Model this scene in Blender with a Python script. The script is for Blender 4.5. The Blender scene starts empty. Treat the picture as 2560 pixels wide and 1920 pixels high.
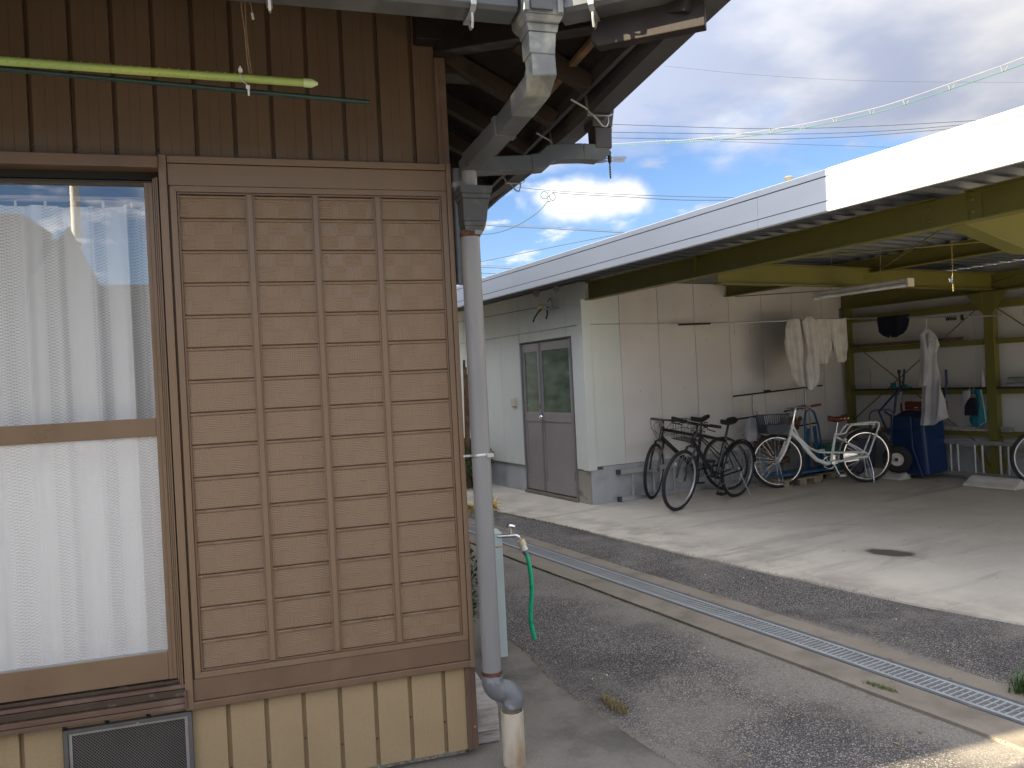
import bpy, bmesh, math, random
from mathutils import Vector, Matrix, Quaternion
random.seed(7)
PI = math.pi
sc = bpy.context.scene
C = bpy.context.collection
R = math.radians

# ------------------------------------------------------------------ camera
cd = bpy.data.cameras.new('camera')
cam = bpy.data.objects.new('camera', cd); C.objects.link(cam)
cd.sensor_fit = 'HORIZONTAL'; cd.sensor_width = 36.0
cd.lens = 36.0 * 1930.0 / 2560.0
cd.clip_start = 0.05; cd.clip_end = 2000
PITCH, ROLL, EYE = R(-0.24), R(2.86), 1.5
fwd = Vector((0, math.cos(PITCH), math.sin(PITCH)))
u0 = Vector((1, 0, 0)).cross(fwd)
up = u0 * math.cos(ROLL) + Vector((1, 0, 0)) * math.sin(ROLL)
rt = Vector((1, 0, 0)) * math.cos(ROLL) - u0 * math.sin(ROLL)
cam.matrix_world = Matrix(((rt.x, up.x, -fwd.x, 0), (rt.y, up.y, -fwd.y, 0), (rt.z, up.z, -fwd.z, EYE), (0, 0, 0, 1)))
sc.camera = cam

# ------------------------------------------------------------------ sun and sky
SUN_EL = R(25.0)
SUN_DIR = Vector((-0.960 * math.cos(SUN_EL), -0.279 * math.cos(SUN_EL), math.sin(SUN_EL)))
sl = bpy.data.lights.new('sun', 'SUN'); sl.energy = 5.0; sl.angle = R(0.5); sl.color = (1.0, 0.87, 0.62)
so = bpy.data.objects.new('sun', sl); C.objects.link(so)
so.rotation_euler = SUN_DIR.to_track_quat('Z', 'Y').to_euler(); so.location = (-8, -4, 12)
sc.view_settings.view_transform = 'Standard'; sc.view_settings.look = 'None'
sc.view_settings.gamma = 1.0; sc.view_settings.use_curve_mapping = False
sc.view_settings.exposure = 2.42

w = bpy.data.worlds.new('World'); sc.world = w; w.use_nodes = True
nt = w.node_tree; nt.nodes.clear(); N = nt.nodes; LK = nt.links
def wn(t, **k):
    n = N.new(t)
    for a, b in k.items(): setattr(n, a, b)
    return n
sky = wn('ShaderNodeTexSky', sky_type='NISHITA', sun_disc=False)
sky.sun_elevation = SUN_EL; sky.sun_rotation = R(253.8); sky.air_density = 1.1; sky.dust_density = 0.6; sky.ozone_density = 1.3
geo = wn('ShaderNodeTexCoord')
sep = wn('ShaderNodeSeparateXYZ'); LK.new(geo.outputs['Generated'], sep.inputs[0])
def wm(op, a, b=None, c=None, clamp=False):
    n = wn('ShaderNodeMath', operation=op, use_clamp=clamp)
    for i, v in enumerate((a, b, c)):
        if v is None: continue
        if isinstance(v, (int, float)): n.inputs[i].default_value = v
        else: LK.new(v, n.inputs[i])
    return n.outputs[0]
zz = wm('ADD', wm('MAXIMUM', sep.outputs[2], 0.0), 0.22)
cx = wm('DIVIDE', sep.outputs[0], zz); cy = wm('DIVIDE', sep.outputs[1], zz)
cmb = wn('ShaderNodeCombineXYZ'); LK.new(cx, cmb.inputs[0]); LK.new(cy, cmb.inputs[1]); cmb.inputs[2].default_value = 9.2
n1 = wn('ShaderNodeTexNoise'); n1.inputs['Scale'].default_value = 1.25; n1.inputs['Detail'].default_value = 8; n1.inputs['Roughness'].default_value = 0.52
LK.new(cmb.outputs[0], n1.inputs['Vector'])
n2 = wn('ShaderNodeTexNoise'); n2.inputs['Scale'].default_value = 2.1; n2.inputs['Detail'].default_value = 5; n2.inputs['Roughness'].default_value = 0.5
LK.new(cmb.outputs[0], n2.inputs['Vector'])
# more cover towards the zenith, broken low down
cov = wm('MULTIPLY_ADD', wm('SMOOTH_MIN', sep.outputs[2], 0.42, 0.1), 1.25, -0.13)
mr = wn('ShaderNodeMapRange', interpolation_type='SMOOTHSTEP'); mr.inputs['From Min'].default_value = 0.64; mr.inputs['From Max'].default_value = 0.78
LK.new(wm('ADD', n1.outputs['Fac'], cov), mr.inputs['Value'])
# one small cumulus low over the garage roof
cdir = (0.1155, 0.968, 0.2235)
dd = wn('ShaderNodeVectorMath', operation='SUBTRACT'); LK.new(geo.outputs['Generated'], dd.inputs[0]); dd.inputs[1].default_value = cdir
ds = wn('ShaderNodeVectorMath', operation='MULTIPLY'); LK.new(dd.outputs[0], ds.inputs[0]); ds.inputs[1].default_value = (15, 15, 36)
dl = wn('ShaderNodeVectorMath', operation='LENGTH'); LK.new(ds.outputs[0], dl.inputs[0])
n3 = wn('ShaderNodeTexNoise'); n3.inputs['Scale'].default_value = 22; n3.inputs['Detail'].default_value = 6; LK.new(geo.outputs['Generated'], n3.inputs['Vector'])
cu = wn('ShaderNodeMapRange', interpolation_type='SMOOTHSTEP'); cu.inputs['From Min'].default_value = 1.35; cu.inputs['From Max'].default_value = 0.35
LK.new(wm('ADD', dl.outputs['Value'], wm('MULTIPLY_ADD', n3.outputs['Fac'], 1.7, -0.85)), cu.inputs['Value'])
n4 = wn('ShaderNodeTexNoise'); n4.inputs['Scale'].default_value = 4.6; n4.inputs['Detail'].default_value = 7; n4.inputs['Roughness'].default_value = 0.55
LK.new(cmb.outputs[0], n4.inputs['Vector'])
pf = wn('ShaderNodeMapRange', interpolation_type='SMOOTHSTEP'); pf.inputs['From Min'].default_value = 0.53; pf.inputs['From Max'].default_value = 0.68; pf.inputs['To Max'].default_value = 0.75
LK.new(n4.outputs['Fac'], pf.inputs['Value'])
cfac = wm('MAXIMUM', wm('MAXIMUM', mr.outputs[0], cu.outputs[0]), pf.outputs[0])
sh = wn('ShaderNodeMapRange', interpolation_type='SMOOTHSTEP'); sh.inputs['From Min'].default_value = 0.34; sh.inputs['From Max'].default_value = 0.66
LK.new(n2.outputs['Fac'], sh.inputs['Value'])
shade = wm('MULTIPLY', sh.outputs[0], wm('SUBTRACT', 1.0, cu.outputs[0]))
cc = wn('ShaderNodeMix', data_type='RGBA'); cc.inputs['A'].default_value = (2.0, 1.96, 1.95, 1); cc.inputs['B'].default_value = (0.92, 1.03, 1.34, 1)
LK.new(shade, cc.inputs['Factor'])
# cloud brightens gently towards the sun's side of the sky
sd_ = wn('ShaderNodeVectorMath', operation='DOT_PRODUCT'); LK.new(geo.outputs['Generated'], sd_.inputs[0]); sd_.inputs[1].default_value = SUN_DIR
glow = wm('MULTIPLY_ADD', wm('POWER', wm('MULTIPLY_ADD', sd_.outputs['Value'], 0.5, 0.5), 1.5), 3.0, 0.38)
cg = wn('ShaderNodeVectorMath', operation='SCALE'); LK.new(cc.outputs['Result'], cg.inputs[0]); LK.new(glow, cg.inputs['Scale'])
sk = wn('ShaderNodeMix', data_type='RGBA', blend_type='MULTIPLY'); sk.inputs['Factor'].default_value = 1.0
sk.inputs['B'].default_value = (0.215, 0.255, 0.335, 1); LK.new(sky.outputs[0], sk.inputs['A'])
mx = wn('ShaderNodeMix', data_type='RGBA'); LK.new(cfac, mx.inputs['Factor']); LK.new(sk.outputs['Result'], mx.inputs['A']); LK.new(cg.outputs[0], mx.inputs['B'])
bg = wn('ShaderNodeBackground'); bg.inputs['Strength'].default_value = 0.12
LK.new(mx.outputs['Result'], bg.inputs['Color'])
wo = wn('ShaderNodeOutputWorld'); LK.new(bg.outputs[0], wo.inputs[0])

# ------------------------------------------------------------------ frames of reference (metres)
class Frame:
    def __init__(s, ox, oy, deg):
        s.ox, s.oy, s.a = ox, oy, R(deg); s.c, s.s = math.cos(s.a), math.sin(s.a)
    def wor(s, l): return Vector((s.ox + l[0]*s.c - l[1]*s.s, s.oy + l[0]*s.s + l[1]*s.c, l[2]))
    def loc(s, p):
        dx, dy = p[0]-s.ox, p[1]-s.oy
        return Vector((dx*s.c + dy*s.s, -dx*s.s + dy*s.c, p[2]))
WF = Frame(0, 0, 0)
HF = Frame(-0.216, 3.088, 16.2)      # house: x along the front wall, y into the house, corner at 0,0
KF = Frame(0.859, 9.023, 28.5)       # garage: x along the bicycle wall, y along the door wall, corner at 0,0
def sub(fr, x, y, deg):              # a frame inside a frame
    p = fr.wor((x, y, 0)); return Frame(p.x, p.y, math.degrees(fr.a) + deg)

# ------------------------------------------------------------------ mesh builder
class MB:
    def __init__(s): s.v = []; s.f = []
    def add(s, vs, fs, M=None):
        o = len(s.v)
        for p in vs:
            p = Vector(p)
            s.v.append(M @ p if M is not None else p)
        s.f += [tuple(i+o for i in f) for f in fs]; return s
    def box(s, x0, x1, y0, y1, z0, z1, M=None):
        vs = [(x0,y0,z0),(x1,y0,z0),(x1,y1,z0),(x0,y1,z0),(x0,y0,z1),(x1,y0,z1),(x1,y1,z1),(x0,y1,z1)]
        return s.add(vs, [(0,3,2,1),(4,5,6,7),(0,1,5,4),(1,2,6,5),(2,3,7,6),(3,0,4,7)], M)
    def tube(s, pts, r, n=8, M=None, cap=True, closed=False, flat=None):
        pts = [Vector(p) for p in pts]; m = len(pts)
        rs = r if isinstance(r, (list, tuple)) else [r]*m
        up_ = None; rings = []
        for i, p in enumerate(pts):
            if closed: t = pts[(i+1) % m] - pts[i-1]
            else: t = pts[min(i+1, m-1)] - pts[max(i-1, 0)]
            t.normalize()
            if up_ is None:
                a = Vector((0,0,1)) if abs(t.z) < 0.9 else Vector((1,0,0))
                up_ = t.cross(a).normalized()
            else:
                up_ = (up_ - t*up_.dot(t)).normalized()
            b = t.cross(up_)
            rings.append([p + (up_*math.cos(2*PI*k/n)*(flat[0] if flat else 1) + b*math.sin(2*PI*k/n)*(flat[1] if flat else 1))*rs[i] for k in range(n)])
        vs = [q for rg in rings for q in rg]; fs = []
        for i in range(m if closed else m-1):
            j = (i+1) % m
            for k in range(n):
                fs.append((i*n+k, i*n+(k+1)%n, j*n+(k+1)%n, j*n+k))
        if cap and not closed: fs.append(tuple(range(n-1,-1,-1))); fs.append(tuple((m-1)*n+k for k in range(n)))
        return s.add(vs, fs, M)
    def bar(s, p0, p1, w_, h_, upv=(0,0,1), M=None):   # rectangular bar between points, h_ along upv
        p0, p1 = Vector(p0), Vector(p1); t = (p1-p0).normalized(); u = Vector(upv)
        sd = t.cross(u).normalized(); u = sd.cross(t)
        vs = []
        for p in (p0, p1):
            for a, b in ((-1,-1),(1,-1),(1,1),(-1,1)): vs.append(p + sd*a*w_/2 + u*b*h_/2)
        return s.add(vs, [(0,3,2,1),(4,5,6,7),(0,1,5,4),(1,2,6,5),(2,3,7,6),(3,0,4,7)], M)
    def prism(s, poly, axis, a0, a1, M=None):          # poly in the two other axes, in order
        def mk(p, a):
            return {'x': (a, p[0], p[1]), 'y': (p[0], a, p[1]), 'z': (p[0], p[1], a)}[axis]
        n = len(poly)
        vs = [mk(p, a0) for p in poly] + [mk(p, a1) for p in poly]
        fs = [tuple(range(n-1,-1,-1)), tuple(range(n, 2*n))] + [(i, (i+1)%n, n+(i+1)%n, n+i) for i in range(n)]
        return s.add(vs, fs, M)
    def strip(s, prof, axis, a0, a1, M=None):          # open profile extruded
        def mk(p, a):
            return {'x': (a, p[0], p[1]), 'y': (p[0], a, p[1]), 'z': (p[0], p[1], a)}[axis]
        n = len(prof)
        vs = [mk(p, a0) for p in prof] + [mk(p, a1) for p in prof]
        return s.add(vs, [(i, i+1, n+i+1, n+i) for i in range(n-1)], M)
    def ring(s, R_, r, M=None, n=40, k=8, sx=1.0):     # torus in the xz plane (axis y)
        vs = []; fs = []
        for i in range(n):
            a = 2*PI*i/n
            for j in range(k):
                b = 2*PI*j/k
                q = R_ + r*math.cos(b)
                vs.append((q*math.cos(a), r*math.sin(b)*sx, q*math.sin(a)))
        for i in range(n):
            for j in range(k):
                fs.append((i*k+j, i*k+(j+1)%k, ((i+1)%n)*k+(j+1)%k, ((i+1)%n)*k+j))
        return s.add(vs, fs, M)
    def lathe(s, prof, M=None, n=20):                  # (r, z) about z
        vs = []; fs = []; m = len(prof)
        for r_, z_ in prof:
            for k in range(n): vs.append((r_*math.cos(2*PI*k/n), r_*math.sin(2*PI*k/n), z_))
        for i in range(m-1):
            for k in range(n): fs.append((i*n+k, i*n+(k+1)%n, (i+1)*n+(k+1)%n, (i+1)*n+k))
        fs.append(tuple(range(n-1,-1,-1))); fs.append(tuple((m-1)*n+k for k in range(n)))
        return s.add(vs, fs, M)
    def hull(s, a, b):                                  # join two quads (lists of 4 points) into a solid
        return s.add(list(a)+list(b), [(0,3,2,1),(4,5,6,7),(0,1,5,4),(1,2,6,5),(2,3,7,6),(3,0,4,7)])
    def grid(s, fn, nu, nv, M=None):
        vs = [fn(i/nu, j/nv) for j in range(nv+1) for i in range(nu+1)]
        fs = [(j*(nu+1)+i, j*(nu+1)+i+1, (j+1)*(nu+1)+i+1, (j+1)*(nu+1)+i) for j in range(nv) for i in range(nu)]
        return s.add(vs, fs, M)

OFF = {}; FRM = {}
def build(name, mb, m, parent=None, fr=None, smooth=False, bevel=0, ang=35, base=None, solid=0, recalc=True):
    off = Vector(OFF[parent.name]) if parent is not None else Vector(base or (0, 0, 0))
    me = bpy.data.meshes.new(name)
    me.from_pydata([tuple(v - off) for v in mb.v], [], mb.f)
    if recalc:
        bm = bmesh.new(); bm.from_mesh(me); bmesh.ops.recalc_face_normals(bm, faces=bm.faces); bm.to_mesh(me); bm.free()
    if smooth:
        me.polygons.foreach_set('use_smooth', [True]*len(me.polygons)); me.set_sharp_from_angle(angle=R(ang))
    me.materials.append(m); me.update()
    o = bpy.data.objects.new(name, me); C.objects.link(o)
    OFF[o.name] = tuple(off)
    if parent is not None: o.parent = parent
    elif fr is not None:
        o.location = fr.wor(off); o.rotation_euler = (0, 0, fr.a)
    if solid:
        md = o.modifiers.new('solid', 'SOLIDIFY'); md.thickness = solid; md.offset = 0
    if bevel:
        md = o.modifiers.new('bevel', 'BEVEL'); md.width = bevel; md.segments = 2; md.limit_method = 'ANGLE'; md.angle_limit = R(40); md.harden_normals = False
    return o
def tag(o, label=None, cat=None, group=None, kind=None):
    if label: o['label'] = label
    if cat: o['category'] = cat
    if group: o['group'] = group
    if kind: o['kind'] = kind
    return o
def thing(name, label, cat, fr=WF, base=(0, 0, 0), group=None):
    o = bpy.data.objects.new(name, None); C.objects.link(o); o.empty_display_size = 0.1
    o.location = fr.wor(base); o.rotation_euler = (0, 0, fr.a); OFF[o.name] = tuple(base)
    return tag(o, label, cat, group)
def struct(name, mb, m, fr=WF, **k):
    return tag(build(name, mb, m, None, fr, **k), kind='structure')
def copyinto(o, parent, dloc):
    c = o.copy(); c.parent = parent; c.location = o.location + Vector(dloc); C.objects.link(c); OFF[c.name] = OFF[o.name]
    return c

# ------------------------------------------------------------------ materials
def mat(name, col, rough=0.6, metal=0.0, var=0.15, vs=6.0, bump=0.0, bs=80.0, speck=None, ss=300.0, sp=0.62, stain=None, sts=1.5, stp=(0.5, 0.7),
        stretch=None, spec=0.5, rvar=0.1, fine=0.0, fs=90.0):
    m = bpy.data.materials.new(name); m.use_nodes = True; t = m.node_tree; b = t.nodes['Principled BSDF']; L = t.links
    b.inputs['Metallic'].default_value = metal; b.inputs['Specular IOR Level'].default_value = spec
    tc = t.nodes.new('ShaderNodeTexCoord'); src = tc.outputs['Object']
    if stretch:
        mp = t.nodes.new('ShaderNodeMapping'); mp.inputs['Scale'].default_value = stretch; L.new(src, mp.inputs['Vector']); vsrc = mp.outputs[0]
    else: vsrc = src
    def noise(s_, d=4, v=None):
        n = t.nodes.new('ShaderNodeTexNoise'); n.inputs['Scale'].default_value = s_; n.inputs['Detail'].default_value = d; L.new(v or vsrc, n.inputs['Vector']); return n.outputs['Fac']
    def rng(x, a, b_, c, d):
        n = t.nodes.new('ShaderNodeMapRange'); n.inputs['From Min'].default_value = a; n.inputs['From Max'].default_value = b_; n.inputs['To Min'].default_value = c; n.inputs['To Max'].default_value = d; L.new(x, n.inputs['Value']); return n.outputs[0]
    def mix(f, a, b_, mode='MIX'):
        n = t.nodes.new('ShaderNodeMix'); n.data_type = 'RGBA'; n.blend_type = mode
        for k, v in (('Factor', f), ('A', a), ('B', b_)):
            if isinstance(v, (int, float)): n.inputs[k].default_value = v
            elif isinstance(v, tuple): n.inputs[k].default_value = (*v, 1) if len(v) == 3 else v
            else: L.new(v, n.inputs[k])
        return n.outputs['Result']
    nz = noise(vs)
    lo = tuple(c*(1-var) for c in col); hi = tuple(min(1, c*(1+var)) for c in col)
    c = mix(rng(nz, 0.3, 0.7, 0, 1), lo, hi)
    if fine:
        c = mix(rng(noise(fs, 2), 0.35, 0.65, 0, fine), c, tuple(x*0.55 for x in col))
    if stain:
        c = mix(rng(noise(sts, 6), stp[0], stp[1], 0, 1), c, stain)
    if speck:
        n = t.nodes.new('ShaderNodeTexVoronoi'); n.inputs['Scale'].default_value = ss; L.new(src, n.inputs['Vector'])
        sx = t.nodes.new('ShaderNodeSeparateColor'); L.new(n.outputs['Color'], sx.inputs[0])
        c = mix(rng(sx.outputs[0], sp, sp+0.3, 0, 1), c, speck)
    L.new(c, b.inputs['Base Color'])
    L.new(rng(nz, 0.3, 0.7, max(0.02, rough-rvar), min(1, rough+rvar)), b.inputs['Roughness'])
    if bump:
        bn = t.nodes.new('ShaderNodeBump'); bn.inputs['Strength'].default_value = 1.0; bn.inputs['Distance'].default_value = bump
        L.new(noise(bs, 3, src), bn.inputs['Height']); L.new(bn.outputs[0], b.inputs['Normal'])
    m['c'] = 1
    return m
def gmath(t, op, a, b=None, c=None, clamp=False):
    n = t.nodes.new('ShaderNodeMath'); n.operation = op; n.use_clamp = clamp
    for i, v in enumerate((a, b, c)):
        if v is None: continue
        if isinstance(v, (int, float)): n.inputs[i].default_value = v
        else: t.links.new(v, n.inputs[i])
    return n.outputs[0]

M = {}
M['siding_up'] = mat('dark brown siding', (0.122, 0.080, 0.052), 0.42, 0, 0.10, 3, 0.0002, 500, stretch=(1, 1, 0.3), stain=(0.125, 0.095, 0.072), sts=2.2, stp=(0.5, 0.8))
M['siding_lo'] = mat('tan sprayed siding', (0.350, 0.258, 0.150), 0.6, 0, 0.06, 4, 0.0012, 260, fine=0.35, fs=420, stain=(0.29, 0.21, 0.12), sts=4, stp=(0.52, 0.8))
M['trim'] = mat('brown metal trim', (0.125, 0.078, 0.058), 0.4, 0, 0.12, 5, stain=(0.22, 0.17, 0.14), sts=5, stp=(0.55, 0.75))
M['box'] = mat('brown aluminium', (0.196, 0.130, 0.083), 0.40, 0, 0.07, 4, stretch=(1, 1, 0.2), stain=(0.18, 0.112, 0.070), sts=6, stp=(0.5, 0.8))
M['box_dark'] = mat('worn brown aluminium', (0.150, 0.092, 0.060), 0.42, 0, 0.12, 6, stain=(0.19, 0.125, 0.086), sts=7, stp=(0.55, 0.8))
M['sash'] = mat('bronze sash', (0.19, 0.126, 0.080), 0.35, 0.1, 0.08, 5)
M['sash_shade'] = mat('shaded bronze sash', (0.062, 0.043, 0.031), 0.45, 0.2, 0.15, 8, stain=(0.2, 0.18, 0.16), sts=20, stp=(0.6, 0.75))  # darker copy of the sash colour, with the shade of recesses painted in
M['black'] = mat('black rubber', (0.012, 0.012, 0.013), 0.55)
M['tyre'] = mat('tyre rubber', (0.022, 0.022, 0.024), 0.75)
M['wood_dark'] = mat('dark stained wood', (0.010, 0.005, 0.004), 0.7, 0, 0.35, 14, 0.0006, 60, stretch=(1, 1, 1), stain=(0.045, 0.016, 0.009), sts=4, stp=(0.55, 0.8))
M['wood_mid'] = mat('brown rafter wood', (0.022, 0.012, 0.008), 0.7, 0, 0.35, 20, 0.0006, 60, stain=(0.055, 0.032, 0.020), sts=6, stp=(0.5, 0.75))
M['wood_light'] = mat('light brown wood', (0.17, 0.10, 0.055), 0.7, 0, 0.35, 12, 0.0006, 60, stain=(0.09, 0.05, 0.03), sts=9, stp=(0.5, 0.7))
M['wood_grey'] = mat('weathered timber', (0.42, 0.38, 0.36), 0.85, 0, 0.35, 10, 0.003, 40, stretch=(1, 3, 14), stain=(0.12, 0.10, 0.09), sts=5, stp=(0.58, 0.72))
M['gutter'] = mat('grey vinyl gutter', (0.080, 0.086, 0.094), 0.36, 0, 0.16, 7, stain=(0.15, 0.155, 0.158), sts=9, stp=(0.5, 0.8), spec=0.5)
M['gutter_pale'] = mat('weathered grey vinyl', (0.175, 0.185, 0.190), 0.42, 0, 0.22, 14, stain=(0.36, 0.36, 0.31), sts=16, stp=(0.48, 0.72))
M['gutter_dark'] = mat('dark eave gutter', (0.045, 0.043, 0.045), 0.5, 0, 0.2, 6, stain=(0.09, 0.08, 0.075), sts=5, stp=(0.5, 0.8))
M['slate'] = mat('blackish gutter box', (0.062, 0.064, 0.070), 0.55, 0, 0.15, 12, stain=(0.13, 0.13, 0.135), sts=25, stp=(0.55, 0.8))
M['pipe'] = mat('grey pvc pipe', (0.215, 0.217, 0.226), 0.45, 0, 0.1, 3, stretch=(4, 4, 0.6), stain=(0.28, 0.255, 0.23), sts=5, stp=(0.56, 0.8))
M['pvc_blue'] = mat('blue grey pvc', (0.125, 0.132, 0.145), 0.40, 0, 0.12, 9, stain=(0.30, 0.32, 0.35), sts=14, stp=(0.55, 0.75))
M['stub'] = mat('stained pale pipe', (0.50, 0.45, 0.37), 0.55, 0, 0.1, 6, stretch=(1, 1, 0.35), stain=(0.30, 0.21, 0.13), sts=9, stp=(0.46, 0.66))
M['rust'] = mat('rusty steel', (0.085, 0.030, 0.016), 0.8, 0.1, 0.4, 40, 0.0008, 200, stain=(0.20, 0.09, 0.045), sts=30, stp=(0.55, 0.75))
M['rust_orange'] = mat('orange rust', (0.50, 0.20, 0.06), 0.8, 0, 0.35, 40, stain=(0.20, 0.07, 0.03), sts=30, stp=(0.55, 0.7))
M['galv'] = mat('galvanised steel', (0.52, 0.53, 0.55), 0.42, 0.75, 0.12, 12)
M['grate'] = mat('galvanised grating', (0.27, 0.28, 0.285), 0.6, 0.0, 0.12, 12)
M['grate_frame'] = mat('grating frame', (0.085, 0.095, 0.11), 0.6, 0.0, 0.12, 8)
M['chrome'] = mat('chromed metal', (0.72, 0.72, 0.74), 0.22, 0.95, 0.05, 8)
M['steel'] = mat('dull steel', (0.36, 0.36, 0.37), 0.4, 0.6, 0.12, 12)
M['alu'] = mat('aluminium', (0.55, 0.55, 0.56), 0.4, 0.6, 0.08, 9)
M['olive'] = mat('olive painted steel', (0.175, 0.160, 0.032), 0.5, 0, 0.10, 2.5, stain=(0.15, 0.125, 0.032), sts=2.5, stp=(0.5, 0.75))
M['deck'] = mat('grey roof deck', (0.13, 0.14, 0.16), 0.5, 0.1, 0.1, 4)
M['fascia'] = mat('white coated fascia', (0.60, 0.63, 0.66), 0.38, 0, 0.04, 1.2, stretch=(1, 1, 3))
M['vent_frame'] = mat('scratched dark vent frame', (0.085, 0.085, 0.085), 0.5, 0, 0.2, 12, stain=(0.35, 0.34, 0.32), sts=30, stp=(0.68, 0.74))
M['line_dark'] = mat('painted groove shade', (0.05, 0.05, 0.055), 0.7)
M['panel_green'] = mat('pale green wall board', (0.72, 0.74, 0.68), 0.7, 0, 0.06, 1.6, 0.0006, 160, stretch=(1, 1, 0.4), stain=(0.64, 0.66, 0.60), sts=1.3, stp=(0.5, 0.75))
M['panel_pink'] = mat('pale beige wall board', (0.74, 0.69, 0.655), 0.75, 0, 0.06, 1.4, 0.0004, 160, stain=(0.64, 0.59, 0.56), sts=1.1, stp=(0.5, 0.75))
M['panel_back'] = mat('back wall board', (0.70, 0.68, 0.65), 0.8, 0, 0.06, 1.4)
M['joint'] = mat('board joint', (0.16, 0.16, 0.145), 0.8)
M['foundation'] = mat('rendered foundation', (0.46, 0.475, 0.485), 0.85, 0, 0.09, 3, 0.001, 120, stain=(0.30, 0.30, 0.30), sts=2.2, stp=(0.5, 0.7))
M['pebble'] = mat('pebbledash footing', (0.33, 0.31, 0.26), 0.85, 0, 0.2, 10, 0.005, 90, speck=(0.6, 0.57, 0.5), ss=110, sp=0.6)
M['door'] = mat('grey brown steel door', (0.30, 0.27, 0.265), 0.42, 0, 0.06, 3)
M['door_frame'] = mat('door frame grey', (0.20, 0.185, 0.19), 0.45, 0, 0.06, 3)
M['white_plastic'] = mat('off white plastic', (0.62, 0.58, 0.46), 0.45, 0, 0.08, 20)
M['white_paint'] = mat('white bicycle paint', (0.84, 0.86, 0.84), 0.25, 0, 0.03, 9)
M['black_paint'] = mat('black bicycle paint', (0.012, 0.013, 0.016), 0.25, 0, 0.1, 9)
M['leather'] = mat('brown leather', (0.14, 0.035, 0.016), 0.32, 0, 0.2, 20)
M['basket_blue'] = mat('blue grey basket', (0.045, 0.055, 0.075), 0.5)
M['blue_steel'] = mat('blue cart paint', (0.035, 0.115, 0.23), 0.45, 0, 0.15, 10)
M['blue_barrow'] = mat('blue barrow', (0.006, 0.028, 0.098), 0.45, 0, 0.15, 5)
M['navy'] = mat('navy cloth', (0.008, 0.010, 0.024), 0.9, 0, 0.2, 20, 0.001, 300)
M['teal'] = mat('teal bag', (0.010, 0.16, 0.22), 0.6, 0, 0.15, 12)
M['cloth_white'] = mat('off white cotton', (0.66, 0.63, 0.59), 0.9, 0, 0.08, 6, 0.0012, 60, stain=(0.47, 0.43, 0.38), sts=5, stp=(0.5, 0.75))
M['cloth_coat'] = mat('pale grey coat', (0.42, 0.415, 0.44), 0.9, 0, 0.08, 6, 0.0012, 60)
M['crate_red'] = mat('red plastic crate', (0.17, 0.018, 0.012), 0.5)
M['crate_green'] = mat('green plastic', (0.03, 0.14, 0.09), 0.5)
M['purple'] = mat('dull purple plastic', (0.14, 0.14, 0.24), 0.5)
M['onion'] = mat('onion skin', (0.15, 0.07, 0.04), 0.5, 0, 0.4, 60)
M['pallet'] = mat('pallet wood', (0.30, 0.24, 0.17), 0.85, 0, 0.3, 14)
M['stopper'] = mat('concrete block', (0.66, 0.63, 0.57), 0.85, 0, 0.12, 8, 0.001, 150)
M['pole_lime'] = mat('lime green plastic pole', (0.33, 0.45, 0.13), 0.35, 0, 0.14, 10, stain=(0.50, 0.54, 0.14), sts=4, stp=(0.5, 0.75), stretch=(0.6, 4, 4))
M['pole_cap'] = mat('pale green cap', (0.55, 0.68, 0.36), 0.4)
M['pole_dark'] = mat('dark green plastic pole', (0.018, 0.050, 0.046), 0.4, 0, 0.2, 30)
M['clip'] = mat('translucent clip', (0.72, 0.73, 0.70), 0.4)
M['cord'] = mat('twisted tan cord', (0.30, 0.22, 0.16), 0.5, 0, 0.2, 60)
M['hose'] = mat('green hose', (0.010, 0.42, 0.22), 0.32, 0, 0.08, 20)
M['post_blue'] = mat('pale blue painted post', (0.50, 0.59, 0.59), 0.6, 0, 0.12, 8, 0.0008, 80, stain=(0.58, 0.62, 0.57), sts=7, stp=(0.5, 0.7), stretch=(1, 1, 0.4))
M['ivory'] = mat('ivory plastic', (0.66, 0.56, 0.36), 0.45)
M['gold'] = mat('gold tinsel', (0.85, 0.62, 0.22), 0.3, 0.55, 0.3, 80)
M['leaf'] = mat('green leaves', (0.045, 0.085, 0.022), 0.6, 0, 0.45, 30)
M['weed'] = mat('moss and weeds', (0.10, 0.13, 0.03), 0.8, 0, 0.5, 60)
M['weed_dry'] = mat('dry weeds', (0.22, 0.17, 0.08), 0.8, 0, 0.5, 60)
M['wire'] = mat('power cable', (0.045, 0.055, 0.075), 0.7)
M['wire_pale'] = mat('pale messenger wire', (0.13, 0.135, 0.135), 0.7)
M['wire_green'] = mat('green sheathed wire', (0.022, 0.070, 0.060), 0.8)
M['tube_white'] = mat('lamp tube glass', (0.72, 0.72, 0.70), 0.3)
M['lamp_body'] = mat('lamp housing', (0.50, 0.48, 0.44), 0.5)
M['dragon_wing'] = mat('clear wing film', (0.40, 0.45, 0.56), 0.2)
M['yellow_string'] = mat('yellow string', (0.55, 0.42, 0.14), 0.7)
M['plaster'] = mat('neighbour render', (0.27, 0.27, 0.26), 0.8, 0, 0.05, 2)
M['roof_green'] = mat('green grey shingles', (0.22, 0.29, 0.26), 0.7, 0, 0.15, 5)
M['roof_tile'] = mat('grey roof tiles', (0.13, 0.135, 0.145), 0.5, 0, 0.2, 5)
M['room'] = mat('dim room lining', (0.40, 0.38, 0.35), 0.9)
M['paper'] = mat('grey paper roll', (0.20, 0.21, 0.20), 0.8)
M['yellow_tape'] = mat('yellow tape', (0.62, 0.42, 0.05), 0.5)
M['reflector'] = mat('red reflector', (0.20, 0.018, 0.015), 0.3)
M['dull_red'] = mat('dull red paint', (0.085, 0.018, 0.014), 0.5)
M['oil'] = mat('oil stain', (0.028, 0.024, 0.020), 0.55)
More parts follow.
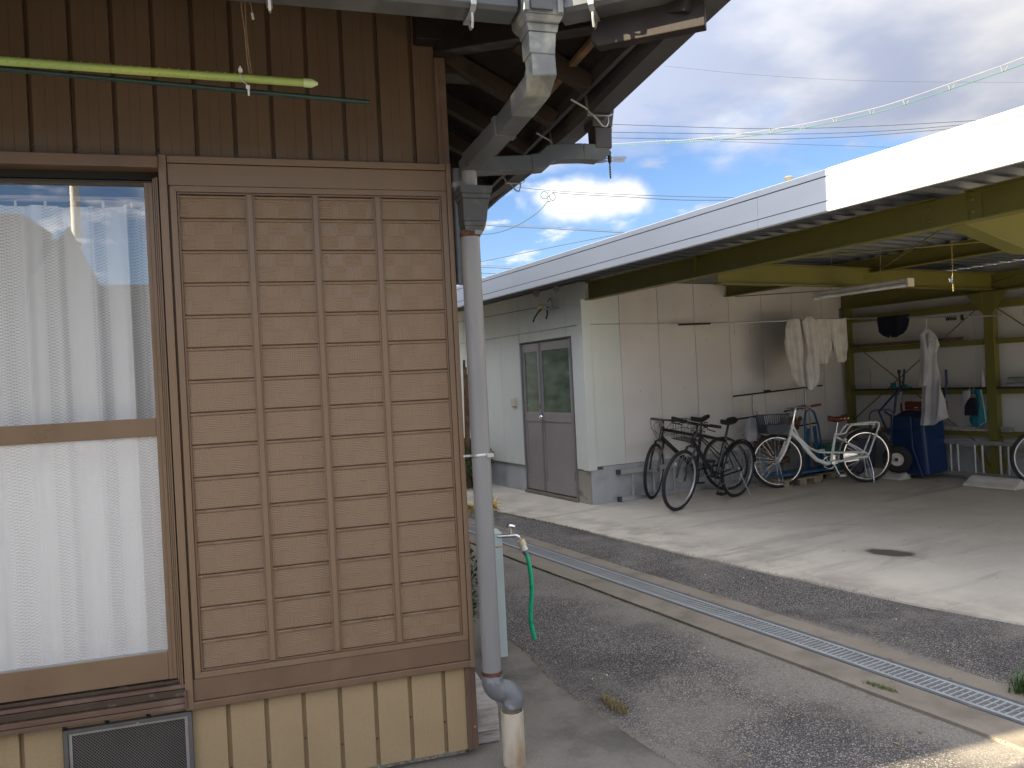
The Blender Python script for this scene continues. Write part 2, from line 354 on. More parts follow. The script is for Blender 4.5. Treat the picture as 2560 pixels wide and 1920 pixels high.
M['mesh'] = mat('dull mesh wire', (0.16, 0.15, 0.14), 0.6)
M['backing_black'] = mat('dark backing', (0.018, 0.017, 0.016), 0.9)

# weave relief of the shutter slats
def weave_material():
    m = mat('woven pattern slat', (0.222, 0.150, 0.096), 0.42, 0, 0.03, 3, stretch=(1, 1, 0.15), stain=(0.188, 0.125, 0.080), sts=5, stp=(0.5, 0.8)); t = m.node_tree; L = t.links; b = t.nodes['Principled BSDF']
    tc = t.nodes.new('ShaderNodeTexCoord'); s = t.nodes.new('ShaderNodeSeparateXYZ'); L.new(tc.outputs['Object'], s.inputs[0])
    oi = t.nodes.new('ShaderNodeObjectInfo')
    P = 0.064; PZ = 0.0553
    x = gmath(t, 'ADD', s.outputs[0], gmath(t, 'MULTIPLY', gmath(t, 'FLOOR', gmath(t, 'DIVIDE', gmath(t, 'SUBTRACT', s.outputs[2], 0.611), 0.1187)), 0.0205))
    z = gmath(t, 'SUBTRACT', s.outputs[2], 0.611)
    z = gmath(t, 'MULTIPLY', gmath(t, 'FRACT', gmath(t, 'DIVIDE', z, 0.1187)), 0.1187)
    par = gmath(t, 'MODULO', gmath(t, 'ADD', gmath(t, 'ADD', gmath(t, 'FLOOR', gmath(t, 'DIVIDE', x, P)), gmath(t, 'FLOOR', gmath(t, 'DIVIDE', z, PZ))), 400), 2)
    f = 2*PI/0.0064
    a = gmath(t, 'SINE', gmath(t, 'MULTIPLY', x, f)); c = gmath(t, 'SINE', gmath(t, 'MULTIPLY', z, f))
    h = gmath(t, 'ADD', gmath(t, 'MULTIPLY', a, par), gmath(t, 'MULTIPLY', c, gmath(t, 'SUBTRACT', 1.0, par)))
    bn = t.nodes.new('ShaderNodeBump'); bn.inputs['Strength'].default_value = 1.0; bn.inputs['Distance'].default_value = 0.00048
    L.new(h, bn.inputs['Height']); L.new(bn.outputs[0], b.inputs['Normal'])
    return m
M['weave'] = weave_material()

def glass_material(name, refl, rough=0.0, bump=0.0, bs=60, tint=(1, 1, 1)):
    m = bpy.data.materials.new(name); m.use_nodes = True; t = m.node_tree; t.nodes.clear(); L = t.links
    o = t.nodes.new('ShaderNodeOutputMaterial'); tr = t.nodes.new('ShaderNodeBsdfTransparent'); gl = t.nodes.new('ShaderNodeBsdfGlossy')
    tr.inputs[0].default_value = (*tint, 1); gl.inputs['Roughness'].default_value = rough
    fr = t.nodes.new('ShaderNodeLayerWeight'); fr.inputs[0].default_value = 0.5
    mr_ = t.nodes.new('ShaderNodeMapRange'); mr_.inputs['To Min'].default_value = refl; mr_.inputs['To Max'].default_value = 1.0; L.new(gmath(t, 'POWER', fr.outputs['Fresnel'], 1.0) if False else fr.outputs['Facing'], mr_.inputs['Value'])
    pw = gmath(t, 'POWER', fr.outputs['Facing'], 4.0); L.new(pw, mr_.inputs['Value'])
    mx_ = t.nodes.new('ShaderNodeMixShader'); L.new(mr_.outputs[0], mx_.inputs[0]); L.new(tr.outputs[0], mx_.inputs[1]); L.new(gl.outputs[0], mx_.inputs[2]); L.new(mx_.outputs[0], o.inputs[0])
    if bump:
        tc = t.nodes.new('ShaderNodeTexCoord'); n = t.nodes.new('ShaderNodeTexNoise'); n.inputs['Scale'].default_value = bs; n.inputs['Detail'].default_value = 3; L.new(tc.outputs['Object'], n.inputs['Vector'])
        bn = t.nodes.new('ShaderNodeBump'); bn.inputs['Distance'].default_value = bump; L.new(n.outputs[0], bn.inputs['Height']); L.new(bn.outputs[0], gl.inputs['Normal']); L.new(bn.outputs[0], fr.inputs['Normal'])
    return m
M['glass'] = glass_material('clear window glass', 0.15)

def frosted():
    m = bpy.data.materials.new('patterned obscure glass'); m.use_nodes = True; t = m.node_tree; t.nodes.clear(); L = t.links
    o = t.nodes.new('ShaderNodeOutputMaterial'); tr = t.nodes.new('ShaderNodeBsdfTransparent'); gl = t.nodes.new('ShaderNodeBsdfGlossy'); di = t.nodes.new('ShaderNodeBsdfDiffuse')
    di.inputs[0].default_value = (0.93, 0.94, 0.96, 1); gl.inputs['Roughness'].default_value = 0.22
    tc = t.nodes.new('ShaderNodeTexCoord'); n = t.nodes.new('ShaderNodeTexNoise'); n.inputs['Scale'].default_value = 70; n.inputs['Detail'].default_value = 4; n.inputs['Distortion'].default_value = 1.2; L.new(tc.outputs['Object'], n.inputs['Vector'])
    bn = t.nodes.new('ShaderNodeBump'); bn.inputs['Distance'].default_value = 0.004; L.new(n.outputs[0], bn.inputs['Height'])
    L.new(bn.outputs[0], gl.inputs['Normal']); L.new(bn.outputs[0], di.inputs['Normal'])
    a = t.nodes.new('ShaderNodeMixShader'); a.inputs[0].default_value = 0.24; L.new(tr.outputs[0], a.inputs[1]); L.new(di.outputs[0], a.inputs[2])
    b = t.nodes.new('ShaderNodeMixShader'); b.inputs[0].default_value = 0.13; L.new(a.outputs[0], b.inputs[1]); L.new(gl.outputs[0], b.inputs[2]); L.new(b.outputs[0], o.inputs[0])
    return m
M['frost'] = frosted()
M['glass_door'] = mat('door glass with painted reflection', (0.105, 0.150, 0.105), 0.18, 0, 0.35, 5, 0.0012, 120, stretch=(1, 0.5, 1.2), spec=0.8)  # opaque pane; a greenish reflection is painted into its base colour
def lace():
    m = bpy.data.materials.new('white lace'); m.use_nodes = True; t = m.node_tree; t.nodes.clear(); L = t.links
    o = t.nodes.new('ShaderNodeOutputMaterial'); tr = t.nodes.new('ShaderNodeBsdfTransparent'); di = t.nodes.new('ShaderNodeBsdfDiffuse'); tl = t.nodes.new('ShaderNodeBsdfTranslucent')
    di.inputs[0].default_value = (0.90, 0.92, 0.95, 1); tl.inputs[0].default_value = (0.8, 0.8, 0.78, 1)
    tc = t.nodes.new('ShaderNodeTexCoord'); s = t.nodes.new('ShaderNodeSeparateXYZ'); L.new(tc.outputs['UV'], s.inputs[0])
    col = gmath(t, 'FRACT', gmath(t, 'MULTIPLY', s.outputs[0], 7.0))
    band = gmath(t, 'GREATER_THAN', gmath(t, 'ABSOLUTE', gmath(t, 'SUBTRACT', col, 0.5)), 0.26)
    a = gmath(t, 'SINE', gmath(t, 'MULTIPLY', s.outputs[0], 2*PI*95)); odd = gmath(t, 'MULTIPLY', gmath(t, 'FLOOR', gmath(t, 'MULTIPLY', s.outputs[0], 95)), PI)
    b = gmath(t, 'SINE', gmath(t, 'ADD', gmath(t, 'MULTIPLY', s.outputs[1], 2*PI*90), odd))
    hole = gmath(t, 'MULTIPLY', gmath(t, 'GREATER_THAN', gmath(t, 'MULTIPLY', a, b), 0.25), band)
    f = gmath(t, 'MULTIPLY_ADD', hole, 0.34, 0.03)
    ds_ = t.nodes.new('ShaderNodeMixShader'); ds_.inputs[0].default_value = 0.08; L.new(di.outputs[0], ds_.inputs[1]); L.new(tl.outputs[0], ds_.inputs[2])
    mx_ = t.nodes.new('ShaderNodeMixShader'); L.new(f, mx_.inputs[0]); L.new(ds_.outputs[0], mx_.inputs[1]); L.new(tr.outputs[0], mx_.inputs[2]); L.new(mx_.outputs[0], o.inputs[0])
    return m
M['lace'] = lace()

# ground materials use the garage frame as object coordinates
def asphalt():
    m = bpy.data.materials.new('worn asphalt'); m.use_nodes = True; t = m.node_tree; L = t.links; b = t.nodes['Principled BSDF']
    tc = t.nodes.new('ShaderNodeTexCoord'); s = t.nodes.new('ShaderNodeSeparateXYZ'); L.new(tc.outputs['Object'], s.inputs[0])
    def nz(sc_, d=5, r_=0.55):
        n = t.nodes.new('ShaderNodeTexNoise'); n.inputs['Scale'].default_value = sc_; n.inputs['Detail'].default_value = d; n.inputs['Roughness'].default_value = r_; L.new(tc.outputs['Object'], n.inputs['Vector']); return n.outputs['Fac']
    def rg(x, a, b_, c=0, d=1, sm=True):
        n = t.nodes.new('ShaderNodeMapRange'); n.interpolation_type = 'SMOOTHSTEP' if sm else 'LINEAR'
        for k, v in zip(('From Min', 'From Max', 'To Min', 'To Max'), (a, b_, c, d)): n.inputs[k].default_value = v
        L.new(x, n.inputs['Value']); return n.outputs[0]
    def mx_(f, a, b_):
        n = t.nodes.new('ShaderNodeMix'); n.data_type = 'RGBA'
        for k, v in (('Factor', f), ('A', a), ('B', b_)):
            if isinstance(v, tuple): n.inputs[k].default_value = (*v, 1)
            elif isinstance(v, (int, float)): n.inputs[k].default_value = v
            else: L.new(v, n.inputs[k])
        return n.outputs['Result']
    big = nz(0.9); dk_n = rg(nz(0.75, 6, 0.6), 0.44, 0.60); c = mx_(rg(nz(2.2), 0.35, 0.65), (0.064, 0.058, 0.056), (0.100, 0.091, 0.087))
    vo = t.nodes.new('ShaderNodeTexVoronoi'); vo.inputs['Scale'].default_value = 250; L.new(tc.outputs['Object'], vo.inputs['Vector'])
    sc_ = t.nodes.new('ShaderNodeSeparateColor'); L.new(vo.outputs['Color'], sc_.inputs[0])
    c = mx_(rg(sc_.outputs[0], 0.62, 0.97, 0, 0.9), c, (0.50, 0.465, 0.44))
    c = mx_(rg(sc_.outputs[1], 0.55, 0.9, 0, 0.8), c, (0.030, 0.027, 0.027))
    c = mx_(gmath(t, 'MULTIPLY', dk_n, 0.42), c, (0.026, 0.024, 0.024))
    # fine dust washed against the two edges of the strip
    w_ = gmath(t, 'MULTIPLY_ADD', big, 1.0, -0.5)
    kx = s.outputs[0]
    e1 = rg(gmath(t, 'ADD', kx, gmath(t, 'MULTIPLY', w_, 1.5)), -2.42, -2.04)          # along the drain, camera side
    e1 = gmath(t, 'MULTIPLY', e1, gmath(t, 'LESS_THAN', kx, -1.8))
    e2 = rg(gmath(t, 'ADD', kx, gmath(t, 'MULTIPLY', w_, 0.9)), -2.98, -3.20)          # along the old concrete
    e3 = gmath(t, 'MULTIPLY', rg(gmath(t, 'ADD', kx, gmath(t, 'MULTIPLY', w_, 0.35)), -1.36, -1.50), gmath(t, 'GREATER_THAN', kx, -1.8))
    dust = gmath(t, 'MAXIMUM', gmath(t, 'MAXIMUM', e1, e2), e3)
    patch = rg(nz(1.15, 6, 0.6), 0.50, 0.66, 0, 0.62)
    dust = gmath(t, 'MAXIMUM', gmath(t, 'MULTIPLY', dust, 0.8), patch)
    dust = gmath(t, 'MULTIPLY', dust, rg(nz(60, 3), 0.25, 0.6, 0.45, 1))
    c = mx_(dust, c, (0.245, 0.222, 0.192))
    L.new(c, b.inputs['Base Color']); b.inputs['Roughness'].default_value = 0.85; b.inputs['Specular IOR Level'].default_value = 0.3
    bn = t.nodes.new('ShaderNodeBump'); bn.inputs['Distance'].default_value = 0.0035
    h = gmath(t, 'ADD', nz(210, 2), gmath(t, 'MULTIPLY', sc_.outputs[0], 0.35))
    L.new(h, bn.inputs['Height']); L.new(bn.outputs[0], b.inputs['Normal'])
    return m
M['asphalt'] = asphalt()
def concrete(name, base, dark, light, kind):
    m = bpy.data.materials.new(name); m.use_nodes = True; t = m.node_tree; L = t.links; b = t.nodes['Principled BSDF']
    tc = t.nodes.new('ShaderNodeTexCoord'); s = t.nodes.new('ShaderNodeSeparateXYZ'); L.new(tc.outputs['Object'], s.inputs[0])
    def nz(sc_, d=5, r_=0.55, st=None, dis=0.0):
        v = tc.outputs['Object']
        if st:
            mp = t.nodes.new('ShaderNodeMapping'); mp.inputs['Scale'].default_value = st[:3]; mp.inputs['Rotation'].default_value = (0, 0, st[3]); L.new(v, mp.inputs['Vector']); v = mp.outputs[0]
        n = t.nodes.new('ShaderNodeTexNoise'); n.inputs['Scale'].default_value = sc_; n.inputs['Detail'].default_value = d; n.inputs['Roughness'].default_value = r_; n.inputs['Distortion'].default_value = dis; L.new(v, n.inputs['Vector']); return n.outputs['Fac']
    def rg(x, a, b_, c=0, d=1):
        n = t.nodes.new('ShaderNodeMapRange'); n.interpolation_type = 'SMOOTHSTEP'
        for k, v in zip(('From Min', 'From Max', 'To Min', 'To Max'), (a, b_, c, d)): n.inputs[k].default_value = v
        L.new(x, n.inputs['Value']); return n.outputs[0]
    def mx_(f, a, b_):
        n = t.nodes.new('ShaderNodeMix'); n.data_type = 'RGBA'
        for k, v in (('Factor', f), ('A', a), ('B', b_)):
            if isinstance(v, tuple): n.inputs[k].default_value = (*v, 1)
            elif isinstance(v, (int, float)): n.inputs[k].default_value = v
            else: L.new(v, n.inputs[k])
        return n.outputs['Result']
    c = mx_(rg(nz(1.6, 7, 0.6), 0.35, 0.65), base, tuple(x*1.14 for x in base))
    if kind == 'slab':
        tr1 = rg(nz(1.0, 6, 0.62, (0.5, 2.6, 1, 0.5), 0.6), 0.52, 0.70)          # tyre scuffs sweeping in
        c = mx_(gmath(t, 'MULTIPLY', tr1, 0.55), c, dark)
        edge = rg(gmath(t, 'ADD', s.outputs[0], gmath(t, 'MULTIPLY_ADD', nz(0.8, 5), 1.4, -0.7)), 0.05, -0.75)
        c = mx_(gmath(t, 'MULTIPLY', edge, rg(nz(2.2, 6, 0.65), 0.38, 0.62, 0.1, 0.7)), c, tuple(x*0.9 for x in dark))
        c = mx_(gmath(t, 'MULTIPLY', rg(nz(3.2, 7, 0.65, (0.6, 2.2, 1, 0.4), 1.2), 0.56, 0.70), 0.55), c, light)
        # soft oil patch
        ox = gmath(t, 'DIVIDE', gmath(t, 'ADD', gmath(t, 'SUBTRACT', s.outputs[0], 0.385), gmath(t, 'MULTIPLY', gmath(t, 'ADD', s.outputs[1], 3.575), 0.35)), 0.115)
        oy = gmath(t, 'DIVIDE', gmath(t, 'SUBTRACT', gmath(t, 'ADD', s.outputs[1], 3.575), gmath(t, 'MULTIPLY', gmath(t, 'SUBTRACT', s.outputs[0], 0.385), 0.35)), 0.19)
        rr = gmath(t, 'ADD', gmath(t, 'SQRT', gmath(t, 'ADD', gmath(t, 'MULTIPLY', ox, ox), gmath(t, 'MULTIPLY', oy, oy))), gmath(t, 'MULTIPLY_ADD', nz(9, 5), 0.8, -0.4))
        c = mx_(rg(rr, 1.9, 0.9, 0, 0.30), c, (0.10, 0.09, 0.07)); c = mx_(rg(rr, 1.20, 0.80, 0, 0.92), c, (0.045, 0.036, 0.025))
    elif kind == 'apron':
        c = mx_(rg(nz(1.15, 6, 0.62), 0.42, 0.62), c, dark)
        c = mx_(rg(nz(2.3, 6, 0.6), 0.60, 0.74, 0, 0.7), c, light)
    else:
        c = mx_(rg(nz(4, 6), 0.45, 0.7, 0, 0.7), c, dark)
    c = mx_(rg(nz(140, 2), 0.3, 0.7, 0, 0.28), c, dark)
    L.new(c, b.inputs['Base Color']); b.inputs['Roughness'].default_value = 0.85; b.inputs['Specular IOR Level'].default_value = 0.3
    bn = t.nodes.new('ShaderNodeBump'); bn.inputs['Distance'].default_value = 0.0015 if kind != 'apron' else 0.0025
    L.new(nz(130, 4), bn.inputs['Height']); L.new(bn.outputs[0], b.inputs['Normal'])
    return m
M['slab'] = concrete('garage floor concrete', (0.56, 0.51, 0.43), (0.29, 0.26, 0.225), (0.70, 0.655, 0.56), 'slab')
M['apron'] = concrete('stained apron concrete', (0.20, 0.184, 0.160), (0.080, 0.074, 0.067), (0.36, 0.33, 0.285), 'apron')
M['kerb'] = concrete('drain kerb concrete', (0.21, 0.183, 0.150), (0.13, 0.112, 0.092), (0.45, 0.42, 0.36), 'kerb')

# ================================================================== GROUND
mb = MB(); mb.add([(-300, -300, -0.020), (300, -300, -0.020), (300, 300, -0.020), (-300, 300, -0.020)], [(0, 1, 2, 3)])
struct('ground', mb, mat('far ground', (0.30, 0.28, 0.24), 0.9, 0, 0.2, 0.5), KF)
mb = MB(); mb.add([(-3.9, -14, -0.012), (-0.1, -14, -0.012), (-0.1, 14, -0.012), (-3.9, 14, -0.012)], [(0, 1, 2, 3)])
struct('asphalt_driveway', mb, M['asphalt'], KF)
# old concrete round the house, its edge a little uneven
ed = [(-3.20, -9), (-3.17, -5.2), (-3.15, -4.6), (-3.12, -4.2), (-3.02, -3.75), (-2.99, -3.4), (-2.96, -2.6), (-2.95, 0), (-2.95, 14)]
mb = MB(); vs = [(x, y, -0.003) for x, y in ed] + [(-16, 14, -0.003), (-16, -9, -0.003)]
mb.add(vs + [(x, y, -0.05) for x, y, z in vs], [tuple(range(len(vs)))] + [(i, i+1, len(vs)+i+1, len(vs)+i) for i in range(len(ed)-1)])
struct('concrete_apron', mb, M['apron'], KF)
# garage slab with a slightly curved front edge
ed = [(-1.25, 6), (-1.06, 1.0), (-1.02, 0.4), (-0.93, -0.6), (-0.885, -1.3), (-0.828, -2.6), (-0.75, -3.6), (-0.665, -4.5), (-0.545, -5.06), (-0.45, -5.6), (-0.2, -7), (0.2, -12)]
mb = MB(); vs = [(x, y, 0.0) for x, y in ed] + [(12, -12, 0.0), (12, 6, 0.0)]
mb.add(vs + [(x-0.01, y, -0.05) for x, y, z in vs], [tuple(range(len(vs)))] + [(i, i+1, len(vs)+i+1, len(vs)+i) for i in range(len(ed)-1)])
struct('garage_floor', mb, M['slab'], KF)
# drain: kerbs, frame, grates
for (a, b_) in ((-2.005, -1.815), (-1.605, -1.465)):
    mb = MB()
    n = 60; L0, L1 = [], []
    for i in range(n+1):
        y = 8 - 18*i/n; L0.append((a + random.uniform(-.006, .006), y)); L1.append((b_ + (random.uniform(-.006, .006) if b_ > -1.5 else 0), y))
    vs = [(x, y, 0.003) for x, y in L0] + [(x, y, 0.003) for x, y in L1] + [(x, y, -0.05) for x, y in L0] + [(x, y, -0.05) for x, y in L1]
    k = n+1
    mb.add(vs, [(i, i+1, k+i+1, k+i) for i in range(n)] + [(2*k+i, 2*k+i+1, i+1, i) for i in range(n)] + [(k+i, k+i+1, 3*k+i+1, 3*k+i) for i in range(n)])
    struct('drain_kerb', mb, M['kerb'], KF)
mb = MB(); mb.box(-1.812, -1.608, -10, 8, -0.19, -0.18); struct('drain_bottom', mb, mat('drain silt', (0.09, 0.085, 0.075), 0.9), KF)
dr = thing('drain_grating', 'long galvanised steel drain grating running diagonally across the asphalt', 'grating', KF, (-1.71, -2, 0))
mb = MB()
mb.box(-1.813, -1.792, -10, 8, -0.06, 0.006).box(-1.628, -1.607, -10, 8, -0.06, 0.006)
build('frame', mb, M['grate_frame'], dr)
mb = MB()
y0 = -9.0
for k in range(33): 
    y = y0 + k*0.0303; mb.box(-1.772, -1.648, y-0.0045, y+0.0045, -0.024, 0.0035)
mb.box(-1.790, -1.769, y0-.015, y0+.982, -0.03, 0.0045).box(-1.651, -1.630, y0-.015, y0+.982, -0.03, 0.0045)
for x in (-1.735, -1.685): mb.box(x-.003, x+.003, y0-.015, y0+.98, -0.03, -0.004)
g0 = build('grate_panel', mb, M['grate'], dr)
for i in range(1, 15): copyinto(g0, dr, (0, i*1.0, 0))

# ================================================================== HOUSE
house = thing('house', 'brown metal clad Japanese house corner with deep wooden eaves', 'house', HF, (0, 0, 0))
mb = MB(); mb.box(-3.3, -0.02, 0.05, 0.14, 0.40, 0.47); mb.box(-1.03, -0.02, 0.05, 0.14, 0.03, 3.16); mb.box(-3.3, -1.03, 0.05, 0.14, 0.03, 0.44)
mb.box(-3.3, -1.03, 0.05, 0.14, 2.30, 3.16); mb.box(-3.3, -2.9, 0.05, 0.14, 0.4, 2.3); mb.box(-0.12, -0.02, 0.14, 9.8, 0.03, 3.0); mb.box(-3.3, -3.25, 0.14, 7, 0.03, 3.0); mb.box(-3.3, -0.02, 7, 7.1, 0.03, 3.0)
build('wall', mb, M['backing_black'], house)
mb = MB(); mb.box(-3.3, -0.03, 0.062, 0.2, -0.05, 0.03); mb.box(-0.15, -0.03, 0.2, 7, -0.05, 0.03); build('footing', mb, M['pebble'], house)
# siding boards with a groove between each two; each board is one piece
YS = 0.018
def pan(x0, x1, z0, z1, nm, m, cr=.0012):
    mb = MB(); c = (x0+x1)/2; d = YS
    w1 = x0 + (x1-x0)*0.36; w2 = x0 + (x1-x0)*0.62
    pr = [(x0-.0010, d+.021), (x0, d), (x0+.004, d), (w1-.002, d), (w1, d-cr), (w1+.003, d), (w2-.001, d), (w2, d+cr), (w2+.002, d), (x1-.004, d), (x1, d), (x1+.0010, d+.021)]
    mb.strip(pr, 'z', z0, z1)
    return build(nm, mb, m, house)
def groove(x0, x1, z0, z1, m):
    mb = MB(); mb.strip([(x0-.002, YS+.0185), (x0+.003, YS+.018), (x1-.003, YS+.018), (x1+.002, YS+.0185)], 'z', z0, z1); return mb
ups = [-1.476+0.1345*k for k in range(-13, 12)]
gm = MB(); gl = MB()
ribU = [x for x in ups if x < -0.05]
ribU = [x for x in ribU if x > -3.3]
for i, x in enumerate(ribU):
    x1 = (ribU[i+1] if i+1 < len(ribU) else -0.030); top = 3.16
    pan(x+0.016, x1, 2.34, top, 'siding_board', M['siding_up'])
    gm.add(groove(x, x+0.016, 2.34, top, None).v, groove(x, x+0.016, 2.34, top, None).f)
build('groove_strip', gm, M['siding_up'], house)
for i, x in enumerate(ribU):
    if x < -1.55: continue
    mb = MB(); Mx = Matrix.Translation((x+0.008, YS+0.017, 2.408)) @ Matrix.Rotation(PI/2, 4, 'X')
    mb.lathe([(0.0045, -0.001), (0.0045, 0.002), (0.003, 0.004)], Mx, 8); build('screw', mb, M['trim'], house, smooth=True)
low = [-0.931+0.1345*k for k in range(-17, 7)]
gm = MB()
for i, x in enumerate(low):
    x1 = (low[i+1] if i+1 < len(low) else -0.030)
    pan(x+0.016, x1, 0.03, 0.43, 'siding_board', M['siding_lo'], .0005)
    g = groove(x, x+0.016, 0.03, 0.43, None); gm.add(g.v, g.f)
build('groove_strip', gm, M['siding_lo'], house)
rnd = random.Random(3)
for i, x in enumerate(low):
    if x < -1.7 or x > -0.05: continue
    mb = MB(); mb.lathe([(0.0032, -0.001), (0.0032, 0.0015), (0.002, 0.0025)], Matrix.Translation((x+0.008, YS+0.017, 0.13 + rnd.uniform(-.02, .06))) @ Matrix.Rotation(PI/2, 4, 'X'), 8); build('screw', mb, M['rust'], house, smooth=True)
# side wall cladding, seen from a step to the side
for i in range(50):
    y = 0.055 + i*0.1345; mb = MB(); mb.strip([(0.0, y+.002), (0.012, y+.004), (0.012, y+.118), (0.0, y+.120)], 'z', 0.03, 3.0)
    if i < 30: build('siding_board', mb, M['siding_up'], house)
mb = MB(); mb.prism([(-.030, YS-.012), (.013, YS-.012), (.013, .055), (-.002, .055), (-.002, .03), (-.030, .03)], 'z', 0.03, 2.805); build('corner_trim', mb, M['trim'], house, bevel=.002)
mb = MB(); mb.box(-.012, -.007, YS-.0145, YS-.011, 0.03, 2.80); build('trim_bead', mb, M['trim'], house)
mb = MB(); mb.lathe([(0.005, 0), (0.005, 0.002), (0.002, 0.004)], Matrix.Translation((0.0, YS-.012, 0.12)) @ Matrix.Rotation(PI/2, 4, 'X'), 8); build('screw', mb, M['rust_orange'], house)

# --- shutter box
def part_boxes(name, boxes, m, parent, **k):
    mb = MB()
    for b_ in boxes: mb.box(*b_)
    return build(name, mb, m, parent, **k)
sb = part_boxes('shutter_box', [(-1.058, 0.008, 0.016, 0.05, 0.372, 2.372)], M['box_dark'], house)
sb['label'] = 'tall brown aluminium shutter box with rows of woven pattern slats'
part_boxes('top_strip', [(-1.034, -0.008, -0.004, 0.02, 2.352, 2.377)], M['box'], sb, bevel=.002)
part_boxes('top_board', [(-1.034, -0.008, 0.000, 0.02, 2.270, 2.3492)], M['box'], sb, bevel=.002)
part_boxes('bottom_board', [(-1.036, -0.010, 0.000, 0.02, 0.394, 0.4735)], M['box_dark'], sb, bevel=.002)
part_boxes('bottom_lip', [(-1.060, 0.000, -0.008, 0.02, 0.366, 0.3925)], M['box_dark'], sb, bevel=.003)
part_boxes('side_stile', [(-1.063, -1.036, -0.010, 0.05, 0.3665, 2.380)], M['box'], sb, bevel=.003)
part_boxes('side_stile', [(-0.007, 0.0125, -0.010, 0.05, 0.362, 2.3785)], M['box'], sb, bevel=.003)
def mitred(name, x0, x1, z0, z1, wd, yo, yi, m, par):
    # four sided frame, outer face flat then stepping in
    for side in range(4):
        mb = MB()
        O = [(x0, z0), (x1, z0), (x1, z1), (x0, z1)]; I = [(x0+wd, z0+wd), (x1-wd, z0+wd), (x1-wd, z1-wd), (x0+wd, z1-wd)]
        a, b_ = side, (side+1) % 4; g = 0.0004
        q = [O[a], O[b_], I[b_], I[a]]
        mb.add([(p[0], yo, p[1]) for p in q] + [(p[0], yi, p[1]) for p in q], [(0, 1, 2, 3), (7, 6, 5, 4), (0, 4, 5, 1), (1, 5, 6, 2), (2, 6, 7, 3), (3, 7, 4, 0)])
        build(name, mb, m, par, bevel=.0012)
mitred('panel_frame', -1.0285, -0.0095, 0.4755, 2.2680, 0.021, -0.004, 0.018, M['box'], sb)
mitred('panel_frame', -1.0065, -0.0315, 0.4975, 2.2460, 0.007, 0.001, 0.018, M['box_dark'], sb)
for x in (-0.7560, -0.5195, -0.2835):
    mb = MB(); mb.prism([(x-.0160, .013), (x-.0160, .005), (x-.0100, .005), (x-.0090, -.005), (x+.0090, -.005), (x+.0100, .005), (x+.0160, .005), (x+.0160, .013)], 'z', 0.5045, 2.2390)
    build('mullion', mb, M['box'], sb, bevel=.001)
cols = [(-0.9995, -0.7720), (-0.7400, -0.5355), (-0.5035, -0.2995), (-0.2675, -0.0385)]
rows = [0.611 + 0.1187*k for k in range(14)]
for (xa, xb) in cols:
    for r_ in range(15):
        zb = 0.5045 if r_ == 0 else rows[r_-1]; zt = rows[r_] if r_ < 14 else 2.2390
        if zt - zb < 0.02: continue
        mb = MB(); e = random.uniform(-.0003, .0003)
        mb.prism([(.018, zb+.0008), (.0100+e, zb+.0008), (.0085+e, zb+.003), (.0095+e, zt-.016), (.0105+e, zt-.0135), (.0050+e, zt-.0118), (.0045+e, zt-.0055), (.0065+e, zt-.0038), (.018, zt-.0038)], 'x', xa, xb)
        build('slat', mb, M['weave'], sb)

# --- sliding window
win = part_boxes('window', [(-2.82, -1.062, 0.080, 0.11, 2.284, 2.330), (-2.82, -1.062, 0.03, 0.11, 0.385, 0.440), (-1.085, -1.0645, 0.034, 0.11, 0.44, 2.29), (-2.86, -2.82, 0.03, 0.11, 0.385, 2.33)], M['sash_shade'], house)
win['label'] = 'sliding window with clear glass above and obscure glass below its middle rail'
part_boxes('header_cover', [(-2.9, -1.0620, -0.030, 0.045, 2.3255, 2.3665)], M['box_dark'], win, bevel=.002)
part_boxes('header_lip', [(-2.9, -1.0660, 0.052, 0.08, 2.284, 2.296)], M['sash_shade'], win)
for i, (x, y) in enumerate(((-1.0715, 0.006), (-1.0790, 0.016), (-1.0865, 0.024))):
    part_boxes('jamb_track', [(x-.0028, x+.0028, y, 0.06, 0.446+i*.004, 2.300)], M['sash'], win, bevel=.001)
part_boxes('sash_stile', [(-1.1185, -1.0905, 0.026, 0.058, 0.4785, 2.284)], M['sash'], win, bevel=.002)
part_boxes('stile_bead', [(-1.1080, -1.1050, 0.0235, 0.03, 0.4785, 2.284)], M['sash'], win)
part_boxes('middle_rail', [(-2.8, -1.1190, 0.028, 0.058, 1.3635, 1.4300)], M['sash'], win, bevel=.002)
part_boxes('bottom_rail', [(-2.8, -1.1190, 0.027, 0.058, 0.4790, 0.5800)], M['sash'], win, bevel=.002)
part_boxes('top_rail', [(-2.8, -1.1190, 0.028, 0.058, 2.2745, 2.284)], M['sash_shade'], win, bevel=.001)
part_boxes('pane', [(-2.8, -1.1187, 0.043, 0.0435, 1.430, 2.2745)], M['glass'], win)
part_boxes('pane', [(-2.8, -1.1187, 0.043, 0.0435, 0.580, 1.3635)], M['frost'], win)
part_boxes('glazing_gasket', [(-2.8, -1.1187, 0.0300, 0.042, 0.580, 0.5835)], M['steel'], win)
for i, (za, zb, y) in enumerate(((0.4620, 0.4740, 0.018), (0.4460, 0.4585, 0.004), (0.4200, 0.4440, -0.002), (0.3990, 0.4170, -0.014), (0.3820, 0.3970, -0.020))):
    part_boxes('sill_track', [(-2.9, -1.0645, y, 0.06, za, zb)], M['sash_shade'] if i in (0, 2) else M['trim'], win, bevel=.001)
part_boxes('sill_end_cap', [(-1.0642, -1.0570, -0.024, 0.03, 0.376, 0.444)], M['trim'], win, bevel=.001)
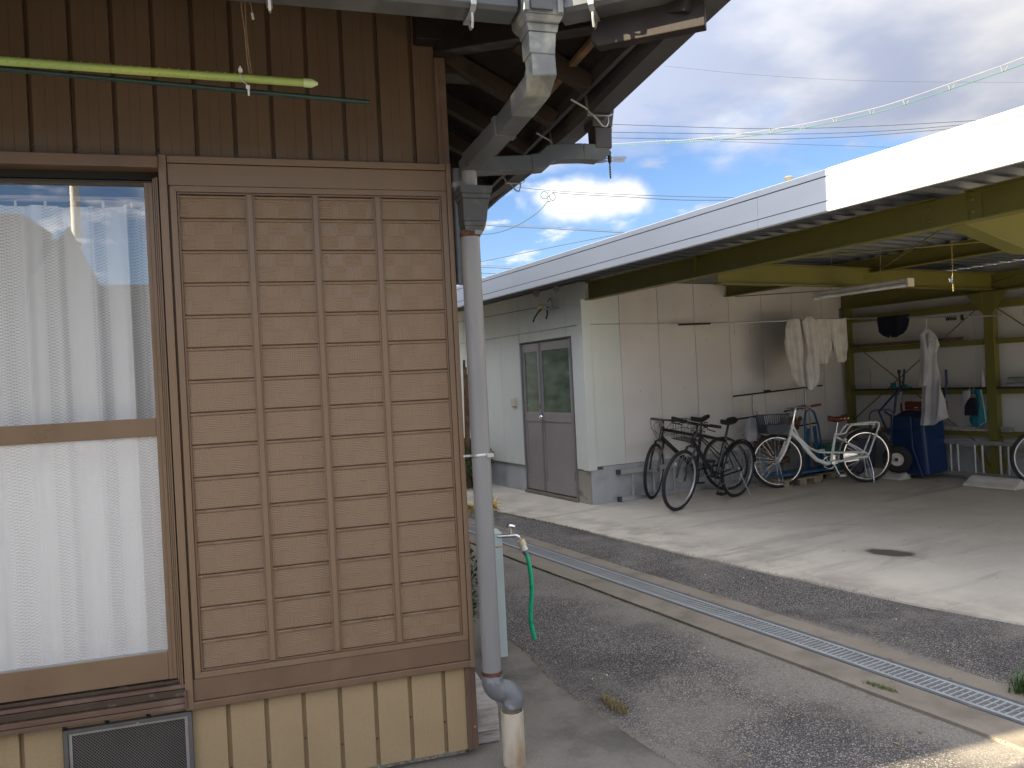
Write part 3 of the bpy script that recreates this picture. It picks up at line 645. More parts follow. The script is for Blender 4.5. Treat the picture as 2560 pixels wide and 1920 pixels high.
# vent under the window
vent = part_boxes('floor_vent', [(-1.462, -1.046, -0.004, 0.03, 0.347, 0.3605), (-1.462, -1.046, -0.004, 0.03, 0.128, 0.142), (-1.462, -1.448, -0.004, 0.03, 0.142, 0.347), (-1.060, -1.046, -0.004, 0.03, 0.142, 0.347)], M['vent_frame'], house, bevel=.001)
vent['label'] = 'rectangular floor vent with diamond wire mesh under the window'
part_boxes('inner_frame', [(-1.447, -1.061, 0.004, 0.03, 0.337, 0.3465), (-1.447, -1.061, 0.004, 0.03, 0.1425, 0.152), (-1.447, -1.437, 0.004, 0.03, 0.152, 0.337), (-1.071, -1.061, 0.004, 0.03, 0.152, 0.337)], M['steel'], vent)
mb = MB(); x0, x1, z0, z1 = -1.437, -1.071, 0.152, 0.337; st = 0.0105
for sgn in (1, -1):
    c0 = -0.4
    for k in range(90):
        c = (x0 - (z1-z0)) + k*st if sgn > 0 else x0 + k*st
        pts = []
        # line x = c + sgn*(z-z0)
        za, zb = z0, z1
        xa, xb = c, c + sgn*(z1-z0)
        def clip(xa, za, xb, zb):
            out = []
            for (x, z, X, Z) in ((xa, za, xb, zb), (xb, zb, xa, za)):
                if x < x0: 
                    if X < x0: return None
                    tt = (x0-x)/(X-x); x, z = x0, z+(Z-z)*tt
                if x > x1:
                    if X > x1: return None
                    tt = (x1-x)/(X-x); x, z = x1, z+(Z-z)*tt
                out.append((x, z))
            return out
        r_ = clip(xa, za, xb, zb)
        if r_ and abs(r_[0][0]-r_[1][0]) > .002: mb.bar((r_[0][0], .009, r_[0][1]), (r_[1][0], .009, r_[1][1]), 0.0013, 0.0013, (0, 1, 0))
build('wire_mesh', mb, M['mesh'], vent)
part_boxes('backing', [(-1.44, -1.068, 0.0150, 0.0164, 0.15, 0.34)], M['backing_black'], vent)  # near-black sheet closing the opening behind the mesh
# room behind the glass
part_boxes('room_lining', [(-3.2, -0.2, 2.4, 2.45, 0.4, 2.6), (-3.2, -0.2, 0.14, 2.4, 0.38, 0.43), (-3.2, -0.2, 0.14, 2.4, 2.55, 2.6), (-0.25, -0.2, 0.14, 2.4, 0.43, 2.55), (-3.2, -3.15, 0.14, 2.4, 0.43, 2.55)], M['room'], house)

# curtain with folds
cur = thing('curtain', 'white lace curtain hanging in folds behind the sliding window', 'curtain', HF, (-1.9, 0.14, 2.2))
def curtain_mesh(x0, x1, z0, z1, seed, yb, lean=0.0):
    rnd = random.Random(seed); ph = [rnd.uniform(0, 6.28) for _ in range(6)]
    nu, nv = 260, 26
    def fn(u, v):
        x = x0 + (x1-x0)*u; t_ = v
        a = 0.074*(0.60+0.40*t_)*(0.75+0.35*math.sin(x*5.3+ph[5]))
        y = yb + a*(0.62*math.sin(x*2*PI/0.118 + ph[0] + 1.6*math.sin(x*9+ph[1])) + 0.30*math.sin(x*2*PI/0.061+ph[2]) + 0.25*math.sin(x*2*PI/0.31+ph[3] + t_*0.8))
        xx = x + 0.010*math.sin(x*2*PI/0.118+ph[4]) + lean*t_*(u-0.5)
        return (xx, y, z1 + (z0-z1)*v)
    mb = MB(); mb.grid(fn, nu, nv); return mb, nu, nv
for z0, z1, sd, nm in ((0.50, 2.225, 3, 'lace_cloth'),):
    mb, nu, nv = curtain_mesh(-2.75, -1.135, z0, z1, sd, 0.165)
    o = build(nm, mb, M['lace'], cur, smooth=True, ang=180, recalc=False)
    uv = o.data.uv_layers.new(name='UVMap'); vz = o.data.vertices
    for lp in o.data.loops:
        i = lp.vertex_index; uv.data[lp.index].uv = ((i % (nu+1))/nu*1.6, (i//(nu+1))/nv*1.6)
mb = MB()
for i in range(17): 
    x = -2.7 + i*0.095; mb.box(x-.004, x+.004, .128, .134, 2.215, 2.238)
build('hooks', mb, M['white_plastic'], cur)
cr = thing('curtain_rail', 'pale curtain rail seen through the top of the window', 'rail', HF, (-1.9, 0.13, 2.235))
part_boxes('rail', [(-2.8, -1.09, 0.12, 0.145, 2.236, 2.254)], M['wood_grey'], cr, bevel=.002)
part_boxes('end_stop', [(-1.098, -1.088, 0.114, 0.150, 2.231, 2.259)], M['ivory'], cr, bevel=.001)
cr2 = thing('lintel_beam', 'dark wooden lintel crossing the room behind the window', 'beam', HF, (-1.9, 0.4, 2.12))
part_boxes('beam', [(-3.1, -0.3, 0.50, 0.56, 2.13, 2.20)], M['wood_light'], cr2)

# --- eaves: plan of the roof edge
EZ = 2.62
edge = [(-3.3, -0.80), (0.16, -0.80), (0.615, -1.12), (0.615, 6.9)]
def roofz(x, y):                    # underside height: falls 0.45 per metre away from the walls
    return min(2.98 + 0.45*min(y, 99) if y < 3 else 9, 2.98 - 0.45*max(x, -9))
mb = MB()
def rz(x, y): return max(2.60, min(3.165 + 0.70*y, 2.905 - 0.52*x))
nx, ny = 40, 44
P = []
def inside(x, y):
    if x > 0.615 or y < -1.12: return False
    if x <= 0.16: return y >= -0.80
    return y >= -0.80 - (x-0.16)*0.32/0.455
# soffit boards run along the eaves
bw = 0.145
soff = []
k = 0
y = -0.80
while y < 6.8:
    y1 = min(y+bw, 6.8); mb = MB()
    g = .002
    n = 30
    top = []
    xs = [-3.3, -2.2, -1.0, -0.12, 0.0, 0.16, 0.3, 0.46, 0.612]
    xs = [x for x in xs if inside(x, y+0.001)]
    vs = [(x, y+g, rz(x, y+g)) for x in xs] + [(x, y1-g, rz(x, y1-g)) for x in xs] + [(x, y+g, rz(x, y+g)+.012) for x in xs] + [(x, y1-g, rz(x, y1-g)+.012) for x in xs]
    m_ = len(xs); fs = []
    for i in range(m_-1): fs += [(i, i+1, m_+i+1, m_+i), (2*m_+i, 3*m_+i, 3*m_+i+1, 2*m_+i+1), (i, 2*m_+i, 2*m_+i+1, i+1), (m_+i, m_+i+1, 3*m_+i+1, 3*m_+i)]
    fs += [(0, m_, 3*m_, 2*m_), (m_-1, 3*m_-1, 4*m_-1, 2*m_-1)]
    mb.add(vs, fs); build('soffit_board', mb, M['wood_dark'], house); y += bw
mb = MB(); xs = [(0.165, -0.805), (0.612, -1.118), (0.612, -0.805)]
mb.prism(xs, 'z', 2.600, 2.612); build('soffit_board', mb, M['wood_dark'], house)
# roof body above (tiles) as one covering with a ridge; added shade block behind
mb = MB()
roof_lo = [(-6.9, -0.86), (0.17, -0.86), (0.66, -1.20), (0.66, 7.0)]
rt_ = [(-3.35, -0.86, 2.655), (0.17, -0.86, 2.655), (0.66, -1.20, 2.655), (0.66, 7.0, 2.655)]
tp = [(-3.35, 3.0, 5.30), (-2.6, 3.0, 5.30), (-2.6, 3.0, 5.30), (-2.6, 7.0, 5.30)]
vs = rt_ + tp + [(a, b_, 2.625) for a, b_, c_ in rt_]
mb.add(vs, [(0, 1, 5, 4), (1, 2, 5), (2, 3, 7, 5), (0, 8, 9, 1), (1, 9, 10, 2), (2, 10, 11, 3)])
rf = build('roof', mb, M['roof_tile'], house)
mb = MB()
for k in range(60):
    x = -3.3 + k*0.265
    if x < 0.1:
        ye = min(2.9, -0.86 + (0.66-x)*0.81/0.685); mb.tube([(x, -0.88, 2.665), (x, ye, 2.665+(ye+.86)*0.685)], 0.04, 6)
for k in range(30):
    y_ = -0.95 + k*0.265
    xe = max(-2.5, 0.66 - (y_+.86+.05)*0.685/0.81); mb.tube([(0.68, y_, 2.665), (xe, y_, 2.665+(0.68-xe)*0.81)], 0.04, 6)
build('tile_ridges', mb, M['roof_tile'], rf, smooth=True)
mb = MB(); mb.box(-2.4, -1.0, 1.515, 9.8, 3.0, 5.0); build('upper_shade_block', mb, M['siding_up'], house)  # unseen block added so its corner sets the shadow edge on the fascia
mb = MB(); mb.prism([(1.515, 5.0), (5.0, 5.7), (9.8, 5.0)], 'x', -2.5, -0.98); build('shade_block_top', mb, M['roof_tile'], house)
# wall plates and the beam block at the corner
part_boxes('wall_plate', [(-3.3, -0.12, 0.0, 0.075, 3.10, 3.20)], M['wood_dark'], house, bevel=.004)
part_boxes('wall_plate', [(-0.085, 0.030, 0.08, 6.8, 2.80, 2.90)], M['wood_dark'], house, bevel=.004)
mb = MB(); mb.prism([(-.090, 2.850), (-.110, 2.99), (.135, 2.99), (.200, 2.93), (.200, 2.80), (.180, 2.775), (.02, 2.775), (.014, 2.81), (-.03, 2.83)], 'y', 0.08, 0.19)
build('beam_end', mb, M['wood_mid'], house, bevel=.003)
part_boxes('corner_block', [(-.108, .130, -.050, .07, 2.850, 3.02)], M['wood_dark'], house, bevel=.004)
# rafters falling outwards over the side wall
def rafter(x0, y0, z0, x1, y1, z1, w_, h_, m, nm='rafter'):
    mb = MB(); mb.bar((x0, y0, z0), (x1, y1, z1), w_, h_); return build(nm, mb, m, house, bevel=.003)
for k in range(17):
    y = -0.715 + 0.392*k
    x0 = 0.0 if y > -0.15 else 0.22
    rafter(x0-0.15 if y > -.1 else x0, y, 2.855-.50*x0 + (0.075 if y > -.1 else 0), 0.490, y, 2.598, 0.052, 0.062, M['wood_mid'])
for k in range(8):
    x = -0.325 - 0.392*k
    rafter(x, 0.1, 3.195, x, -0.70, 2.650, 0.045, 0.050, M['wood_mid'])
mb = MB(); mb.bar((0.02, 0.0, 2.875), (0.545, -1.02, 2.600), 0.085, 0.11); build('hip_rafter', mb, M['wood_dark'], house, bevel=.004)
# carved bracket board under the corner
mb = MB()
cv = [(0.135, 2.625), (0.145, 2.600), (0.165, 2.592), (0.190, 2.590)] 
poly = [(0.00, 0.085), (0.01, 0.115), (0.04, 0.135), (0.07, 0.125), (0.075, 0.108), (0.062, 0.100), (0.068, 0.092), (0.10, 0.098), (0.125, 0.115), (0.155, 0.120), (0.175, 0.132), (0.34, 0.150), (0.34, 0.0), (0.02, 0.0), (0.0, 0.02)]
bx = Frame(0, 0, 0)
M4 = Matrix.Translation((0.30, -0.82, 2.505)) @ Matrix.Rotation(R(-36), 4, 'Z')
mb.prism(poly, 'y', -0.022, 0.022, M4); build('carved_bracket', mb, M['wood_dark'], house, bevel=.003)
for y0, y1 in ((-1.02, 6.8),):
    y = y0
    while y < y1:
        ye = min(y+0.39, y1); mb = MB(); mb.box(0.405, 0.432, y+.004, ye-.004, 2.652, 2.672); build('eave_batten', mb, M['wood_light'], house, bevel=.002); y += 0.392  # lit look of the battens is put into their paler colour
mb = MB(); mb.box(0.500, 0.520, -1.05, 6.8, 2.60, 2.665); build('fascia_board', mb, M['gutter_dark'], house)
mb = MB(); mb.box(-3.3, 0.15, -0.765, -0.745, 2.60, 2.665); mb.bar((0.15, -0.755, 2.632), (0.52, -1.02, 2.632), 0.02, 0.065); build('fascia_board', mb, M['gutter_dark'], house)

# ================================================================== GUTTERS
def gutter_profile():   # (outwards, height), open-topped square trough with rolled rim
    return [(-.055, .040), (-.050, -.010), (-.040, -.032), (.040, -.032), (.052, -.022), (.054, .004), (.050, .008), (.056, .014), (.058, .040), (.050, .048), (.044, .040), (.046, .018), (.040, -.022), (-.036, -.024)]
def sweep(mb, path, outs, prof):
    n = len(prof); vs = []; fs = []
    for p, o in zip(path, outs):
        for a, h in prof: vs.append((p[0]+o[0]*a, p[1]+o[1]*a, p[2]+h))
    for i in range(len(path)-1):
        for j in range(n-1): fs.append((i*n+j, i*n+j+1, (i+1)*n+j+1, (i+1)*n+j))
    return mb.add(vs, fs)
def bracket(par, p, o):      # strap across the front and a round hook under
    mb = MB(); q = lambda a, h: (p[0]+o[0]*a, p[1]+o[1]*a, p[2]+h)
    t_ = (-o[1], o[0])
    pts = [q(.064, .052), q(.064, .012), q(.058, -.030), q(.040, -.040), q(-.050, -.040), q(-.058, .045)]
    for i in range(len(pts)-1): mb.bar(pts[i], pts[i+1], 0.016, 0.003, Vector((pts[i+1][0]-pts[i][0], pts[i+1][1]-pts[i][1], pts[i+1][2]-pts[i][2])).cross(Vector((t_[0], t_[1], 0))))
    build('strap', mb, M['galv'], par)
    mb = MB(); mb.tube([q(.035, -.042), q(.036, -.062), q(.026, -.082), q(.010, -.080), q(-.01, -.055), q(-.06, -.010), q(-.12, .020)], 0.0042, 6)
    build('hook', mb, M['steel'], par, smooth=True)
GZ = 2.620
fg = thing('front_gutter', 'grey vinyl gutter along the front eave meeting the collector box', 'gutter', HF, (-1, -0.81, GZ))
mb = MB(); sweep(mb, [(-3.35, -0.81, GZ+.01), (0.05, -0.81, GZ)], [(0, -1)]*2, gutter_profile()); build('trough', mb, M['gutter'], fg, solid=.002)
mb = MB(); d_ = Vector((0.82, -0.572)); oo = (-0.572, -0.82)
sweep(mb, [(0.20, -0.825, GZ), (0.66, -1.145, GZ+.004)], [oo]*2, gutter_profile()); build('trough', mb, M['gutter'], fg, solid=.002)
bracket(fg, (-0.085, -0.81, GZ), (0, -1)); bracket(fg, (0.285, -0.884, GZ), oo); bracket(fg, (-0.65, -0.81, GZ+.002), (0, -1))
sg = thing('side_gutter', 'dark gutter along the side eave running away over the yard', 'gutter', HF, (0.6, 0, GZ))
path = [(0.600, -1.16, 2.612), (0.600, -0.55, 2.597), (0.600, -0.1, 2.584), (0.600, 0.15, 2.584), (0.600, 0.9, 2.622), (0.600, 1.7, 2.647), (0.600, 6.9, 2.652)]
mb = MB(); sweep(mb, path, [(1, 0)]*len(path), gutter_profile()); build('trough', mb, M['gutter_dark'], sg, solid=.002)
for y, dz in ((-0.16, -.018), (0.28, -.010), (1.05, .024)): bracket(sg, (0.6, y, 2.602+dz), (1, 0))

# collector and duct from the front gutter down to the downpipe
fc = thing('front_downspout', 'weathered square downspout slanting from the front gutter to the pipe', 'downspout', HF, (0.13, -0.81, 2.5))
def frust(mb, c0, w0, d0, c1, w1, d1):
    q = lambda c, w_, d_: [(c[0]-w_/2, c[1]-d_/2, c[2]), (c[0]+w_/2, c[1]-d_/2, c[2]), (c[0]+w_/2, c[1]+d_/2, c[2]), (c[0]-w_/2, c[1]+d_/2, c[2])]
    return mb.hull(q(c0, w0, d0), q(c1, w1, d1))
mb = MB(); frust(mb, (0.125, -0.815, 2.556), 0.100, 0.110, (0.125, -0.815, 2.575), 0.124, 0.130); frust(mb, (0.125, -0.815, 2.5755), 0.124, 0.130, (0.125, -0.815, 2.70), 0.136, 0.140)
build('collector_box', mb, M['gutter_pale'], fc, bevel=.004)
mb = MB(); mb.box(0.082, 0.150, -0.892, -0.884, 2.583, 2.66); build('front_plate', mb, M['gutter'], fc, bevel=.002)
for x in (0.066, 0.172): 
    mb = MB(); mb.box(x-.008, x+.008, -0.897, -0.884, 2.575, 2.70); build('raised_rib', mb, M['gutter_pale'], fc, bevel=.002)
mb = MB(); frust(mb, (0.127, -0.815, 2.534), 0.090, 0.084, (0.126, -0.815, 2.556), 0.100, 0.092); build('collar', mb, M['gutter_pale'], fc, bevel=.002)
mb = MB(); frust(mb, (0.124, -0.815, 2.470), 0.080, 0.074, (0.126, -0.815, 2.5335), 0.086, 0.078); build('socket', mb, M['gutter_pale'], fc, bevel=.003)
def duct(name, pts, w_, h_, m, par, side, bevel=.004):
    # rectangular duct through points; side = horizontal width direction
    mb = MB(); sd = Vector(side).normalized(); rings = []
    n = len(pts)
    for i, p in enumerate(pts):
        p = Vector(p); a = Vector(pts[max(i-1, 0)]); b_ = Vector(pts[min(i+1, n-1)])
        if 0 < i < n-1:
            t1 = (p-a).normalized(); t2 = (b_-p).normalized(); t_ = (t1+t2).normalized(); k_ = 1/max(0.5, t_.dot(t1))
        else: t_ = (b_-a).normalized(); k_ = 1
        s_ = (sd - t_*sd.dot(t_)).normalized(); u_ = s_.cross(t_).normalized()
        rings.append([p + s_*a_*w_/2 + u_*b2*h_/2*k_ for a_, b2 in ((-1, -1), (1, -1), (1, 1), (-1, 1))])
    vs = [q for r_ in rings for q in r_]; fs = [(3, 2, 1, 0), tuple(4*(n-1)+j for j in range(4))]
    for i in range(n-1):
        for j in range(4): fs.append((4*i+j, 4*i+(j+1)%4, 4*i+4+(j+1)%4, 4*i+4+j))
    mb.add(vs, fs); return build(name, mb, m, par, bevel=bevel)
SD = (1, 0.02, 0)
duct('elbow', [(0.126, -0.815, 2.490), (0.130, -0.812, 2.432), (0.134, -0.755, 2.408), (0.131, -0.60, 2.400)], 0.076, 0.068, M['gutter_pale'], fc, SD)
duct('long_duct', [(0.1315, -0.615, 2.4005), (0.125, -0.455, 2.392), (0.119, -0.415, 2.388)], 0.072, 0.066, M['gutter'], fc, SD)
duct('joint_sleeve', [(0.1205, -0.435, 2.3895), (0.1170, -0.405, 2.3870)], 0.080, 0.072, M['gutter'], fc, SD, .002)
duct('lower_duct', [(0.1175, -0.41, 2.387), (0.075, -0.085, 2.360)], 0.070, 0.064, M['gutter'], fc, SD)

# second downspout from the side gutter, across to the wall
sd2 = thing('side_downspout', 'dark grey square downspout with an offset bend from the side gutter', 'downspout', HF, (0.6, -0.05, 2.45))
mb = MB(); frust(mb, (0.640, -0.05, 2.525), 0.085, 0.090, (0.640, -0.05, 2.620), 0.110, 0.115); build('collector_box', mb, M['gutter_dark'], sd2, bevel=.003)
mb = MB(); frust(mb, (0.645, -0.05, 2.440), 0.072, 0.075, (0.645, -0.05, 2.5245), 0.076, 0.080); build('drop', mb, M['gutter_dark'], sd2, bevel=.003)
duct('elbow', [(0.645, -0.05, 2.46), (0.640, -0.05, 2.435), (0.615, -0.05, 2.422), (0.555, -0.05, 2.424)], 0.068, 0.066, M['gutter'], sd2, (0, 1, 0))
duct('offset_bend', [(0.556, -0.05, 2.424), (0.470, -0.05, 2.420), (0.415, -0.05, 2.412), (0.375, -0.05, 2.378), (0.330, -0.05, 2.372)], 0.068, 0.066, M['gutter'], sd2, (0, 1, 0))
duct('straight_duct', [(0.332, -0.05, 2.372), (0.045, -0.05, 2.352)], 0.064, 0.062, M['gutter'], sd2, (0, 1, 0))

# downpipe at the corner
PX, PY = 0.068, -0.068
dp = thing('downpipe', 'tall grey round downpipe standing at the corner of the brown house', 'downpipe', HF, (PX, PY, 0))
def vcyl(name, cx_, cy_, z0, z1, r0, m, par, r1=None, n=28):
    mb = MB(); mb.lathe([(r0, z0), (r1 or r0, z1)], Matrix.Translation((cx_, cy_, 0)), n); return build(name, mb, m, par, smooth=True)
vcyl('upper_pipe', PX+.004, PY, 2.235, 2.330, 0.030, M['pipe'], dp)
mb = MB(); cx_, cy_ = PX+.014, PY-.002
frust(mb, (cx_, cy_, 2.232), .122, .122, (cx_, cy_, 2.262), .128, .128); frust(mb, (cx_, cy_, 2.214), .108, .108, (cx_, cy_, 2.2315), .116, .116)
frust(mb, (cx_-.006, cy_, 2.128), .092, .092, (cx_, cy_, 2.2135), .104, .104); frust(mb, (cx_-.008, cy_, 2.110), .082, .082, (cx_-.007, cy_, 2.1275), .088, .088); frust(mb, (cx_-.009, cy_, 2.094), .070, .070, (cx_-.008, cy_, 2.1095), .078, .078)
build('hopper_head', mb, M['slate'], dp, bevel=.002)
vcyl('main_pipe', PX-.004, PY, 0.345, 2.094, 0.0375, M['pipe'], dp, n=36)
mb = MB(); mb.ring(0.0385, 0.0035, Matrix.Translation((PX-.004, PY, 2.082)) @ Matrix.Rotation(PI/2, 4, 'X') @ Matrix.Scale(3, 4, (0, 1, 0)), 32); build('rusty_strap', mb, M['rust'], dp, smooth=True)
mb = MB(); mb.box(PX+.006, PX+.034, PY-.042, PY-.030, 2.076, 2.094); build('strap_tab', mb, M['gutter_pale'], dp, bevel=.001)
mb = MB(); mb.ring(0.0385, 0.0020, Matrix.Translation((PX-.004, PY, 1.213)) @ Matrix.Rotation(R(90-5), 4, 'X') @ Matrix.Scale(3, 4, (0, 1, 0)), 32); mb.box(PX+.010, PX+.036, PY-.044, PY-.033, 1.207, 1.222); mb.box(PX-.07, PX-.035, PY+.02, PY+.026, 1.208, 1.216)
build('steel_strap', mb, M['galv'], dp, smooth=True)
mb = MB(); mb.ring(0.0385, 0.0035, Matrix.Translation((PX-.004, PY, 0.355)) @ Matrix.Rotation(PI/2, 4, 'X') @ Matrix.Scale(2.6, 4, (0, 1, 0)), 32); mb.lathe([(.006, 0), (.006, .006), (.003, .008)], Matrix.Translation((PX+.012, PY-.040, .355)) @ Matrix.Rotation(PI/2, 4, 'X'), 8)
build('rusty_strap', mb, M['rust'], dp, smooth=True)
mb = MB(); pts = []
for a in range(0, 91, 10): pts.append((PX-.004 + 0.038*(1-math.cos(R(a))), PY - 0.012*(a/90), 0.325 - 0.044*math.sin(R(a))))
for a in range(0, 91, 10): pts.append((PX+.034 + 0.034*math.sin(R(a)), PY-.012 - 0.014*(a/90), 0.281 - 0.034*(1-math.cos(R(a)))))
rr = [0.043]*len(pts)
mb.tube([(PX-.004, PY, 0.350)] + pts + [(PX+.068, PY-.026, 0.222)], [0.043] + rr + [0.041], 24); build('bend', mb, M['pvc_blue'], dp, smooth=True, ang=50)
mb = MB(); mb.ring(0.0425, 0.004, Matrix.Translation((PX+.034, PY-.012, 0.279)) @ Matrix.Rotation(PI/2, 4, 'Z'), 28); build('bend_collar', mb, M['pvc_blue'], dp, smooth=True)
bs_ = thing('drain_stub', 'short pale stained pipe standing in the concrete under the downpipe', 'pipe', HF, (PX+.062, PY-.030, 0))
mb = MB(); mb.lathe([(.0445, -.02), (.0445, .204), (.0445, .206), (.0415, .2065), (.0415, .17), (.001, .17)], Matrix.Translation((PX+.062, PY-.030, 0)), 36); build('pipe', mb, M['stub'], bs_, smooth=True, ang=40)
bp = thing('back_pipe', 'dark pipe end tucked against the house behind the downpipe', 'pipe', HF, (0.045, 0.03, 2.3))
vcyl('pipe', 0.046, 0.02, 1.9, 2.36, 0.033, M['gutter'], bp); vcyl('collar', 0.046, 0.02, 2.285, 2.305, 0.0375, M['gutter_pale'], bp)
rb = thing('rusty_bracket', 'curved rusty bracket with a round hole behind the hopper head', 'bracket', HF, (0.14, 0.02, 2.15))
mb = MB(); out = []
for a in range(-80, 41, 12): out.append((0.085 + 0.072*math.cos(R(a)), 2.165 + 0.085*math.sin(R(a))))
inn = [(0.085 + 0.050*math.cos(R(a)), 2.165 + 0.062*math.sin(R(a))) for a in range(40, -81, -12)]
mb.prism(out+inn, 'y', 0.020, 0.024); build('plate', mb, M['rust_orange'], rb)
mb = MB(); mb.lathe([(.0042, 0), (.0042, .0015)], Matrix.Translation((0.146, .0195, 2.175)) @ Matrix.Rotation(PI/2, 4, 'X'), 12); build('hole', mb, M['clip'], rb)
tb = thing('timber_block', 'weathered grey timber block lying behind the downpipe foot', 'timber', HF, (0.1, 0.25, 0.1))
mb = MB(); mb.box(0.02, 0.125, 0.10, 0.62, 0.0, 0.050); build('block', mb, M['wood_grey'], tb, bevel=.006)
mb = MB(); mb.box(0.020, 0.122, 0.09, 0.60, 0.052, 0.155); build('block', mb, M['wood_grey'], tb, bevel=.006)

# ================================================================== POLES ON THE HOUSE
def onY(px, py, v):      # point of the vertical plane y = v in the house frame, from the picture
    d = fwd + rt*((px-1280)/1930) - up*((py-960)/1930); o = Vector((0, 0, EYE)); n = Vector((-HF.s, HF.c))
    t_ = (v - (-HF.ox*n.x - HF.oy*n.y)) / (d.x*n.x + d.y*n.y); return HF.loc(o + d*t_)
lp = thing('laundry_pole', 'lime green ribbed laundry pole with pale pointed cap', 'pole', HF, tuple(onY(400, 175, -0.42)))
a = onY(0, 152, -0.42); b_ = onY(762, 207, -0.42); e_ = (b_-a).normalized(); a0 = a - e_*1.6
mb = MB(); mb.tube([a0, b_], 0.0128, 20); build('tube', mb, M['pole_lime'], lp, smooth=True)
mb = MB(); n = int((b_-a0).length/0.0275)
for i in range(n):
    q = a0 + e_*(0.0275*i); 
    if (b_-q).length < 0.20: break
    for k in range(3):
        an = 2*PI*k/3 + 0.4 + i*0.02; o_ = Vector((0, math.cos(an), math.sin(an)))*0.0130
        mb.lathe([(0.0030, -.001), (0.0014, 0.0022)], Matrix.Translation(q+o_) @ Vector((0, math.cos(an), math.sin(an))).to_track_quat('Z', 'Y').to_matrix().to_4x4(), 6)
tag(build('studs', mb, M['pole_lime'], lp), kind='stuff')
mb = MB(); Mc = Matrix.Translation(b_) @ e_.to_track_quat('Z', 'Y').to_matrix().to_4x4()
mb.lathe([(.0142, -.004), (.0146, .019), (.0136, .020), (.0138, .023), (.0045, .041), (.0035, .042)], Mc, 20); build('cap', mb, M['pole_cap'], lp, smooth=True, ang=30)
dk = thing('dark_pole', 'thin dark green plastic pole hanging just under the lime one', 'pole', HF, tuple(onY(400, 210, -0.36)))
a = onY(0, 172, -0.36); b2 = onY(923, 256, -0.36); e2 = (b2-a).normalized()
mb = MB(); mb.tube([a-e2*1.6, a+e2*.001, b2], 0.0080, 10); mb.tube([b2, b2+e2*.004], [.0080, .001], 10); build('tube', mb, M['pole_dark'], dk, smooth=True)
mb = MB()
for i in range(130):
    q = a - e2*1.5 + e2*(0.018*i)
    if (q-a).dot(e2) > (b2-a).length-.005: break
    for dz_ in (-.005, .005): mb.box(q.x-.003, q.x+.003, q.y-.0075, q.y-.004, q.z+dz_-.0012, q.z+dz_+.0012)
tag(build('ridges', mb, M['pole_dark'], dk), kind='stuff')
hg = thing('pole_hanger', 'tan wire hanger loop holding the lime laundry pole', 'hanger', HF, tuple(onY(620, 100, -0.42)))
Y = -0.42; P_ = lambda x, y, dy=0: onY(x, y, Y+dy)
mb = MB(); mb.tube([P_(624, 186), P_(618, 150), P_(612, 80), P_(603, 18), P_(604, 3), P_(610, -6)], 0.0022, 6); mb.tube([P_(630, 188, .01), P_(622, 140, .01), P_(615, 70, .01), P_(612, 0, .01), P_(612, -60, .01)], 0.0022, 6)
mb.tube([P_(610, -4), P_(622, 2), P_(628, 14), P_(631, 34)], 0.0020, 6); build('wires', mb, M['cord'], hg, smooth=True)
mb = MB(); mb.tube([P_(630, 33), P_(633, 48)], 0.0042, 8); build('white_tip', mb, M['clip'], hg, smooth=True)
mb = MB(); mb.tube([P_(599, 176, -.016), P_(601, 190, -.018), P_(607, 203, -.015), P_(620, 214, -.005)], 0.0020, 6); build('clamp_wire', mb, M['galv'], hg, smooth=True)
mb = MB(); q = P_(601, 176, -.018); mb.box(q.x-.006, q.x+.006, q.y-.004, q.y+.004, q.z-.005, q.z+.005); mb.tube([P_(600, 166, -.018), P_(601, 176, -.018)], .0028, 8); build('clip', mb, M['clip'], hg)
mb = MB(); q = P_(620, 218, -.005); mb.box(q.x-.006, q.x+.006, q.y-.004, q.y+.004, q.z-.005, q.z+.005); q2 = P_(622, 236, -.005); mb.box(q2.x-.003, q2.x+.003, q2.y-.002, q2.y+.002, q2.z-.004, q.z); build('clip', mb, M['clip'], hg)

# ================================================================== GARAGE BUILDING
gar = thing('garage', 'long flat roofed garage with white fascia, pale board walls and olive steel frame', 'garage', KF, (0, 0, 0))
# door wall: boards, x = 0 plane, running to +y
XJ = 2.117
dw = [(0.100, 0.365), (0.365, 0.955), (0.955, 1.540), (1.540, 2.100), (2.100, 2.690), (2.690, 3.280), (3.280, 3.870), (3.870, 4.460), (4.460, 5.050)]
g_ = .003
def wpanel(x0, x1, y0, y1, z0, z1, m):
    mb = MB(); mb.box(x0, x1, y0, y1, z0, z1); return build('wall_panel', mb, m, gar, bevel=.003)
for (a, b_) in dw:
    wpanel(0, .04, a+g_, b_-g_, XJ+g_, 2.62, M['panel_green'])
    z0 = 0.405 if b_ <= 0.4 else 0.36
    if a < 1.54 and b_ > 0.27:
        if a < 0.27: wpanel(0, .04, a+g_, 0.262, 0.405, XJ-g_, M['panel_green'])
        wpanel(0, .04, max(a, 0.262)+g_, min(b_, 1.545)-g_, 2.022, XJ-g_, M['panel_green'])
    else: wpanel(0, .04, (1.550 if abs(a-1.54) < .01 else a)+g_, b_-g_, z0, XJ-g_, M['panel_green'])
mb = MB(); mb.box(0.030, 0.07, 0.02, 5.05, 0.33, 2.62) if False else None
mb.box(0.035, 0.07, 1.55, 5.05, 0.30, 2.62).box(0.035, 0.07, 0.02, 0.262, 0.30, 2.62).box(0.035, 0.07, 0.262, 1.55, 2.02, 2.62).box(0.07, 4.66, 0.035, 0.07, 0.30, 2.62)
build('joint_backing', mb, M['joint'], gar)
# white corner pilaster
mb = MB(); mb.box(-.022, .10, -.016, .100, 0.400, 2.62); build('corner_post', mb, M['panel_green'], gar, bevel=.006)
mb = MB(); mb.box(-.035, .17, -.115, .012, 2.405, 2.60); build('beam_cover', mb, M['panel_green'], gar, bevel=.004)
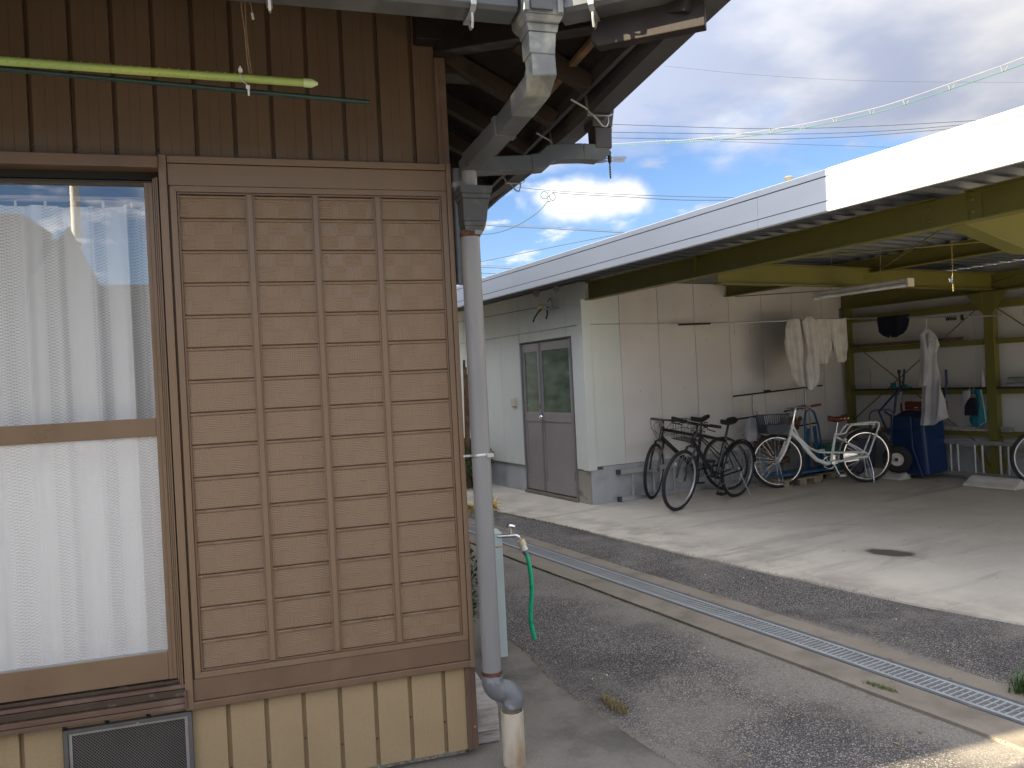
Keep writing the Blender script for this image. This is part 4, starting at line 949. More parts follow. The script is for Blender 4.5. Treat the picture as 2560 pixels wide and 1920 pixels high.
# bicycle wall, y = 0 plane, running to +x
bj = [0.105] + [0.530 + 0.5905*k for k in range(7)] + [4.63]
for i in range(len(bj)-1):
    a, b_ = bj[i], bj[i+1]; m = M['panel_green'] if i == 0 else M['panel_pink']
    wpanel(a+g_, b_-g_, 0, .04, XJ+g_, 2.62, m); wpanel(a+g_, b_-g_, 0, .04, 0.438, XJ-g_, m)
mb = MB(); mb.box(.012, .2, .012, 0.272, -0.02, 0.398); build('foundation', mb, mat('bare concrete pier', (0.36, 0.33, 0.28), 0.85, 0, 0.12, 6, 0.001, 120, stain=(0.20, 0.18, 0.15), sts=6, stp=(0.6, 0.7)), gar, bevel=.004)
mb = MB(); mb.box(.2, 4.6, .010, .2, -0.02, 0.4355); mb.box(.022, .2, -.002, .011, -.02, .398); build('foundation', mb, M['foundation'], gar, bevel=.004)
mb = MB(); mb.box(.025, .2, 1.545, 5.05, -0.02, 0.355); build('foundation', mb, M['foundation'], gar, bevel=.004)
mb = MB(); mb.box(-.02, .2, .272, 1.545, -0.02, 0.040); build('door_sill', mb, M['kerb'], gar, bevel=.006)
mb = MB(); mb.box(-0.002, 0.004, 0.02, 0.5, 2.13, 2.16) if False else mb.box(0.5, 4.55, -.012, -.001, 2.108, 2.122); build('cable_trim', mb, M['galv'], gar)
mb = MB()
for (x, z) in ((0.85, 1.95), (1.5, 1.30), (1.9, 1.9), (2.5, 1.2), (0.8, 1.3), (3.2, 1.6), (0.95, 2.4), (2.0, 2.35)): mb = MB(); mb.lathe([(.006, 0), (.004, .003)], Matrix.Translation((x, -.001, z)) @ Matrix.Rotation(PI/2, 4, 'X'), 8); build('board_screw', mb, M['joint'], gar)
# back wall x = 4.62
for i in range(11):
    a = 0.0 - i*0.60; wpanel(4.63, 4.67, a-.60+g_, a-g_, 0.44, 2.62, M['panel_back'])
mb = MB(); mb.box(4.61, 4.8, -7, 0.2, -.02, 0.437); build('foundation', mb, M['foundation'], gar)
mb = MB(); mb.box(.07, 4.6, 5.05, 5.1, 0, 2.62); mb.box(4.62, 4.66, .2, 5.1, 0, 2.62); build('store_wall', mb, M['panel_green'], gar)
# door
door = part_boxes('door', [(-.008, .05, 1.500, 1.522, 0.040, 1.985), (-.008, .05, 0.272, 0.300, 0.040, 2.005), (-.008, .05, 0.272, 1.522, 1.985, 2.006)], M['door_frame'], gar, bevel=.002)
door['label'] = 'grey brown steel double door with obscure glass in its upper half'
mb = MB(); mb.bar((-.014, 1.535, 2.006), (-.014, 0.262, 2.012), 0.03, 0.018); build('rain_hood', mb, M['panel_green'], door, bevel=.002)
def leaf(y0, y1, gx):      # y0 > y1
    zb, zt = 0.055, 1.975; zm0, zm1 = 0.955, 1.075; s_ = 0.055; st = y0-y1
    o = part_boxes('leaf', [(.008, .04, y0-.002-s_*.9, y0-.002, zb, zt), (.008, .04, y1+.002, y1+.002+s_*.9, zb, zt), (.008, .04, y1+s_, y0-s_, 1.865, zt), (.008, .04, y1+s_, y0-s_, zm0, zm1), (.008, .04, y1+s_, y0-s_, zb, 0.185)], M['door'], door, bevel=.002)
    part_boxes('kick_panel', [(.016, .034, y1+s_, y0-s_, 0.185, zm0)], M['door'], door)
    part_boxes('pane', [(.020, .024, y1+s_, y0-s_, zm1, 1.865)], M['glass_door'], door)
leaf(1.498, 1.052, 0); leaf(1.048, 0.302, 0)
mb = MB(); mb.box(-.002, .01, 1.030, 1.062, 0.055, 1.975); build('meeting_stile', mb, M['door_frame'], door, bevel=.002)
mb = MB(); mb.lathe([(.010, 0), (.010, .03), (.026, .036), (.030, .052), (.020, .066), (.004, .068)], Matrix.Translation((.008, 0.985, 1.015)) @ Matrix.Rotation(-PI/2, 4, 'Y'), 16); build('knob', mb, M['chrome'], door, smooth=True)
mb = MB(); mb.lathe([(.016, 0), (.014, .014)], Matrix.Translation((-.002, 1.060, 1.015)) @ Matrix.Rotation(-PI/2, 4, 'Y'), 12); mb.box(-.018, -.002, 1.045, 1.065, 1.125, 1.175); build('lock', mb, M['chrome'], door, smooth=True)
for (y, z) in ((1.492, 1.74), (1.492, .25), (.306, 1.74), (.306, .25)):
    mb = MB(); mb.box(-.014, .006, y-.010, y+.010, z, z+.115); build('hinge', mb, M['door_frame'], door, bevel=.002)
# green board behind the door glass; a reflection's tint put in as colour
part_boxes('door_tint_board', [(.9, .93, .2, 1.7, .1, 2.1)], mat('green tint board', (0.42, 0.50, 0.30), 0.9), gar)
# roof deck, trapezoid ribs running along x
mb = MB(); prof = []
y = 5.2; P = 0.166
while y > -7.2:
    prof += [(y, 2.625), (y-.055, 2.625), (y-.083, 2.690), (y-.138, 2.690)]; y -= P
mb.strip(prof, 'x', -0.47, 4.8); dk_ = build('roof_deck', mb, M['deck'], gar)
mb = MB(); mb.box(-.49, 4.8, -7.2, 5.2, 2.72, 2.76); build('roof_top', mb, M['deck'], gar)
# fascia in lengths, each with two shadow grooves
FX = -0.50
fz = [(2.864, FX), (2.8210, FX), (2.8210, FX+.008), (2.8130, FX+.008), (2.8130, FX+.002), (2.6490, FX+.002), (2.6490, FX+.010), (2.6410, FX+.010), (2.6410, FX-.002), (2.578, FX-.002), (2.572, FX+.004), (2.572, FX+.03), (2.60, FX+.032), (2.60, FX+.02), (2.850, FX+.02), (2.872, FX+.10), (2.872, FX+.012)]
for (a, b_) in ((4.60, 0.692), (0.688, -3.218), (-3.222, -7.13)):
    mb = MB(); mb.prism([(x, z) for z, x in fz], 'y', b_, a); build('fascia_panel', mb, M['fascia'], gar)
    mb = MB(); mb.box(FX+.003, FX+.0045, b_, a, 2.8132, 2.8208); mb.box(FX+.004, FX+.0055, b_, a, 2.6412, 2.6488); build('shadow_line', mb, M['line_dark'], gar)  # groove shade put in as a dark strip
# steel frame
def ibeam(name, p0, p1, h, w_, m, par, z, tf=.010, tw=.008):
    # horizontal I section between two xy points, top at z
    d = Vector((p1[0]-p0[0], p1[1]-p0[1], 0)).normalized(); s_ = Vector((-d.y, d.x, 0)); mb = MB()
    for (hw, z0, z1) in ((w_/2, z-tf, z), (tw/2, z-h+tf, z-tf), (w_/2, z-h, z-h+tf)):
        a = Vector((*p0, 0)); b_ = Vector((*p1, 0))
        vs = [a-s_*hw, b_-s_*hw, b_+s_*hw, a+s_*hw]; mb.hull([(v.x, v.y, z0) for v in vs], [(v.x, v.y, z1) for v in vs])
    return build(name, mb, m, par)
fb = ibeam('front_beam', (0.03, -0.09), (0.03, -4.318), 0.205, 0.10, M['olive'], gar, 2.592)
ibeam('front_beam', (0.03, -4.530), (0.03, -7.0), 0.205, 0.10, M['olive'], gar, 2.592)
mb = MB(); mb.box(.010, .050, -4.530, -4.318, 2.398, 2.582); mb.box(-.020, .080, -4.530, -4.318, 2.388, 2.398); build('splice', mb, M['olive'], gar)
for y0 in (-4.26, -4.56):
    mb = MB(); mb.box(.014, .024, y0-.055, y0+.055, 2.402, 2.578); build('splice_plate', mb, M['olive'], gar, bevel=.002)
    for z in (2.45, 2.53):
        mb = MB(); mb.lathe([(.016, 0), (.016, .007), (.010, .012), (.003, .013)], Matrix.Translation((.014, y0, z)) @ Matrix.Rotation(-PI/2, 4, 'Y'), 10); build('bolt', mb, M['olive'], gar, smooth=True)
mb = MB(); mb.box(-.018, .026, -1.95, -1.942, 2.398, 2.582); build('stiffener', mb, M['olive'], gar)
mid = ibeam('middle_beam', (2.28, -0.0), (2.28, -7.0), 0.155, 0.10, M['olive'], gar, 2.610)
bk = ibeam('back_beam', (4.50, 0.0), (4.50, -7.0), 0.215, 0.12, M['olive'], gar, 2.500)
c1 = ibeam('cross_beam', (0.08, -2.15), (4.45, -2.15), 0.20, 0.10, M['olive'], gar, 2.50)
# haunched cross beam beyond the splice
def haunch(y):
    mb = MB()
    for (x0, x1, za, zb) in ((0.06, 0.80, 2.385, 2.235), (0.80, 4.45, 2.235, 2.225)):
        mb.hull([(x0, y-.065, za), (x1, y-.065, zb), (x1, y+.065, zb), (x0, y+.065, za)], [(x0, y-.065, za+.011), (x1, y-.065, zb+.011), (x1, y+.065, zb+.011), (x0, y+.065, za+.011)])
        mb.hull([(x0, y-.005, za+.011), (x1, y-.005, zb+.011), (x1, y+.005, zb+.011), (x0, y+.005, za+.011)], [(x0, y-.005, 2.59), (x1, y-.005, 2.59), (x1, y+.005, 2.59), (x0, y+.005, 2.59)])
    return build('haunched_beam', mb, M['olive'], gar)
haunch(-4.42)
# columns
for (y, w_) in ((-0.115, .075), (-2.11, .11), (-4.42, .11)):
    mb = MB(); mb.box(4.42, 4.42+.10, y-w_/2, y-w_/2+.012, 0, 2.285); mb.box(4.42, 4.52, y+w_/2-.012, y+w_/2, 0, 2.285); mb.box(4.4215, 4.433, y-w_/2+.012, y+w_/2-.012, 0, 2.285); build('column', mb, M['olive'], gar)
# girts with dark ledges
for z in (1.715, 1.115, 0.600):
    for (a, b_) in ((-0.155, -2.05), (-2.17, -4.36), (-4.48, -6.9)):
        mb = MB(); mb.box(4.455, 4.53, b_, a, z-.062, z); build('girt', mb, M['olive'], gar)
for (a, b_) in ((-0.155, -2.05), (-2.17, -4.36)): 
    mb = MB(); mb.box(4.46, 4.60, b_, a, 2.085, 2.165); build('girt', mb, M['olive'], gar)
# braces (rods)
def rod(name, a, b_, r_, m=None, par=None): mb = MB(); mb.tube([a, b_], r_, 6); return build(name, mb, m or M['olive'], par or gar, smooth=True)
rod('brace_rod', (4.44, -0.16, 1.83), (4.44, -1.95, 0.42), .008); rod('brace_rod', (4.435, -2.03, 2.14), (4.435, -0.16, 0.70), .008)
rod('brace_rod', (4.44, -2.18, 2.10), (4.44, -4.30, 0.40), .008)
rod('brace_rod', (0.10, -1.0, 2.46), (2.25, -2.10, 2.46), .007); rod('brace_rod', (0.10, -2.20, 2.475), (2.24, -4.36, 2.475), .008); rod('brace_rod', (0.10, -4.36, 2.42), (2.24, -2.25, 2.46), .007)
rod('brace_rod', (2.33, -0.1, 2.45), (4.42, -2.10, 2.42), .007); rod('brace_rod', (2.33, -2.10, 2.45), (4.42, -0.14, 2.40), .007)
rod('brace_rod', (2.33, -4.35, 2.40), (4.40, -2.20, 2.38), .007)
for (a, b_) in (((4.42, -1.92, 0.42), (4.42, -2.05, 0.10)), ((4.42, -2.18, 0.10), (4.42, -2.34, 0.42))):
    mb = MB(); mb.bar(a, b_, .05, .06); build('gusset', mb, M['olive'], gar)
mb = MB(); mb.add([(4.415, -2.055, 2.28), (4.415, -1.86, 2.28), (4.415, -2.055, 2.02)], [(0, 1, 2)]); mb.add([(4.415, -2.165, 2.28), (4.415, -2.36, 2.28), (4.415, -2.165, 2.02)], [(0, 1, 2)]); build('gusset', mb, M['olive'], gar, solid=.008)
# dark planks and steel laid on the girts
mb = MB(); mb.box(4.40, 4.45, -1.80, -0.22, 1.725, 1.765); mb.box(4.38, 4.40, -1.62, -0.25, 1.722, 1.742)
lt = thing('shelf_planks', 'dark brown planks laid along the upper olive rail of the back wall', 'planks', KF, (4.42, -1.0, 1.72)); build('plank', mb, M['wood_light'], lt)
lt = thing('shelf_boards', 'black board laid along the middle olive rail of the back wall', 'board', KF, (4.42, -1.1, 1.12)); mb = MB(); mb.box(4.40, 4.46, -2.04, -0.22, 1.117, 1.140); build('plank', mb, M['black'], lt)
mb = MB(); mb.box(4.40, 4.46, -4.0, -2.18, 1.117, 1.135); build('plank', mb, M['black'], lt)
lt = thing('lower_planks', 'grey planks laid along the lowest olive rail above the ladder', 'planks', KF, (4.42, -1.7, .6)); mb = MB(); mb.box(4.39, 4.45, -2.04, -1.25, 0.603, 0.625); mb.box(4.40, 4.43, -1.9, -1.3, 0.630, 0.650); build('plank', mb, M['wood_grey'], lt)
# roof drain stub on top
rs = thing('roof_stub', 'small beige post sticking up above the white fascia', 'post', KF, (-0.3, -3.39, 2.87)); mb = MB(); mb.lathe([(.035, 2.76), (.035, 2.95), (.025, 2.96)], Matrix.Translation((-0.30, -3.36, 0.0)), 12); build('post', mb, M['ivory'], rs, smooth=True)

# ================================================================== SMALL FIXTURES BY THE DOOR
sw = thing('bell_switch', 'small beige switch box on the wall left of the grey door', 'switch', KF, (0, 1.80, 1.2))
mb = MB(); mb.box(-.030, -.001, 1.705, 1.775, 1.150, 1.262); build('cover', mb, M['white_plastic'], sw, bevel=.004)
mb = MB(); mb.box(-.016, -.001, 1.780, 1.840, 1.155, 1.258); build('plate', mb, M['ivory'], sw, bevel=.003)
mb = MB(); mb.box(-.036, -.030, 1.728, 1.752, 1.19, 1.225); build('button', mb, M['white_plastic'], sw)
il = thing('wire_anchor', 'insulators and looped cables fixed high on the wall above the door', 'insulator', KF, (0, 0.7, 2.45))
mb = MB(); mb.lathe([(.006, 0), (.030, .01), (.034, .03), (.018, .04), (.030, .05), (.020, .075), (.006, .08)], Matrix.Translation((-.07, 0.86, 2.405)) @ Matrix.Rotation(R(80), 4, 'X'), 12); mb.lathe([(.006, 0), (.022, .01), (.014, .03), (.022, .05), (.006, .06)], Matrix.Translation((-.06, 0.80, 2.40)) @ Matrix.Rotation(R(60), 4, 'X'), 12); build('insulator', mb, M['ivory'], il, smooth=True)
mb = MB(); mb.tube([(-.001, .60, 2.36), (-.09, .60, 2.36), (-.10, .56, 2.38)], .012, 8); mb.box(-.13, -.001, .50, .66, 2.352, 2.368); mb.tube([(-.03, .60, 2.37), (-.03, .60, 2.45), (-.03, .66, 2.50), (-.03, .70, 2.46)], .010, 8); build('bracket', mb, M['steel'], il)
mb = MB(); mb.tube([(-.07, 1.02, 2.24), (-.07, .98, 2.29), (-.07, .88, 2.35), (-.07, .80, 2.38)], .010, 8); mb.tube([(-.05, .73, 2.25), (-.05, .70, 2.30), (-.05, .69, 2.40)], .010, 8); build('cable_loop', mb, M['black'], il, smooth=True)
mb = MB(); mb.tube([(-.07, .90, 2.41), (-.2, 4.5, 2.44), (-.3, 9, 2.6)], .004, 6); build('lead_wire', mb, M['wire_green'], il)
for (y, z) in ((0.88, 2.60), (0.40, 2.60)):
    cl = thing('roof_clamp', 'small dark clamp under the roof edge ' + ('left of the wire anchor' if y > .6 else 'right of the wire anchor'), 'clamp', KF, (-.1, y, z)); mb = MB(); mb.box(-.12, -.06, y-.025, y+.025, z-.04, z+.02); mb.lathe([(.02, z-.06), (.02, z-.03)], Matrix.Translation((-.09, y, 0)), 8); build('body', mb, M['steel'], cl, bevel=.004)

# ================================================================== LAMP
fl = thing('fluorescent_lamp', 'unlit twin tube fluorescent lamp hung from the middle steel beam', 'lamp', KF, (1.75, -2.0, 2.24))
LX, LY0, LY1, LZ = 1.75, -1.86, -2.93, 2.235
mb = MB(); mb.prism([(LX-.048, LZ+.042), (LX+.048, LZ+.042), (LX+.048, LZ+.022), (LX+.030, LZ+.008), (LX-.030, LZ+.008), (LX-.048, LZ+.022)], 'y', LY1, LY0); build('housing', mb, M['lamp_body'], fl, bevel=.003)
for x in (LX-.028, LX+.028): mb = MB(); mb.tube([(x, LY1+.012, LZ-.014), (x, LY0-.012, LZ-.014)], .0160, 12); build('tube', mb, M['tube_white'], fl, smooth=True)
for y in (LY1, LY0): mb = MB(); mb.box(LX-.048, LX+.048, y-.014, y+.014, LZ-.034, LZ+.046); build('end_cap', mb, M['white_plastic'], fl, bevel=.004)
for y in (-2.05, -2.62): mb = MB(); mb.tube([(LX, y, LZ+.03), (LX+.03, y, 2.62)], .003, 6); build('hanger', mb, M['steel'], fl)

# ================================================================== BICYCLES
def wheel(par, c, Rw, M0, tyre_m, rim_m, spoke_m, tw=.018, whitewall=False, n_sp=28):
    T0 = M0 @ Matrix.Translation(c)
    w_ = MB(); w_.ring(Rw-tw, tw*1.15, T0, 48, 8); o = build('wheel', w_, tyre_m, par, smooth=True)
    r_ = MB(); r_.ring(Rw-2*tw-.006, .010, T0, 48, 6, 1.1); build('rim', r_, rim_m, o, smooth=True)
    s_ = MB()
    for k in range(n_sp):
        a = 2*PI*k/n_sp; b_ = a + (0.5 if k % 2 else -0.5); sd = .028 if (k//2) % 2 else -.028
        s_.tube([(.018*math.cos(b_), sd, .018*math.sin(b_)), ((Rw-2*tw-.008)*math.cos(a), 0, (Rw-2*tw-.008)*math.sin(a))], .0012, 3, T0, cap=False)
    build('spokes', s_, spoke_m, o)
    h_ = MB(); h_.tube([(0, -.05, 0), (0, .05, 0)], .014, 10, T0); h_.tube([(0, -.034, 0), (0, -.028, 0)], .026, 12, T0); h_.tube([(0, .028, 0), (0, .034, 0)], .026, 12, T0); build('hub', h_, M['steel'], o, smooth=True)
    return o
def steer_matrix(ang, Lb, Rw):
    ax0 = Vector((Lb-.045, 0, Rw)); ax = Vector((-.33, 0, .944)).normalized()
    return Matrix.Translation(ax0) @ Matrix.Rotation(ang, 4, ax) @ Matrix.Translation(-ax0)
def bike_root(label, rear, front, lean, group=None):
    r_ = Vector((*rear, 0)); f_ = Vector((*front, 0)); d = f_-r_
    o = bpy.data.objects.new('bicycle', None); C.objects.link(o); o.empty_display_size = .1
    o.location = r_; o.rotation_mode = 'XYZ'; o.rotation_euler = (lean, 0, math.atan2(d.y, d.x)); OFF[o.name] = (0, 0, 0)
    tag(o, label, 'bicycle', group); return o, d.length
def saddle(par, x, z, m, L=.26, W=.15):
    mb = MB(); n = 10
    def fn(u, v):
        a = v*2*PI; xx = x - L*.45 + L*u
        wv = (W/2)*(1-u)**.8*0.9 + .018 if u > .25 else (W/2)*(0.85+0.15*math.sin(u/.25*PI/2))
        if u < .02 or u > .98: wv *= .55
        return (xx, wv*math.cos(a), z + (.022 if math.sin(a) > 0 else (.050 if W > .17 else .034))*math.sin(a) + .012*math.cos((u-.5)*PI*1.6) * -1 + (.010 if u < .2 else 0))
    mb.grid(fn, 12, 14); return build('saddle', mb, m, par, smooth=True, ang=70)
def hybrid(label, rear, front, lean, steer, fender=False, basket=False, stand=True, tape=False, mudg=None):
    root, Lb = bike_root(label, rear, front, lean, 'dark bicycles against the wall')
    Rw = .335; I = Matrix.Identity(4); S = steer_matrix(steer, Lb, Rw); bp_ = M['black_paint']
    wheel(root, (0, 0, Rw), Rw, I, M['tyre'], M['steel'], M['steel']); wheel(root, (Lb, 0, Rw), Rw, S, M['tyre'], M['alu'], M['steel'])
    BB = (.44, 0, .29); ST = (.30, 0, .73); HT = (Lb-.235, 0, .86); HB = (Lb-.178, 0, .715)
    f = MB(); f.tube([BB, ST], .019, 10); f.tube([(ST[0]+.01, 0, .70), (HT[0]+.008, 0, .825)], .019, 10); f.tube([BB, (HB[0]-.01, 0, .735)], .026, 10); f.tube([HB, HT], .022, 12)
    for s_ in (-1, 1):
        f.tube([(BB[0], .03*s_, BB[2]), (.02, .058*s_, Rw)], .010, 8); f.tube([(ST[0]+.01, .02*s_, .69), (.0, .058*s_, Rw)], .008, 8)
    build('frame', f, bp_, root, smooth=True)
    f = MB(); f.tube([(HB[0]+.004, 0, .71), (HB[0]+.012, 0, .685)], .022, 10, S)
    for s_ in (-1, 1): f.tube([(HB[0]+.008, .0, .695), (HB[0]+.012, .052*s_, .68), (Lb-.05, .055*s_, .50), (Lb, .052*s_, Rw)], [.014, .015, .014, .010], 8, S)
    build('fork', f, bp_, root, smooth=True)
    f = MB(); f.tube([HT, (HT[0]-.018, 0, .925)], .014, 10, S); f.tube([(HT[0]-.018, 0, .92), (HT[0]+.05, 0, .945)], .015, 10, S); f.tube([(HT[0]+.03, -.29, .955), (HT[0]+.05, -.05, .945), (HT[0]+.05, .05, .945), (HT[0]+.03, .29, .955)], .0125, 8, S)
    hb = build('handlebar', f, bp_, root, smooth=True)
    for s_ in (-1, 1):
        g = MB(); g.tube([(HT[0]+.028, .175*s_, .952), (HT[0]+.025, .305*s_, .956)], .0175, 10, S); build('grip', g, M['black'], hb, smooth=True)
        g = MB(); g.tube([(HT[0]+.05, .15*s_, .945), (HT[0]+.075, .18*s_, .915), (HT[0]+.07, .27*s_, .905)], .006, 6, S); g.box(HT[0]+.03, HT[0]+.07, min(.125*s_, .155*s_), max(.125*s_, .155*s_), .925, .96, S); build('brake_lever', g, M['black'], hb, smooth=True)
        g = MB(); g.tube([(HT[0]+.07, .14*s_, .93), (HT[0]+.13, .10*s_, .86), (HT[0]+.10, .04*s_, .74), (HT[0]+.02, .02*s_, .66)], .0025, 5, S); build('brake_cable', g, M['black'], hb, smooth=True)
    g = MB(); g.tube([ST, (.262, 0, .90)], .0135, 10); build('seat_post', g, M['black'], root, smooth=True)
    sdl = saddle(root, .27, .925, M['black'])
    g = MB(); g.tube([(.20, .02, .895), (.34, .012, .90)], .0035, 5); g.tube([(.20, -.02, .895), (.34, -.012, .90)], .0035, 5); build('rails', g, M['steel'], sdl)
    g = MB(); g.ring(.085, .005, Matrix.Translation((BB[0], .045, BB[2])), 28, 6); g.ring(.06, .004, Matrix.Translation((BB[0], .045, BB[2])), 24, 5); g.tube([(BB[0], -.06, BB[2]), (BB[0], .06, BB[2])], .018, 10)
    cr_ = build('crankset', g, M['black'], root, smooth=True)
    for s_, a in ((1, R(-70)), (-1, R(110))):
        ex, ez = BB[0]+.17*math.cos(a), BB[2]+.17*math.sin(a); g = MB(); g.tube([(BB[0], .065*s_, BB[2]), (ex, .075*s_, ez)], .009, 8); build('crank_arm', g, M['black'], cr_, smooth=True)
        g = MB(); g.box(ex-.045, ex+.045, min(.085*s_, .165*s_), max(.085*s_, .165*s_), ez-.011, ez+.011); build('pedal', g, M['black'], cr_, bevel=.003)
    g = MB(); g.tube([(BB[0], .045, BB[2]+.085), (0, .045, Rw+.035)], .004, 5); g.tube([(BB[0], .045, BB[2]-.085), (.03, .045, Rw-.10)], .004, 5); g.ring(.045, .012, Matrix.Translation((0, .042, Rw)), 20, 6); g.tube([(0, .05, Rw-.03), (.03, .05, Rw-.12)], .012, 6); build('chain', g, M['steel'], root, smooth=True)
    if fender:
        for (cx_, Mx, a0, a1) in ((0, I, 10, 175), ):
            pts = [(cx_+(Rw+.014)*math.cos(R(a)), 0, Rw+(Rw+.014)*math.sin(R(a))) for a in range(a0, a1, 9)]; g = MB(); g.tube(pts, .024, 6, Mx, flat=(1.0, .35)); build('mudguard', g, bp_, root, smooth=True)
    g = MB(); g.tube([(HT[0]+.05, .06, .94), (HT[0]+.16, .05, .88), (HT[0]+.10, .01, .76), (HB[0]-.05, .012, .66), (.50, .012, .36)], .0026, 5); g.tube([(HT[0]+.05, -.06, .94), (HT[0]+.14, -.06, .86), (HT[0]+.02, -.02, .74), (.62, .016, .76), (.34, .016, .70), (.08, .03, .52)], .0026, 5); build('gear_cable', g, M['black'], root, smooth=True)
    if basket:
        g = MB(); x0, x1, z0, z1, hw = Lb-.20, Lb+.08, .78, .98, .15
        for (z, e) in ((z0, .03), ((z0+z1)/2, .012), (z1, 0)): g.tube([(x0+e, -hw+e, z), (x1-e, -hw+e, z), (x1-e, hw-e, z), (x0+e, hw-e, z)], .0035, 5, S, closed=True)
        for k in range(9):
            q = -hw + 2*hw*k/8; qq = q*.8
            g.tube([(x1, q, z1), (x1-.03, qq, z0), (x0+.03, qq, z0), (x0, q, z1)], .0022, 4, S)
            xq = x0+(x1-x0)*k/8; xr = x0+.03+(x1-x0-.06)*k/8; g.tube([(xq, hw, z1), (xr, hw-.03, z0), (xr, -hw+.03, z0), (xq, -hw, z1)], .0022, 4, S)
        build('basket', g, M['black'], root)
    if stand:
        g = MB(); g.tube([(.04, .06, .30), (-.04, .19, .012), (-.055, .225, .004)], .007, 6); build('kickstand', g, M['steel'], root, smooth=True)
    if tape:
        for z0, z1, m in ((.655, .70, 'yellow_tape'), (.44, .475, 'yellow_tape'), (.36, .44, 'pole_cap'), (.30, .36, 'clip')):
            t0 = (z0-.29)/(.73-.29); t1 = (z1-.29)/(.73-.29); g = MB(); g.tube([(BB[0]+(ST[0]-BB[0])*t0, 0, z0), (BB[0]+(ST[0]-BB[0])*t1, 0, z1)], .0168, 10); build('tape', g, M[m], root, smooth=True)
    g = MB(); g.lathe([(.03, 0), (.034, .01), (.02, .03)], S @ Matrix.Translation((HT[0]+.055, 0, .885)) @ Matrix.Rotation(PI/2, 4, 'Y'), 12); build('headlight', g, M['steel'], root, smooth=True)
    g = MB(); g.lathe([(.020, 0), (.020, .008)], S @ Matrix.Translation((Lb+.02, -.06, Rw+.17)) @ Matrix.Rotation(PI/2, 4, 'X'), 12); build('reflector', g, M['clip'], root, smooth=True)
    return root
hybrid('black bicycle leaning at the back of the pair, nearest to the wall ladder', (2.645, 9.64), (1.65, 9.25), R(9), R(42), stand=False)
hybrid('black bicycle in front with yellow tape and a rear mudguard', (2.575, 9.115), (1.735, 8.395), R(-8), R(5), fender=True, basket=True, tape=True)

